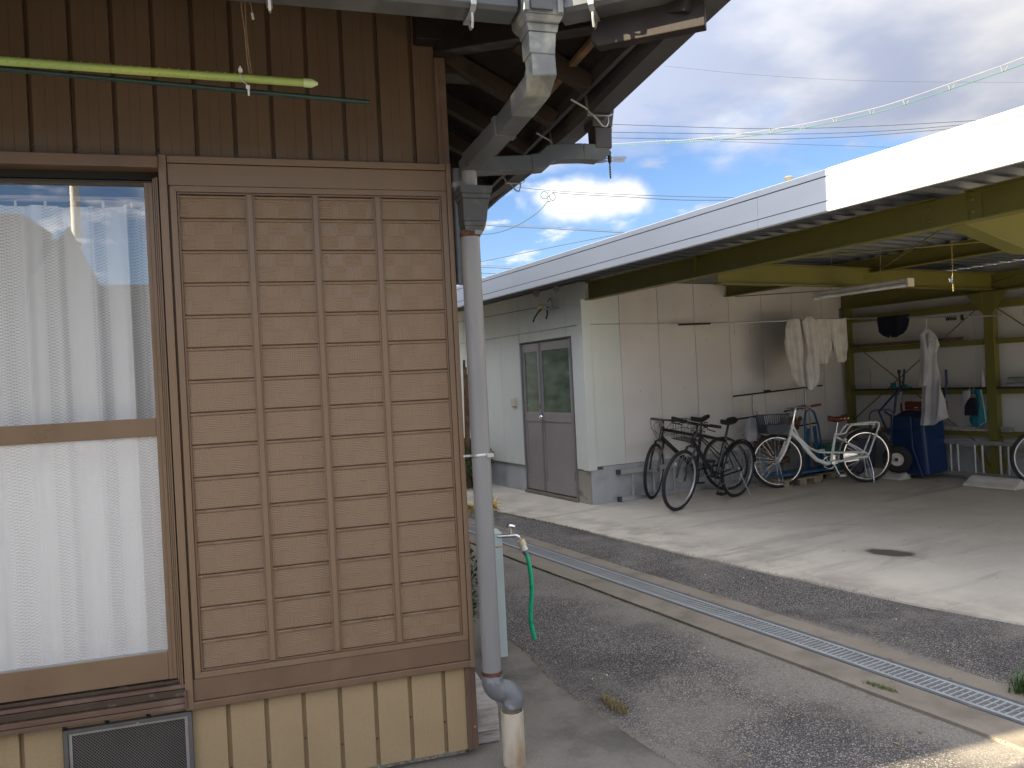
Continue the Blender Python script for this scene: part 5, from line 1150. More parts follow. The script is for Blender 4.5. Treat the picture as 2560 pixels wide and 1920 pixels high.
def citybike(label, rear, front, lean, steer):
    root, Lb = bike_root(label, rear, front, lean)
    Rw = .335; I = Matrix.Identity(4); S = steer_matrix(steer, Lb, Rw); wp = M['white_paint']
    wheel(root, (0, 0, Rw), Rw, I, M['tyre'], M['chrome'], M['chrome'], tw=.019); wheel(root, (Lb, 0, Rw), Rw, S, M['tyre'], M['chrome'], M['chrome'], tw=.019)
    BB = (.46, 0, .275); ST = (.385, 0, .60); HT = (Lb-.225, 0, .80); HB = (Lb-.172, 0, .64)
    f = MB(); f.tube([BB, ST, (.375, 0, .64)], .0165, 10)
    f.tube([(HB[0]-.01, 0, .70), (HB[0]-.10, 0, .60), (HB[0]-.22, 0, .44), (HB[0]-.33, 0, .32), (BB[0]+.05, 0, .262), BB], [.027, .028, .028, .026, .024, .022], 12)
    f.tube([HB, HT], .021, 12)
    for s_ in (-1, 1):
        f.tube([(HT[0]+.01, .010*s_, .775), (HB[0]-.11, .014*s_, .62), (HB[0]-.24, .02*s_, .475), (HB[0]-.36, .026*s_, .415), (BB[0]-.02, .03*s_, .400), (.03, .06*s_, .385), (0, .06*s_, Rw+.02)], .0115, 8)
        f.tube([(BB[0], .03*s_, .275), (.02, .062*s_, Rw)], .0135, 8); f.tube([(.385, .02*s_, .60), (.12, .055*s_, .44), (.0, .062*s_, Rw+.015)], .0105, 8)
    build('frame', f, wp, root, smooth=True)
    f = MB()
    for s_ in (-1, 1): f.tube([(HB[0]+.004, 0, .66), (HB[0]+.012, .05*s_, .63), (Lb-.085, .055*s_, .46), (Lb-.04, .055*s_, .385), (Lb, .055*s_, Rw)], [.017, .018, .017, .014, .012], 8, S)
    build('fork', f, wp, root, smooth=True)
    f = MB(); f.tube([HT, (HT[0]-.048, 0, .975)], .0125, 10, S); f.tube([(HT[0]-.045, 0, .965), (HT[0]+.02, 0, .985)], .013, 8, S)
    hb = build('stem', f, M['chrome'], root, smooth=True)
    f = MB(); f.tube([(HT[0]-.26, -.25, 1.005), (HT[0]-.14, -.245, .99), (HT[0]-.02, -.19, .985), (HT[0]+.03, -.08, .985), (HT[0]+.02, 0, .985), (HT[0]+.03, .08, .985), (HT[0]-.02, .19, .985), (HT[0]-.14, .245, .99), (HT[0]-.26, .25, 1.005)], .011, 8, S); build('handlebar', f, M['chrome'], root, smooth=True)
    for s_ in (-1, 1): g = MB(); g.tube([(HT[0]-.14, .246*s_, .990), (HT[0]-.27, .251*s_, 1.006)], .0165, 10, S); build('grip', g, M['leather'], root, smooth=True)
    for s_ in (-1, 1):
        g = MB(); g.tube([(HT[0]-.03, .20*s_, .97), (HT[0]-.05, .235*s_, .945), (HT[0]-.17, .262*s_, .945)], .0055, 6, S); g.tube([(HT[0]+.02, .14*s_, .99), (HT[0]+.10, .07*s_, .93), (HT[0]+.07, .03*s_, .80), (HT[0]+.03, .02*s_, .70)], .0028, 5, S); build('brake_lever', g, M['chrome'], root, smooth=True)
    g = MB(); g.tube([(.375, 0, .62), (.335, 0, .80)], .0125, 10); build('seat_post', g, M['chrome'], root, smooth=True)
    sdl = saddle(root, .325, .835, M['leather'], .25, .19)
    g = MB(); 
    for s_ in (-1, 1):
        for x in (.245, .29, .335): g.lathe([(.006, 0), (.004, .005)], Matrix.Translation((x, -.09*1 if s_ < 0 else .09, .822)) @ Matrix.Rotation(R(90*s_*-1), 4, 'X'), 8)
        g.tube([(.25, .04*s_, .80), (.27, .04*s_, .785), (.30, .04*s_, .80)], .008, 6)
    build('saddle_rivets', g, M['chrome'], sdl, smooth=True)
    # rear carrier
    g = MB()
    for s_ in (-1, 1):
        g.tube([(.37, .02*s_, .625), (.28, .06*s_, .635), (.235, .065*s_, .70), (.19, .065*s_, .735), (-.13, .065*s_, .755), (-.165, .06*s_, .74), (-.16, .06*s_, .70), (0, .068*s_, Rw+.02)], .0110, 8)
    for x in (.18, .10, .02, -.06, -.13): g.tube([(x, -.065, .735+(.19-x)*.06), (x, .065, .735+(.19-x)*.06)], .005, 6)
    g.box(-.13, .19, -.05, .05, .725, .731); build('carrier', g, wp, root, smooth=True)
    pts = [((Rw+.016)*math.cos(R(a)), 0, Rw+(Rw+.016)*math.sin(R(a))) for a in range(-8, 170, 8)]; g = MB(); g.tube(pts, .026, 6, flat=(1, .3)); build('mudguard', g, M['chrome'], root, smooth=True)
    pts = [(Lb+(Rw+.016)*math.cos(R(a)), 0, Rw+(Rw+.016)*math.sin(R(a))) for a in range(75, 190, 8)]; g = MB(); g.tube(pts, .024, 6, S, flat=(1, .3)); build('mudguard', g, M['chrome'], root, smooth=True)
    g = MB(); g.ring(.078, .006, Matrix.Translation((BB[0], -.045, BB[2])), 28, 6); g.tube([(BB[0], -.07, BB[2]), (BB[0], .07, BB[2])], .02, 10); g.bar((BB[0]-.02, -.05, BB[2]+.03), (.08, -.05, Rw), .02, .11); cr_ = build('chain_guard', g, M['chrome'], root, smooth=True)
    for s_, a in ((1, R(-112)), (-1, R(68))):
        ex, ez = BB[0]+.165*math.cos(a), BB[2]+.165*math.sin(a); g = MB(); g.tube([(BB[0], .07*s_, BB[2]), (ex, .08*s_, ez)], .010, 8); build('crank_arm', g, wp if s_ > 0 else M['chrome'], root, smooth=True)
        g = MB(); g.box(ex-.04, ex+.04, min(.09*s_, .165*s_), max(.09*s_, .165*s_), ez-.012, ez+.012); build('pedal', g, M['alu'], root, bevel=.003)
    g = MB()
    for s_ in (-1, 1): g.tube([(0, .07*s_, Rw), (-.03, .09*s_, .16), (-.02, .12*s_, .012), (-.05, .15*s_, .008)], .006, 6)
    build('kickstand', g, M['chrome'], root, smooth=True)
    # basket
    x0, x1, z0, z1, hw = Lb-.13, Lb+.19, .690, .915, .17
    g = MB(); ins = .035
    def ringb(z, e, r_): g.tube([(x0+e, -hw+e, z), (x1-e, -hw+e, z), (x1-e, hw-e, z), (x0+e, hw-e, z)], r_, 6, S, closed=True)
    ringb(z1, 0, .009); ringb(z0, ins, .006); ringb((z0+z1)/2-.03, ins*.6, .004)
    for k in range(13):
        u = k/12
        for s_ in (-1, 1):
            g.bar((x0+(x1-x0)*u, hw*s_, z1), (x0+ins+(x1-x0-2*ins)*u, (hw-ins)*s_, z0), .009, .003, (0, s_, 0), S)
            xx, xi = (x0, x0+ins) if s_ < 0 else (x1, x1-ins); g.bar((xx, -hw+2*hw*u, z1), (xi, -hw+ins+2*(hw-ins)*u, z0), .009, .003, (s_, 0, 0), S)
    for s_ in (-1, 1):
        g.hull([(x0+ins*.8, (hw-ins*.8)*s_, z0), (x1-ins*.8, (hw-ins*.8)*s_, z0), (x1-ins*.8, (hw-ins*.8-.004)*s_, z0), (x0+ins*.8, (hw-ins*.8-.004)*s_, z0)], [(x0+ins*.45, (hw-ins*.45)*s_, z0+.10), (x1-ins*.45, (hw-ins*.45)*s_, z0+.10), (x1-ins*.45, (hw-ins*.45-.004)*s_, z0+.10), (x0+ins*.45, (hw-ins*.45-.004)*s_, z0+.10)])
    g.box(x0+ins, x1-ins, -hw+ins, hw-ins, z0-.004, z0); build('basket', g, M['basket_blue'], root)
    g = MB()
    for s_ in (-1, 1): g.tube([(Lb, .06*s_, Rw+.01), (Lb-.01, .07*s_, z0)], .004, 6, S)
    build('basket_stay', g, M['chrome'], root)
    for (x, z) in ((-.095, .60), (.30, .56)): g = MB(); g.lathe([(.018, 0), (.016, .012), (.004, .014)], Matrix.Translation((x, .09, z)) @ Matrix.Rotation(-PI/2, 4, 'X'), 12); build('light', g, M['clip'], root, smooth=True)
    g = MB(); g.box(-.20, -.178, -.03, .03, .64, .70); build('rear_reflector', g, M['reflector'], root, bevel=.004)
    return root
citybike('white step-through bicycle with brown saddle, basket and rear carrier', (4.405, 9.70), (3.265, 9.62), R(2), R(-5))
hybrid('dark bicycle entering at the right edge, only its front wheel in view', (6.95, 8.25), (5.90, 8.60), R(3), R(-4), stand=False)

# ================================================================== THINGS ALONG THE BICYCLE WALL
def ladder(label, p0, d, length, z0, z1, rungs, rail_m, depth=.03, pair=False):
    # ladder lying on its side: rails are horizontal, rungs upright; d = unit vector in K frame
    t = thing('ladder', label, 'ladder', KF, (p0[0], p0[1], z0))
    n = (-d[1], d[0])
    for z in (z0, z1):
        a = (p0[0], p0[1], z); b_ = (p0[0]+d[0]*length, p0[1]+d[1]*length, z); mb = MB(); mb.bar(a, b_, depth, .055 if not pair else .048); build('rail', mb, rail_m, t, bevel=.003)
        for q in (a, b_): mb = MB(); mb.box(q[0]-.022, q[0]+.022, q[1]-.022, q[1]+.022, z-.030, z+.030); build('end_cap', mb, M['slate'], t, bevel=.004)
    for s_ in rungs:
        q = (p0[0]+d[0]*s_, p0[1]+d[1]*s_); mb = MB(); mb.tube([(q[0], q[1], z0), (q[0], q[1], z1)], .014, 10); build('rung', mb, M['alu'], t, smooth=True)
    return t
ladder('aluminium ladder lying on its side against the foundation behind the bicycles', (0.375, -0.045), (1, 0), 3.4, 0.030, 0.352, [.205+.32*k for k in range(10)], M['alu'])
ladder('aluminium ladder lying on its side along the back wall beside the olive column', (4.30, -1.40), (0, -1), 2.6, 0.085, 0.470, [.25, .34, .55, .64, .85, .94, 1.2, 1.29, 1.55, 1.64, 1.9, 1.99, 2.25], M['steel'], pair=True)

rk = thing('pipe_rack', 'stainless pipe rack with horizontal drying rods standing behind the white bicycle', 'rack', KF, (2.9, -.25, 0))
for x, zt in ((2.405, 1.165), (3.37, 1.205)):
    mb = MB(); mb.tube([(x, -.25, 0.02), (x-.004, -.25, zt-.04), (x+.006, -.25, zt)], .013, 8); build('upright', mb, M['steel'], rk, smooth=True)
    mb = MB(); mb.tube([(x+.045, -.28, 0.02), (x+.03, -.28, .95)], .010, 8); build('upright', mb, M['steel'], rk, smooth=True)
for (xa, za, xb, zb, m) in ((2.06, 1.163, 3.70, 1.225, 'black'), (2.094, .868, 2.45, .885, 'black'), (2.95, .915, 3.60, .956, 'wood_dark'), (2.204, .662, 2.5, .668, 'black'), (3.1, .700, 3.565, .722, 'black')):
    mb = MB(); mb.tube([(xa, -.26, za), (xb, -.26, zb)], .011, 8); build('rod', mb, M[m], rk, smooth=True)
mb = MB(); mb.box(2.62, 2.69, -.29, -.23, 1.185, 1.215); build('clamp', mb, M['black'], rk, bevel=.003)
mb = MB(); mb.prism([(2.185, 1.12), (2.215, 1.12), (2.222, .99), (2.20, .975), (2.18, .99)], 'y', -.262, -.258); build('tag', mb, M['ivory'], rk)
ct = thing('hand_cart', 'light blue steel hand cart with arched handle behind the white bicycle', 'cart', KF, (3.0, -.5, 0))
mb = MB(); mb.tube([(3.48, -.42, .12), (3.40, -.42, .70), (3.33, -.42, .88), (3.25, -.42, .93), (3.17, -.42, .90), (3.14, -.42, .78), (3.14, -.42, .12)], .015, 8); build('handle', mb, M['blue_steel'], ct, smooth=True)
mb = MB(); mb.tube([(2.50, -.42, .80), (2.56, -.42, .50), (2.62, -.42, .12)], .015, 8); mb.tube([(2.36, -.42, .42), (2.42, -.42, .12)], .013, 8); build('front_bar', mb, M['blue_steel'], ct, smooth=True)
mb = MB(); mb.box(2.40, 3.50, -.66, -.40, .135, .165); build('deck', mb, M['blue_steel'], ct, bevel=.004); mb = MB(); mb.bar((3.32, -.42, .70), (3.38, -.42, .16), .012, .06); mb.bar((3.20, -.42, .68), (3.16, -.42, .16), .012, .05); build('brace', mb, M['blue_steel'], ct)
for x in (2.6, 3.3): mb = MB(); mb.ring(.045, .018, Matrix.Translation((x, -.53, .065)), 20, 6); build('caster', mb, M['tyre'], ct, smooth=True)
for k, (x, lb) in enumerate(((2.75, 'wooden pallet blocks on the floor under the front wheel of the white bicycle'), (3.45, 'wooden pallet end lying under the pedals of the white bicycle'))):
    pl = thing('pallet', lb, 'pallet', KF, (x, -.6, 0))
    for dx in (-.26, 0, .26): mb = MB(); mb.box(x+dx-.06, x+dx+.06, -.70+k*.12, -.52+k*.12, 0.002, .075); build('block', mb, M['pallet'], pl, bevel=.003)
    mb = MB(); mb.box(x-.34, x+.34, -.71+k*.12, -.50+k*.12, .077, .095); build('top_board', mb, M['pallet'], pl, bevel=.002)
def net(label, cx_, cy_, cz_, n, w_, h_, sd, nm='onion_net'):
    t = thing(nm, label, 'onions', KF, (cx_, cy_, cz_-h_/2)); rnd = random.Random(sd); mb = MB()
    for i in range(n):
        x, z, y = cx_+rnd.uniform(-w_, w_)/2, cz_+rnd.uniform(-h_, h_)/2, cy_+rnd.uniform(-.04, .04); r_ = rnd.uniform(.026, .036)
        mb.lathe([(.002, -r_), (r_*.7, -r_*.75), (r_, 0), (r_*.75, r_*.7), (.004, r_*1.15)], Matrix.Translation((x, y, z)) @ Matrix.Rotation(rnd.uniform(-.6, .6), 4, 'Y'), 9)
    tag(build('onions', mb, M['onion'], t, smooth=True, ang=80), kind='stuff')
    mb = MB()
    for k in range(3): mb.tube([(cx_-w_/3+k*w_/3, cy_, cz_+h_/2), (cx_, cy_, cz_+h_/2+.14)], .003, 4)
    build('string', mb, M['ivory'], t); return t
net('bunch of onions hanging left of the steering head of the white bicycle', 2.98, -.33, .76, 34, .30, .14, 1)
net('heap of onions seen through the front wheel of the white bicycle', 2.70, -.36, .40, 70, .42, .28, 2)
net('small bunch of onions hanging by the rear wheel of the front black bicycle', 2.42, -.33, .56, 16, .16, .12, 3)
pb = thing('plastic_sack', 'translucent white plastic bag hanging on the rack behind the black saddle', 'bag', KF, (2.3, -.3, .65))
mb = MB()
def sackf(u, v):
    a = u*2*PI; rr_ = (.03+.085*math.sin(min(1, v*1.1)*PI*.62))*(1+.12*math.sin(a*5+v*3)); return (2.30+rr_*math.cos(a), -.31+rr_*.5*math.sin(a), .88-.30*v)
mb.grid(sackf, 20, 10); build('sack', mb, M['cloth_coat'], pb, smooth=True, ang=180)
tb_ = thing('plastic_tub', 'green plastic tub behind the rear wheel of the white bicycle', 'tub', KF, (3.9, -.3, 0)); mb = MB(); mb.lathe([(.15, 0), (.19, .28), (.205, .285), (.205, .30), (.18, .30)], Matrix.Translation((3.75, -.32, .12)), 20); build('body', mb, M['crate_green'], tb_, smooth=True)
tb2 = thing('storage_bin', 'dull purple plastic bin behind the rear wheel of the white bicycle', 'bin', KF, (4.2, -.5, 0)); mb = MB(); mb.hull([(3.98, -.62, .02), (4.22, -.62, .02), (4.22, -.38, .02), (3.98, -.38, .02)], [(3.93, -.66, .46), (4.26, -.66, .46), (4.26, -.34, .46), (3.93, -.34, .46)]); build('body', mb, M['purple'], tb2, bevel=.01)
tr_ = thing('folding_trolley', 'purplish arched tube handle of a trolley left of the blue barrow', 'trolley', KF, (4.2, -.75, 0)); mb = MB(); mb.tube([(4.2, -.60, .02), (4.2, -.60, .78), (4.2, -.63, .84), (4.2, -.70, .86), (4.2, -.90, .87), (4.2, -.96, .83), (4.2, -.97, .70), (4.2, -.97, .02)], .012, 8); build('handle', mb, M['purple'], tr_, smooth=True); mb = MB(); mb.box(4.0, 4.25, -.97, -.60, .02, .05); build('platform', mb, M['steel'], tr_)

# wheelbarrow leaning up, wheel to the left
wb = thing('wheelbarrow', 'deep blue wheelbarrow tipped up on its nose against the back wall', 'wheelbarrow', KF, (4.2, -1.3, 0))
mb = MB(); # tray seen from below
tray_lo = [(4.28, -1.05, .05), (4.20, -1.52, .04), (4.05, -1.50, .08), (4.08, -1.08, .08)]
q0 = [(3.96, -1.05, .06), (3.96, -1.56, .06), (4.30, -1.62, .10), (4.30, -.99, .10)]; q1 = [(3.98, -1.09, .80), (3.98, -1.50, .78), (4.34, -1.55, .86), (4.34, -1.02, .86)]
mb.hull(q0, q1); build('tray', mb, M['blue_barrow'], wb, bevel=.03)
mb = MB(); mb.tube([(3.95, -1.50, .05), (3.945, -1.38, .40), (3.96, -1.36, .80)], .012, 8); mb.tube([(3.95, -1.08, .08), (3.93, -1.10, .45), (3.96, -1.10, .82)], .012, 8); mb.bar((3.955, -1.05, .62), (3.955, -1.50, .62), .012, .014); build('frame', mb, M['blue_barrow'], wb, smooth=True)
mb = MB(); mb.tube([(3.95, -1.06, .56), (3.93, -.94, .86), (3.95, -1.16, 1.08), (3.98, -1.27, 1.20), (3.98, -1.30, 1.40)], .014, 8); mb.tube([(4.2, -1.62, .84), (4.2, -1.70, 1.20), (4.2, -1.70, 1.37)], .014, 8); mb.tube([(3.94, -1.02, .86), (3.96, -1.10, .80)], .012, 8); mb.tube([(3.96, -1.14, .84), (3.97, -1.18, 1.10)], .016, 8); build('handle', mb, M['blue_barrow'], wb, smooth=True)
mb = MB(); Tw = Matrix.Translation((3.86, -1.225, .262)) @ Matrix.Rotation(R(-68), 4, 'Z'); mb.ring(.125, .052, Tw, 32, 10); o = build('wheel', mb, M['tyre'], wb, smooth=True)
mb = MB(); mb.lathe([(.100, -.034), (.098, .034), (.045, .020), (.02, .042), (.004, .042)], Tw @ Matrix.Rotation(PI/2, 4, 'X'), 20); build('hub_disc', mb, M['cloth_white'], o, smooth=True)
mb = MB(); mb.lathe([(.026, 0), (.022, .045)], Tw @ Matrix.Rotation(PI/2, 4, 'X'), 10); build('axle', mb, M['rust'], o, smooth=True)
cr_ = thing('red_crate', 'red plastic crate standing on top of the tipped blue barrow', 'crate', KF, (4.35, -1.3, .86))
mb = MB(); mb.box(4.28, 4.30, -1.56, -1.07, .90, .97); mb.box(4.28, 4.30, -1.56, -1.07, .865, .885)
for k in range(6): mb.box(4.28, 4.30, -1.56+k*.094, -1.54+k*.094, .885, .90)
mb.box(4.30, 4.42, -1.56, -1.54, .865, .97); mb.box(4.30, 4.42, -1.09, -1.07, .865, .97); build('body', mb, M['crate_red'], cr_)
mp = thing('push_mop', 'upright pole with black knob and a blue clamp beside the barrow handle', 'pole', KF, (4.3, -1.1, .5)); mb = MB(); mb.tube([(4.32, -1.00, .5), (4.32, -.985, 1.35)], .012, 8); build('shaft', mb, M['dull_red'], mp); mb = MB(); mb.tube([(4.32, -.985, 1.34), (4.32, -.985, 1.39)], .020, 8); build('knob', mb, M['black'], mp)
mb = MB(); mb.box(4.29, 4.35, -1.14, -.87, 1.145, 1.165); mb.box(4.29, 4.33, -.93, -.87, 1.165, 1.22); mb.box(4.29, 4.33, -1.10, -1.02, 1.165, 1.19); build('clamp', mb, M['teal'], mp, bevel=.005); mb = MB(); mb.box(4.305, 4.335, -1.012, -.982, .95, 1.10); build('sleeve', mb, M['galv'], mp)
# wheel stops
def stopper(lb, cx_, cy_, ang, L_=.58):
    t = thing('wheel_stop', lb, 'wheel stop', KF, (cx_, cy_, 0), 'concrete wheel stops on the garage floor'); T0 = Matrix.Translation((cx_, cy_, 0)) @ Matrix.Rotation(ang, 4, 'Z')
    mb = MB(); mb.prism([(-.11, 0), (-.11, .022), (-.045, .050), (-.030, .052), (-.015, .066), (.0, .068), (.015, .082), (.07, .105), (.10, .105), (.11, 0)], 'y', -L_/2, L_/2, T0); build('block', mb, M['stopper'], t, bevel=.006); return t
stopper('concrete wheel stop in front of the blue barrow wheel', 3.93, -.98, R(0)); stopper('concrete wheel stop nearest the right edge of the picture', 4.00, -2.32, R(0))

# ================================================================== CLOTHES
def sheet(name, rows, m, par, M4=None, nu=26, amp=.012, fq=18, seed=0, thick=.012, sub=4, yoff=0):
    # rows: (z, xl, xr) from top to bottom; cloth with vertical folds, closed body of some depth
    rnd = random.Random(seed); p1, p2, p3 = (rnd.uniform(0, 6) for _ in range(3)); R_ = []
    for i in range(len(rows)-1):
        for s_ in range(sub):
            t_ = s_/sub; R_.append(tuple(rows[i][k]*(1-t_)+rows[i+1][k]*t_ for k in range(3)))
    R_.append(rows[-1]); nv = len(R_)-1; mb = MB()
    for side in (0, 1):
        def fn(u, v):
            j = min(nv, int(round(v*nv))); z, xl, xr = R_[j]; x = xl+(xr-xl)*u
            ev = math.sin(u*PI)**.5; g = .3+.7*v
            y = yoff + (-1 if side == 0 else 1)*thick*ev + amp*g*(math.sin(x*fq*2+p1+z*4)+.6*math.sin(x*fq*4.3+p2+z*7)+.35*math.sin(z*21+p3+x*9)) * (1 if 0 < u < 1 else 1)
            return (x, y, z)
        mb.grid(fn, nu, nv)
    if M4 is not None: mb.v = [M4 @ v for v in mb.v]
    return build(name, mb, m, par, smooth=True, ang=180, recalc=False)
# pole A: from the wall outwards
pa0 = Vector((1.40, -0.22, 2.085)); pa1 = Vector((3.45, -0.84, 2.085)); dA = (pa1-pa0).normalized(); angA = math.atan2(dA.y, dA.x)
po = thing('clothes_pole', 'thin pale clothes pole across the bay carrying the white work clothes', 'pole', KF, tuple((pa0+pa1)/2))
mb = MB(); mb.tube([pa0, pa1 + dA*.05], .010, 10); build('rod', mb, M['alu'], po, smooth=True); mb = MB(); mb.tube([pa0-dA*.12, pa0+dA*.30], .0125, 10); build('sleeve', mb, M['rust'], po, smooth=True)
def onA(px, py):      # local coords in pole frame: x along the pole from pa0
    n = Vector((-math.sin(angA+KF.a), math.cos(angA+KF.a))); P0 = KF.wor(pa0); d = fwd + rt*((px-1280)/1930) - up*((py-960)/1930)
    t_ = (Vector((P0.x, P0.y)).dot(n))/(d.x*n.x+d.y*n.y); q = KF.loc(Vector((0, 0, EYE)) + d*t_); return ((q-pa0).x*dA.x+(q-pa0).y*dA.y, q.z)
MA = Matrix.Translation((pa0.x, pa0.y, 0)) @ Matrix.Rotation(angA, 4, 'Z')
def rowsA(lst): # (y, xl, xr) in picture pixels
    out = []
    for (yl, xl, yr, xr) in lst: a = onA(xl, yl); b_ = onA(xr, yr); out.append(((a[1]+b_[1])/2, a[0], b_[0]))
    return out
ck = lambda x, y: (1900+x/2.962, 680+y/2.962)
def rA(l): return rowsA([(ck(xl, y)[1], ck(xl, y)[0], ck(xr, y)[1], ck(xr, y)[0]) for y, xl, xr in l])
tr = thing('work_trousers', 'off white work trousers hanging at the left end of the clothes on the pole', 'trousers', KF, tuple(pa0 + dA*1.1))
sheet('legs', rA([(352, 205, 310), (420, 185, 330), (520, 178, 335), (620, 195, 330), (700, 215, 325), (780, 240, 330), (850, 300, 345)]), M['cloth_white'], tr, MA, 30, .022, 20, 1, .035)
jk = thing('work_jacket', 'off white work jacket hanging from the pole between trousers', 'jacket', KF, tuple(pa0 + dA*1.3))
sheet('body', rA([(335, 315, 362), (365, 290, 400), (430, 300, 425), (500, 320, 437), (545, 330, 437), (600, 328, 420), (700, 312, 425), (800, 322, 420), (870, 330, 375)]), M['cloth_white'], jk, MA, 30, .019, 24, 2, .03, yoff=-.06)
sheet('sleeve', rA([(370, 370, 400), (450, 395, 425), (560, 395, 420), (700, 400, 425), (850, 385, 412)]), M['cloth_white'], jk, MA, 8, .004, 24, 3, .02, yoff=-.02)
mb = MB(); q = onA(*ck(338, 345)); mb.tube([MA @ Vector((q[0]-.02, -.06, q[1]-.03)), MA @ Vector((q[0], -.07, q[1]+.02)), MA @ Vector((q[0]+.03, -.06, q[1]-.02))], .018, 8); build('collar', mb, M['cloth_white'], jk, smooth=True)
sh1 = thing('work_shirt', 'off white shirt folded over the pole, its two sleeves hanging right of the jacket', 'shirt', KF, tuple(pa0 + dA*1.6))
sheet('sleeve', rA([(350, 375, 515), (420, 395, 520), (540, 420, 530), (620, 425, 515), (680, 428, 508)]), M['cloth_white'], sh1, MA, 22, .014, 20, 4, .022)
sheet('sleeve', rA([(350, 515, 640), (450, 520, 648), (560, 545, 650), (640, 565, 640), (668, 570, 625)]), M['cloth_white'], sh1, MA, 22, .014, 22, 5, .022)
sheet('back', rA([(350, 420, 640), (420, 480, 600), (540, 508, 560), (622, 515, 548)]), M['cloth_coat'], sh1, MA, 10, .004, 20, 6, .010, yoff=.03)
for k, (px, py) in enumerate(((1835, 850), (1875, 850))):
    hgr = thing('wire_hanger', ('left' if k == 0 else 'right') + ' one of two empty wire hangers on the pole near the pink wall', 'hanger', KF, tuple(pa0 + dA*(.3+.2*k)), 'empty hangers on the clothes pole')
    q = onA(px, 815); x0 = q[0]; z0 = 2.085; mb = MB(); T_ = MA @ Matrix.Translation((x0, 0, 0)) @ Matrix.Rotation(R(60), 4, 'Z')
    mb.tube([(.0, 0, z0+.010), (.012, 0, z0+.014), (.016, 0, z0), (0, 0, z0-.03), (0, 0, z0-.06), (-.16, 0, z0-.15), (.16, 0, z0-.15), (0, 0, z0-.06)], .002, 5, T_); build('wire', mb, M['galv'], hgr)
# pole B at the back
KBX = 3.9
def rB(l, s=4.608, ox=2080, oy=760, kx=KBX):
    out = []
    for y, xl, xr in l:
        pts = []
        for x in (xl, xr):
            px, py = ox+x/s, oy+y/s; d = fwd + rt*((px-1280)/1930) - up*((py-960)/1930); n = Vector((KF.c, KF.s)); t_ = (kx + KF.ox*n.x+KF.oy*n.y)/(d.x*n.x+d.y*n.y); pts.append(KF.loc(Vector((0, 0, EYE))+d*t_))
        out.append(((pts[0].z+pts[1].z)/2, pts[0].y, pts[1].y))
    return out
MBm = Matrix.Translation((KBX, 0, 0)) @ Matrix.Rotation(PI/2, 4, 'Z')      # local x -> ky
pb_ = thing('back_clothes_pole', 'second clothes pole further back carrying the navy shorts and grey coat', 'pole', KF, (KBX, -1.5, 2.05)); mb = MB(); mb.tube([(KBX, -.53, 2.110), (KBX, -2.58, 1.955)], .011, 10); build('rod', mb, M['alu'], pb_, smooth=True)
mb = MB()
for k in range(6): mb.box(KBX-.01, KBX+.01, -1.93-k*.022, -1.922-k*.022, 1.955, 2.01)
mb.box(KBX-.012, KBX+.012, -2.13, -2.10, 1.945, 2.01); tag(build('clips', mb, M['black'], pb_), kind='stuff')
ns = thing('navy_shorts', 'navy shorts draped over the back pole', 'shorts', KF, (KBX, -1.2, 1.95)); sheet('cloth', rB([(135, 515, 885), (180, 515, 898), (250, 530, 885), (310, 540, 860), (350, 570, 820), (385, 650, 745)]), M['navy'], ns, MBm, 24, .006, 20, 7, .03)
mb = MB(); q = rB([(360, 695, 700), (415, 690, 722)]); mb.prism([(q[0][1], q[0][0]), (q[1][1], q[1][0]), (q[1][2], q[1][0])], 'x', KBX-.045, KBX-.042); build('label_tag', mb, M['ivory'], ns)
gc = thing('grey_coat', 'long pale grey work coat on a hanger in front of the blue barrow', 'coat', KF, (KBX, -1.65, 1.3)); kx2 = 3.84; MB2 = Matrix.Translation((kx2, 0, 0)) @ Matrix.Rotation(PI/2, 4, 'Z')
sheet('body', rB([(270, 1070, 1100), (330, 1000, 1165), (400, 1020, 1215), (480, 1030, 1235), (560, 1030, 1200), (700, 1030, 1210), (850, 1030, 1240), (1000, 1035, 1275), (1150, 1030, 1305), (1300, 1022, 1340), (1395, 1020, 1165)], kx=kx2), M['cloth_coat'], gc, MB2, 36, .021, 18, 8, .035)
sheet('sleeve', rB([(340, 1010, 1060), (450, 1020, 1090), (600, 1015, 1110), (720, 1010, 1140), (850, 1000, 1110), (945, 1000, 1085)], kx=kx2-.05), M['cloth_coat'], gc, Matrix.Translation((kx2-.05, 0, 0)) @ Matrix.Rotation(PI/2, 4, 'Z'), 14, .007, 22, 9, .03)
sheet('collar', rB([(285, 1060, 1105), (320, 985, 1120), (355, 975, 1075)], kx=kx2-.03), M['cloth_coat'], gc, Matrix.Translation((kx2-.03, 0, 0)) @ Matrix.Rotation(PI/2, 4, 'Z'), 10, .004, 20, 10, .025)
mb = MB(); q = rB([(140, 1085, 1088), (250, 1092, 1095)], kx=kx2); mb.tube([(kx2, q[0][1], q[0][0]), (kx2, q[1][1], q[1][0]-.02)], .003, 5); build('hanger_hook', mb, M['galv'], gc)
mb = MB(); rnd = random.Random(4)
for k in range(22): 
    q = rB([(400+rnd.uniform(0, 90), 1120+rnd.uniform(0, 100), 1120)], kx=kx2-.05)[0]; mb.box(kx2-.075, kx2-.070, q[1]-.007, q[1]+.004, q[0]-.004, q[0]+.005)
tag(build('clear_wrap_glints', mb, M['clip'], gc), kind='stuff')  # glints of the wrap put in as small pale flecks
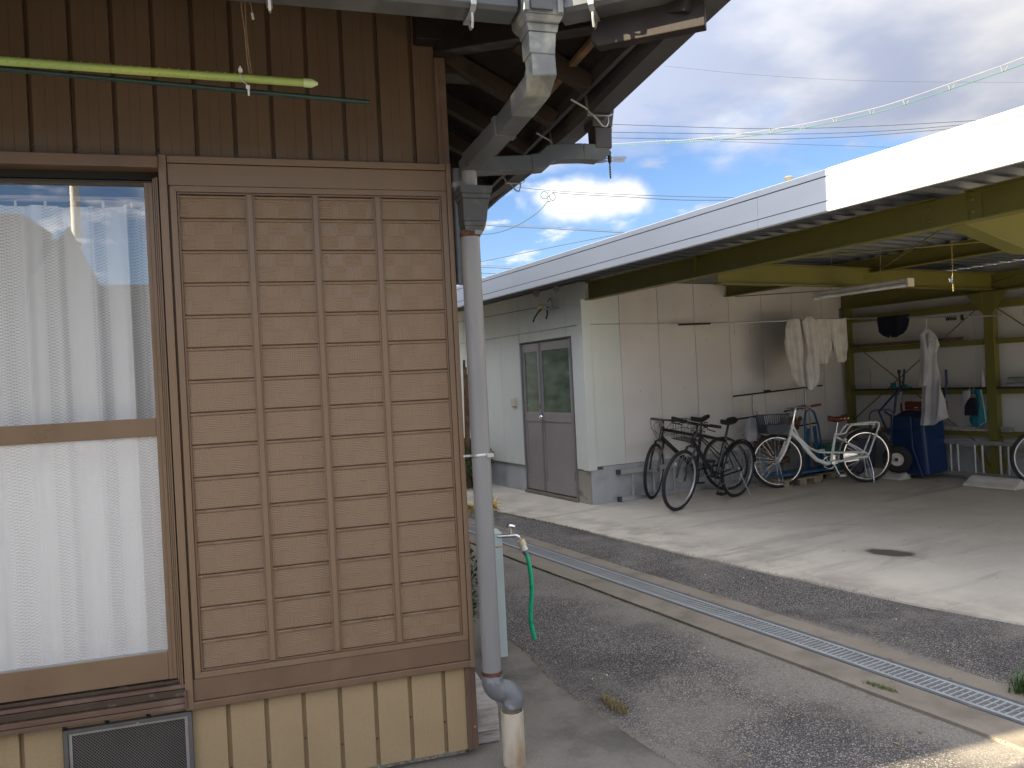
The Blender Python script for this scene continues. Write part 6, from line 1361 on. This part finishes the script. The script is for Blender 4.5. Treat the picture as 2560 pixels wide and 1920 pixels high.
# bags
KBG = 4.38
def bag(nm, lb, cat, l, m, seed, kx=KBG, th=.03, nu=14): 
    t = thing(nm, lb, cat, KF, (kx, -2.0, .9)); sheet('body', rB(l, kx=kx), m, t, Matrix.Translation((kx, 0, 0)) @ Matrix.Rotation(PI/2, 4, 'Z'), nu, .004, 20, seed, th); return t
tbg = bag('teal_bag', 'teal tote bag with pale seam hanging right of the coat', 'bag', [(985, 1640, 1725), (1050, 1655, 1735), (1150, 1660, 1755), (1250, 1600, 1790), (1330, 1585, 1795), (1385, 1600, 1775), (1415, 1650, 1740)], M['teal'], 11)
q = rB([(990, 1712, 1722), (1150, 1740, 1750), (1360, 1770, 1785), (1395, 1700, 1710)], kx=KBG-.05); mb = MB(); mb.tube([(KBG-.04, a[1], a[0]) for a in q], .004, 5); build('piping', mb, M['ivory'], tbg)
nb = bag('navy_pouch', 'small navy drawstring pouch hanging in front of the teal bag', 'pouch', [(1080, 1590, 1655), (1110, 1560, 1675), (1180, 1530, 1680), (1285, 1528, 1682)], M['navy'], 12, kx=KBG-.09, th=.02)
mb = MB(); q = rB([(960, 1632, 1640), (1085, 1600, 1640)], kx=KBG-.09); mb.tube([(KBG-.09, q[0][1], q[0][0]), (KBG-.09, q[1][1], q[1][0])], .004, 5); mb.tube([(KBG-.09, q[0][1], q[0][0]), (KBG-.09, q[1][2], q[1][0])], .004, 5); build('cord', mb, M['teal'], nb)
wbg = bag('mesh_pouch', 'greyish white mesh pouch hanging behind the navy pouch', 'pouch', [(1000, 1505, 1595), (1060, 1495, 1595), (1150, 1500, 1560)], M['cloth_coat'], 13, kx=KBG-.02, th=.02)
mb = MB(); q = rB([(890, 1640, 1645), (1000, 1570, 1580)], kx=KBG-.02); mb.tube([(KBG-.02, q[0][1], q[0][0]), (KBG-.02, q[1][1], q[1][0])], .003, 5); build('string', mb, M['ivory'], wbg)
bt = thing('spray_bottle', 'pale plastic bottle on the middle rail left of the column', 'bottle', KF, (4.42, -2.0, 1.14)); mb = MB(); mb.lathe([(.028, 1.141), (.030, 1.26), (.012, 1.30), (.012, 1.34)], Matrix.Translation((4.43, -2.01, 0)), 12); build('body', mb, M['cloth_coat'], bt, smooth=True)
pr = thing('paper_bundle', 'grey bundle of rolled sheets on the middle rail right of the column', 'bundle', KF, (4.42, -2.5, 1.14)); mb = MB()
mb.tube([(4.42, -2.32, 1.215), (4.42, -2.75, 1.215)], .035, 10); build('upper_roll', mb, M['paper'], pr, smooth=True); mb = MB(); mb.tube([(4.42, -2.28, 1.158), (4.42, -2.78, 1.158)], .024, 10); build('lower_roll', mb, M['galv'], pr, smooth=True)
wf = thing('bent_wire_stand', 'thin bent wire stand resting on the middle rail by the corner column', 'stand', KF, (4.44, -.35, 1.14)); mb = MB(); mb.tube([(4.44, -.20, 1.20), (4.44, -.17, 1.36), (4.44, -.42, 1.42), (4.44, -.47, 1.42), (4.44, -.46, 1.14)], .0035, 5); mb.tube([(4.46, -.19, 1.33), (4.46, -.43, 1.40), (4.46, -.45, 1.15)], .003, 5); build('wire', mb, M['steel'], wf)
bx_ = thing('junction_box', 'small grey box on the lowest rail just right of the column', 'box', KF, (4.4, -2.3, .62)); mb = MB(); mb.box(4.38, 4.45, -2.33, -2.22, .602, .66); build('body', mb, M['steel'], bx_, bevel=.004)

# dragonfly charms
def dragonfly(lb, fr, p, top, s=1.0, rot=0.0):
    t = thing('dragonfly_charm', lb, 'dragonfly toy', fr, tuple(p), 'toy dragonflies on strings'); p = Vector(p)
    mb = MB(); mb.tube([p+Vector((0, 0, .035*s)), Vector(top)], .0008, 5); mb.tube([p+Vector((.002, 0, .035*s)), Vector(top)+Vector((.02*s, 0, -.02))], .0008, 5); build('string', mb, M['yellow_string'], t)
    T0 = Matrix.Translation(p) @ Matrix.Rotation(rot, 4, 'Z')
    mb = MB(); mb.lathe([(.003*s, -.085*s), (.0038*s, -.05*s), (.0032*s, -.02*s), (.008*s, -.012*s), (.009*s, .012*s), (.006*s, .020*s), (.009*s, .026*s), (.007*s, .036*s), (.002*s, .038*s)], T0, 10); b_ = build('body', mb, M['black'], t, smooth=True)
    mb = MB()
    for k in range(5): mb.ring(.0044*s, .0012*s, T0 @ Matrix.Translation((0, 0, (-.03-.011*k)*s)) @ Matrix.Rotation(PI/2, 4, 'X'), 10, 4)
    build('yellow_band', mb, M['yellow_string'], t)
    for sx_ in (-1, 1):
        for (dz, L_) in ((.008, .075), (-.004, .068)):
            poly = [(.004*sx_*s, (dz-.004)*s), (.03*sx_*s, (dz-.010)*s), (L_*sx_*s, (dz-.007)*s), ((L_+.006)*sx_*s, dz*s), (L_*sx_*s, (dz+.006)*s), (.02*sx_*s, (dz+.004)*s)]
            mb = MB(); mb.prism(poly, 'y', -.0006, .0006, T0 @ Matrix.Rotation(R(12*sx_), 4, 'Z')); build('wing', mb, M['dragon_wing'], t)
    return t
def hfp(px, py, yv): return onY(px, py, yv)
q = hfp(1524, 398, -0.05); q_t = hfp(1520, 300, -0.05); dragonfly('toy dragonfly on a yellow string under the side downspout', HF, q, q_t, .95, R(-15))
mb = MB(); 
qk = KF.loc(Vector((0, 0, EYE)) + (fwd + rt*((2382-1280)/1930) - up*((702-960)/1930))*5.6); qt = Vector((qk.x, qk.y, 2.38)); dragonfly('toy dragonfly hanging under the olive beams inside the garage', KF, qk, qt, .95, R(25))

# ================================================================== STANDPIPE, HOSE, TINSEL, SHRUB
at = lambda px, py, dist: (Vector((0, 0, EYE)) + (fwd + rt*((px-1280)/1930) - up*((py-960)/1930)) * (dist/((fwd + rt*((px-1280)/1930) - up*((py-960)/1930)).y)))
D = 4.214
st_ = thing('standpipe', 'pale blue painted concrete water post with a brass tap', 'standpipe', WF, (-.115, D, 0))
T0 = Matrix.Translation((-.140, D+.03, 0)) @ Matrix.Rotation(R(14), 4, 'Z')
mb = MB(); mb.box(-.047, .036, -.04, .04, -.01, .672, T0); mb.add([(-.047, -.04, .672), (.036, -.04, .672), (.036, .04, .672), (-.047, .04, .672), (-.030, -.026, .688), (.020, -.026, .688), (.020, .026, .688), (-.030, .026, .688)], [(4, 5, 6, 7), (0, 1, 5, 4), (1, 2, 6, 5), (2, 3, 7, 6), (3, 0, 4, 7)], T0); build('post', mb, M['post_blue'], st_, bevel=.003)
mb = MB(); mb.box(-.049, .038, -.042, .042, .595, .600, T0); build('rusty_band', mb, M['rust_orange'], st_)
a = at(1262, 1340, D); b_ = at(1288, 1338, D); c_ = at(1300, 1346, D); e_ = at(1306, 1358, D)
mb = MB(); mb.tube([a - Vector((.04, 0, 0)), a, b_], [.011, .011, .013], 10); mb.tube([b_, (b_+c_)/2+Vector((0, 0, .004)), c_, e_], .0085, 10); tp_ = build('tap', mb, M['chrome'], st_, smooth=True)
h = at(1276, 1336, D); mb = MB(); mb.tube([h, h+Vector((0, 0, .03))], .009, 10); mb.tube([h+Vector((-.024, 0, .040)), h+Vector((-.010, 0, .046)), h+Vector((.010, 0, .046)), h+Vector((.026, 0, .040))], [.007, .009, .009, .007], 8); build('handle', mb, M['chrome'], tp_, smooth=True)
c0 = at(1302, 1350, D); c1 = at(1307, 1363, D); c2 = at(1311, 1375, D); c3 = at(1316, 1385, D)
hs = thing('garden_hose', 'short green hose with cream connector hanging from the tap', 'hose', WF, tuple(at(1330, 1500, D)))
mb = MB(); mb.tube([c0, c1], [.020, .023], 12); build('ring_nut', mb, M['ivory'], hs, smooth=True); mb = MB(); mb.tube([c1, c2], [.017, .021], 12); build('connector', mb, M['clip'], hs, smooth=True); mb = MB(); mb.tube([c2, c3], .016, 12); build('cuff', mb, M['pvc_blue'], hs, smooth=True)
mb = MB(); pts = [at(x, y, D) for x, y in ((1315, 1383), (1321, 1402), (1326, 1430), (1329, 1460), (1329, 1490), (1327, 1520), (1327, 1550), (1331, 1575), (1337, 1597))]
sm = []
for i in range(len(pts)-1):
    for k in range(4):
        t_ = k/4; p0, p1, p2, p3 = pts[max(i-1, 0)], pts[i], pts[i+1], pts[min(i+2, len(pts)-1)]
        sm.append(0.5*((2*p1)+(-p0+p2)*t_+(2*p0-5*p1+4*p2-p3)*t_*t_+(-p0+3*p1-3*p2+p3)*t_**3))
sm.append(pts[-1]); mb.tube(sm, .0122, 12, cap=False); build('hose', mb, M['hose'], hs, smooth=True)
ti = thing('tinsel_broom', 'tuft of gold tinsel strands sticking out behind the downpipe', 'tinsel', WF, tuple(at(1228, 1262, 5.2)))
mb = MB(); rnd = random.Random(5)
for cx_, cy_, n in ((1232, 1262, 130), (1176, 1268, 90)):
    c = at(cx_, cy_, 5.2)
    for k in range(n):
        d = Vector((rnd.gauss(0, 1), rnd.gauss(0, 1), rnd.gauss(0, .9)-.3)).normalized()*rnd.uniform(.03, .075); s_ = d.cross(Vector((rnd.random(), rnd.random(), rnd.random()))).normalized()*.0022
        mb.add([c+s_, c-s_, c+d-s_*.6, c+d+s_*.6], [(0, 1, 2, 3)])
tag(build('strands', mb, M['gold'], ti, recalc=False), kind='stuff')
def shrub(lb, c, rx, rz_, n, seed, leaf=.022, trunk=True):
    t = thing('shrub', lb, 'shrub', WF, (c[0], c[1], 0)); rnd = random.Random(seed); mb = MB(); c = Vector(c)
    for k in range(n):
        a = rnd.uniform(0, 2*PI); z = rnd.uniform(-1, 1); r_ = (rnd.random()**.45)*math.sqrt(1-z*z*.8)*(1+.25*math.sin(a*3+z*4))
        p = c + Vector((rx*r_*math.cos(a), rx*r_*math.sin(a), rz_*z)); d = Vector((rnd.gauss(0, 1), rnd.gauss(0, 1), rnd.gauss(0, .6)+.3)).normalized()*leaf*rnd.uniform(.6, 1.3); s_ = d.cross(Vector((rnd.gauss(0, 1), rnd.gauss(0, 1), rnd.gauss(0, 1)))).normalized()*leaf*.32
        mb.add([p, p+d*.5+s_, p+d, p+d*.5-s_], [(0, 1, 2, 3)])
    tag(build('foliage', mb, M['leaf'], t, recalc=False), kind='stuff'); mb = MB()
    for k in range(7): a = k*.9; mb.tube([(c.x+.03*math.cos(a), c.y+.03*math.sin(a), 0), (c.x+rx*.6*math.cos(a), c.y+rx*.6*math.sin(a), c.z+rz_*.5)], .006, 5)
    build('stems', mb, M['wood_mid'], t); return t
sc1 = at(1175, 1180, 11.2); shrub('dark green shrub beside the foundation left of the grey door', (sc1.x-.05, sc1.y, .33), .36, .34, 5200, 21, .045)
sc2 = at(1192, 1540, 4.9); shrub('low dark shrub at the side of the house behind the downpipe', (sc2.x-.10, sc2.y, .25), .12, .26, 1500, 22, .03)
# things glimpsed in the narrow gap between house and downpipe
gp = thing('stacked_poles', 'bamboo poles standing against the far wall left of the downpipe', 'poles', WF, tuple(at(1168, 1000, 10.5)*1)); mb = MB()
for k, (x, dx) in enumerate(((1160, 2), (1164, -1), (1168, 2))):
    a = at(x+6, 1180, 11.0); b_ = at(x, 900+k*18, 11.0); a.z = 0; mb.tube([a, b_], .018, 8)
build('pole', mb, M['wood_light'], gp, smooth=True)

# ================================================================== STAINS AND WEEDS
def weeds(lb, pts, n, hgt, m, seed, spread=.02, w_=.0012, fr=KF):
    o = thing('weed_tuft', lb, 'weeds', fr, (*pts[0], 0)); rnd = random.Random(seed); mb = MB()
    for k in range(n):
        i = rnd.randrange(len(pts)-1) if len(pts) > 1 else 0; t_ = rnd.random(); a = pts[i]; b_ = pts[i+1] if len(pts) > 1 else pts[0]
        x = a[0]+(b_[0]-a[0])*t_+rnd.gauss(0, spread); y = a[1]+(b_[1]-a[1])*t_+rnd.gauss(0, spread); h = hgt*rnd.uniform(.3, 1); an = rnd.uniform(0, 6.28); l = rnd.uniform(.2, 1.2)*h
        dx, dy = math.cos(an), math.sin(an); p0 = Vector((x, y, -.006)); p1 = Vector((x+dx*l*.4, y+dy*l*.4, h*.7)); p2 = Vector((x+dx*l, y+dy*l, h)); s_ = Vector((-dy, dx, 0))*w_*rnd.uniform(.7, 1.6)
        mb.add([p0-s_, p0+s_, p1+s_*.8, p1-s_*.8, p2], [(0, 1, 2, 3), (3, 2, 4)])
    tag(build('blades', mb, m, o, recalc=False), kind='stuff'); return o
def gk(px, py):
    d = fwd + rt*((px-1280)/1930) - up*((py-960)/1930); p = Vector((0, 0, EYE)) + d*(-EYE/d.z); q = KF.loc(p); return (q.x, q.y)
weeds('brownish weed patch in the joint between the apron and the asphalt', [gk(1512, 1745), gk(1560, 1780)], 420, .022, M['weed_dry'], 1, .016)
weeds('green moss tuft in the kerb crack near the lower right', [gk(2165, 1708), gk(2240, 1732)], 300, .018, M['weed'], 2, .010)
weeds('bright green grass tuft at the right edge beside the grating kerb', [gk(2550, 1735), gk(2556, 1732)], 70, .11, M['leaf'], 3, .018, .0025)
weeds('thin line of moss along the front edge of the garage floor', [(-1.06, .95), (-1.03, .4), (-.95, -.5), (-.90, -1.3)], 700, .018, M['weed'], 4, .010)
weeds('moss patches along the kerb behind the grating', [(-1.455, -.8), (-1.455, -2.6), (-1.458, -3.6)], 420, .014, M['weed'], 5, .008)
weeds('sparse moss along the near kerb of the grating', [(-2.012, -1.7), (-2.014, -2.4), (-2.014, -3.5), (-2.012, -4.4)], 420, .012, M['weed'], 6, .006)
weeds('thin scattered weeds along the old concrete edge', [(-3.17, -5.2), (-3.15, -4.6), (-3.12, -4.2), (-3.02, -3.75), (-2.99, -3.4), (-2.96, -2.6)], 260, .014, M['weed_dry'], 8, .006)
weeds('sparse weeds further along the garage floor edge', [(-.83, -2.5), (-.75, -3.6), (-.67, -4.4)], 160, .016, M['weed'], 7, .008)
mb = MB(); rnd = random.Random(12)
for k in range(160):
    x, y = rnd.uniform(-3, 2.5), rnd.uniform(-6, 1.5); z = 0.0 if x > -.8 else -.011; s_ = rnd.uniform(.002, .006)
    mb.lathe([(s_*.6, z), (s_, z+s_*.5), (s_*.3, z+s_)], Matrix.Translation((x, y, 0)), 5)
o = build('pebbles', mb, M['stopper'], None, KF); tag(o, 'loose pebbles scattered over the yard and garage floor', 'pebbles', kind='stuff')

dl_ = MB(); rnd = random.Random(31)
for k in range(260):
    if k < 130: x, y = rnd.choice((-1.46, -2.02, -1.60, -1.83)) + rnd.gauss(0, .015), rnd.uniform(-5.8, 1)
    elif k < 200: x, y = rnd.uniform(-.6, 3.5), rnd.uniform(-5, 0)
    else: x, y = rnd.uniform(-3.6, -2.1), rnd.uniform(-5.6, -1.5)
    z = .006 if x < -1.4 and x > -2.05 else (.004 if x > -.7 else -.006); a = rnd.uniform(0, 6.28); l = rnd.uniform(.006, .017); w_ = l*.4; c_, s_ = math.cos(a), math.sin(a)
    dl_.add([(x-c_*l, y-s_*l, z), (x+s_*w_, y-c_*w_, z+.003), (x+c_*l, y+s_*l, z+.001), (x-s_*w_, y+c_*w_, z+.002)], [(0, 1, 2), (0, 2, 3)])
o = build('dead_leaves', dl_, M['weed_dry'], None, KF, recalc=False); tag(o, 'small dry leaf scraps scattered over the yard', 'leaves', kind='stuff')

# ================================================================== WIRES IN THE SKY
def cable(mb, pts, r_, n=5, seg=6, sag=0):
    out = []
    for i in range(len(pts)-1):
        for k in range(seg):
            t_ = k/seg; p0, p1, p2, p3 = pts[max(i-1, 0)], pts[i], pts[i+1], pts[min(i+2, len(pts)-1)]
            out.append(0.5*((2*p1)+(-p0+p2)*t_+(2*p0-5*p1+4*p2-p3)*t_*t_+(-p0+3*p1-3*p2+p3)*t_**3))
    out.append(pts[-1]); mb.tube(out, r_, n, cap=False); return out
def wire(lb, px, r_, m, grp='overhead wires'):
    pts = [at(x, y, d) for x, y, d in px]; t = thing('power_line', lb, 'cable', WF, tuple(pts[0]), grp); mb = MB(); cable(mb, pts, r_); build('cable', mb, m, t, smooth=True); return t, pts
w1 = [(1480, 366, 34), (1560, 363, 31), (1640, 359, 28), (1720, 356, 26), (1850, 343, 24), (2000, 322, 22), (2170, 287, 20), (2260, 262, 19), (2380, 222, 18), (2510, 178, 17), (2640, 130, 16)]
t, pts = wire('green sheathed cable sweeping up to the upper right with its clips', w1, .014, M['wire_green'])
w1b = [(x, y-(4+ (x-1480)*.012), d) for x, y, d in w1]; mb = MB(); p2 = [at(x, y, d) for x, y, d in w1b]; cable(mb, p2, .009); build('messenger_wire', mb, M['wire_pale'], t, smooth=True)
for (x, d) in ((1672, 27.3), (1730, 26), (1785, 25), (1858, 24), (1930, 23), (2005, 22), (2088, 21), (2180, 20), (2265, 19), (2378, 18), (2510, 17)):
    import bisect
    i = max(0, min(len(w1)-2, bisect.bisect([q[0] for q in w1], x)-1)); f = (x-w1[i][0])/(w1[i+1][0]-w1[i][0]); y = w1[i][1]+(w1[i+1][1]-w1[i][1])*f; dd_ = w1[i][2]+(w1[i+1][2]-w1[i][2])*f; s_ = (x-1480)*.004+5
    mb = MB(); mb.tube([at(x-s_, y-s_*1.5, dd_), at(x-s_*.4, y+1, dd_), at(x+s_*.3, y-1, dd_), at(x+s_, y-s_*1.3, dd_)], .012, 5); build('clip', mb, M['wire_pale'], t, smooth=True)
wire('uppermost of the three dark cables behind the sweeping green one', [(1480, 309, 40), (1850, 321, 40), (2050, 320, 40), (2250, 312, 40), (2480, 299, 40)], .017, M['wire'])
wire('second of the three dark cables behind the sweeping green one', [(1480, 330, 40), (1850, 335, 40), (2050, 334, 40), (2250, 325, 40), (2450, 308, 40)], .017, M['wire'])
wire('lowest of the three dark cables behind the sweeping green one', [(1480, 344, 40), (1850, 349, 40), (2050, 345, 40), (2200, 337, 40), (2420, 318, 40)], .017, M['wire'])
wire('faint thin cable crossing the grey cloud at the top right', [(1660, 165, 60), (1900, 188, 60), (2200, 203, 60), (2640, 206, 60)], .010, M['wire'])
wire('thin cable dropping right just above the fascia', [(1800, 353, 45), (2000, 361, 45), (2250, 369, 45)], .012, M['wire'])
wire('cable from the eave to the right over the small white cloud', [(1290, 468, 30), (1400, 478, 30), (1600, 488, 30), (1900, 496, 30)], .012, M['wire'])
wire('sagging cable just below the one over the small white cloud', [(1370, 480, 30), (1440, 486, 30), (1560, 492, 30), (1700, 500, 30), (1850, 500, 30)], .014, M['wire'])
wire('cable curving down from the coiled joint to behind the downpipe', [(1372, 500, 30), (1345, 530, 30), (1300, 560, 30), (1250, 580, 30), (1200, 586, 30), (1140, 584, 30)], .015, M['wire_green'])
wire('pair of cables at the height of the hopper head', [(1150, 556, 33), (1350, 566, 33), (1560, 578, 33)], .012, M['wire_pale'])
wire('dark cable just below the pair at the height of the hopper head', [(1150, 558, 33), (1260, 566, 33), (1400, 573, 33), (1560, 582, 33)], .014, M['wire'])
wire('cable rising to the right just above the far fascia', [(1150, 664, 35), (1200, 655, 35), (1400, 614, 35), (1560, 583, 35)], .014, M['wire'])
wire('short upper cable seen left and right of the pipe over the far fascia', [(1140, 660, 35), (1300, 667, 35)], .012, M['wire_pale'])
wire('short middle cable seen left and right of the pipe over the far fascia', [(1140, 665, 35), (1290, 672, 35)], .014, M['wire'])
wire('lowest short cable seen beside the pipe over the far fascia', [(1140, 682, 35), (1240, 684, 35)], .014, M['wire'])
co = thing('cable_joint', 'coiled cable joint where the sky wires meet left of the small cloud', 'cable joint', WF, tuple(at(1372, 490, 30))); mb = MB()
for (cx_, cy_, r_, k) in ((1361, 488, 9, 0), (1381, 492, 9, 1), (1372, 498, 7, 2)):
    c = at(cx_, cy_, 30); rr_ = r_/1930*30; mb.ring(rr_, .014, Matrix.Translation(c) @ Matrix.Rotation(.5*k, 4, 'Z'), 20, 5)
build('coil', mb, M['wire_green'], co, smooth=True); mb = MB(); mb.tube([at(1381, 473, 30), at(1377, 486, 30)], .05, 6); mb.tube([at(1370, 502, 30), at(1378, 498, 30)], .04, 6); build('clamp', mb, M['clip'], co, smooth=True)

# ================================================================== ACROSS THE LANE, BEHIND THE CAMERA (seen in the window)
nbh = thing('neighbour_house', 'pale neighbour house with green grey gable reflected in the window', 'house', HF, (-3.5, -9, 0))
mb = MB(); mb.prism([(-3.72, 0), (-3.00, 0), (-3.00, 3.08), (-3.30, 3.82), (-3.72, 3.10)][:0] or [(-3.95, 0), (-2.98, 0), (-2.98, 3.05), (-3.31, 3.81), (-3.70, 3.22), (-3.95, 3.05)], 'y', -8.28, -8.2); build('gable_wall', mb, M['plaster'], nbh)
mb = MB(); [mb.hull([(-4.2, -8.30-.07*k, 3.0+.08*k), (-3.32, -8.30-.07*k, 3.0+.08*k), (-3.32, -8.38-.07*k, 3.07+.08*k), (-4.2, -8.38-.07*k, 3.07+.08*k)], [(-4.2, -8.31-.07*k, 3.02+.08*k), (-3.32, -8.31-.07*k, 3.02+.08*k), (-3.32, -8.40-.07*k, 3.09+.08*k), (-4.2, -8.40-.07*k, 3.09+.08*k)]) for k in range(10)]; build('roof', mb, M['roof_green'], nbh)
mb = MB(); mb.box(-9, -3.80, -9.4, -8.1, 0, 3.95); build('wing', mb, M['plaster'], nbh)
wl = thing('boundary_wall', 'grey boundary wall across the lane reflected in the window', 'wall', HF, (-1, -8.5, 0)); mb = MB(); mb.box(-3.0, 6, -8.7, -8.3, 0, 3.05); build('wall', mb, M['plaster'], wl)
up_ = thing('utility_pole', 'pale concrete utility pole across the lane reflected in the window', 'utility pole', HF, (-3.15, -7.8, 0)); mb = MB(); mb.tube([(-3.54, -9.6, 0), (-3.52, -9.6, 7.5)], [.075, .058], 12); build('pole', mb, M['stopper'], up_, smooth=True)
# two unseen blocks added to the west to cut the low sun
sw_ = thing('sun_blocker_house', 'unseen added block beyond the left edge that shades the yard by the house', 'sun blocker', HF, (-4.9, -.3, 0)); mb = MB(); mb.box(-5.6, -4.3, -0.625, 0.3, 0, 3.9); build('body', mb, M['siding_up'], sw_)
gw = thing('sun_blocker_lane', 'unseen added screen beyond the left edge that shades the lane ground', 'wall', HF, (-5, -3, 0)); mb = MB(); mb.box(-4.8, -4.6, -2.1, -0.800, 0, 3.9); build('body', mb, M['plaster'], gw)

for o in bpy.data.objects:
    pass
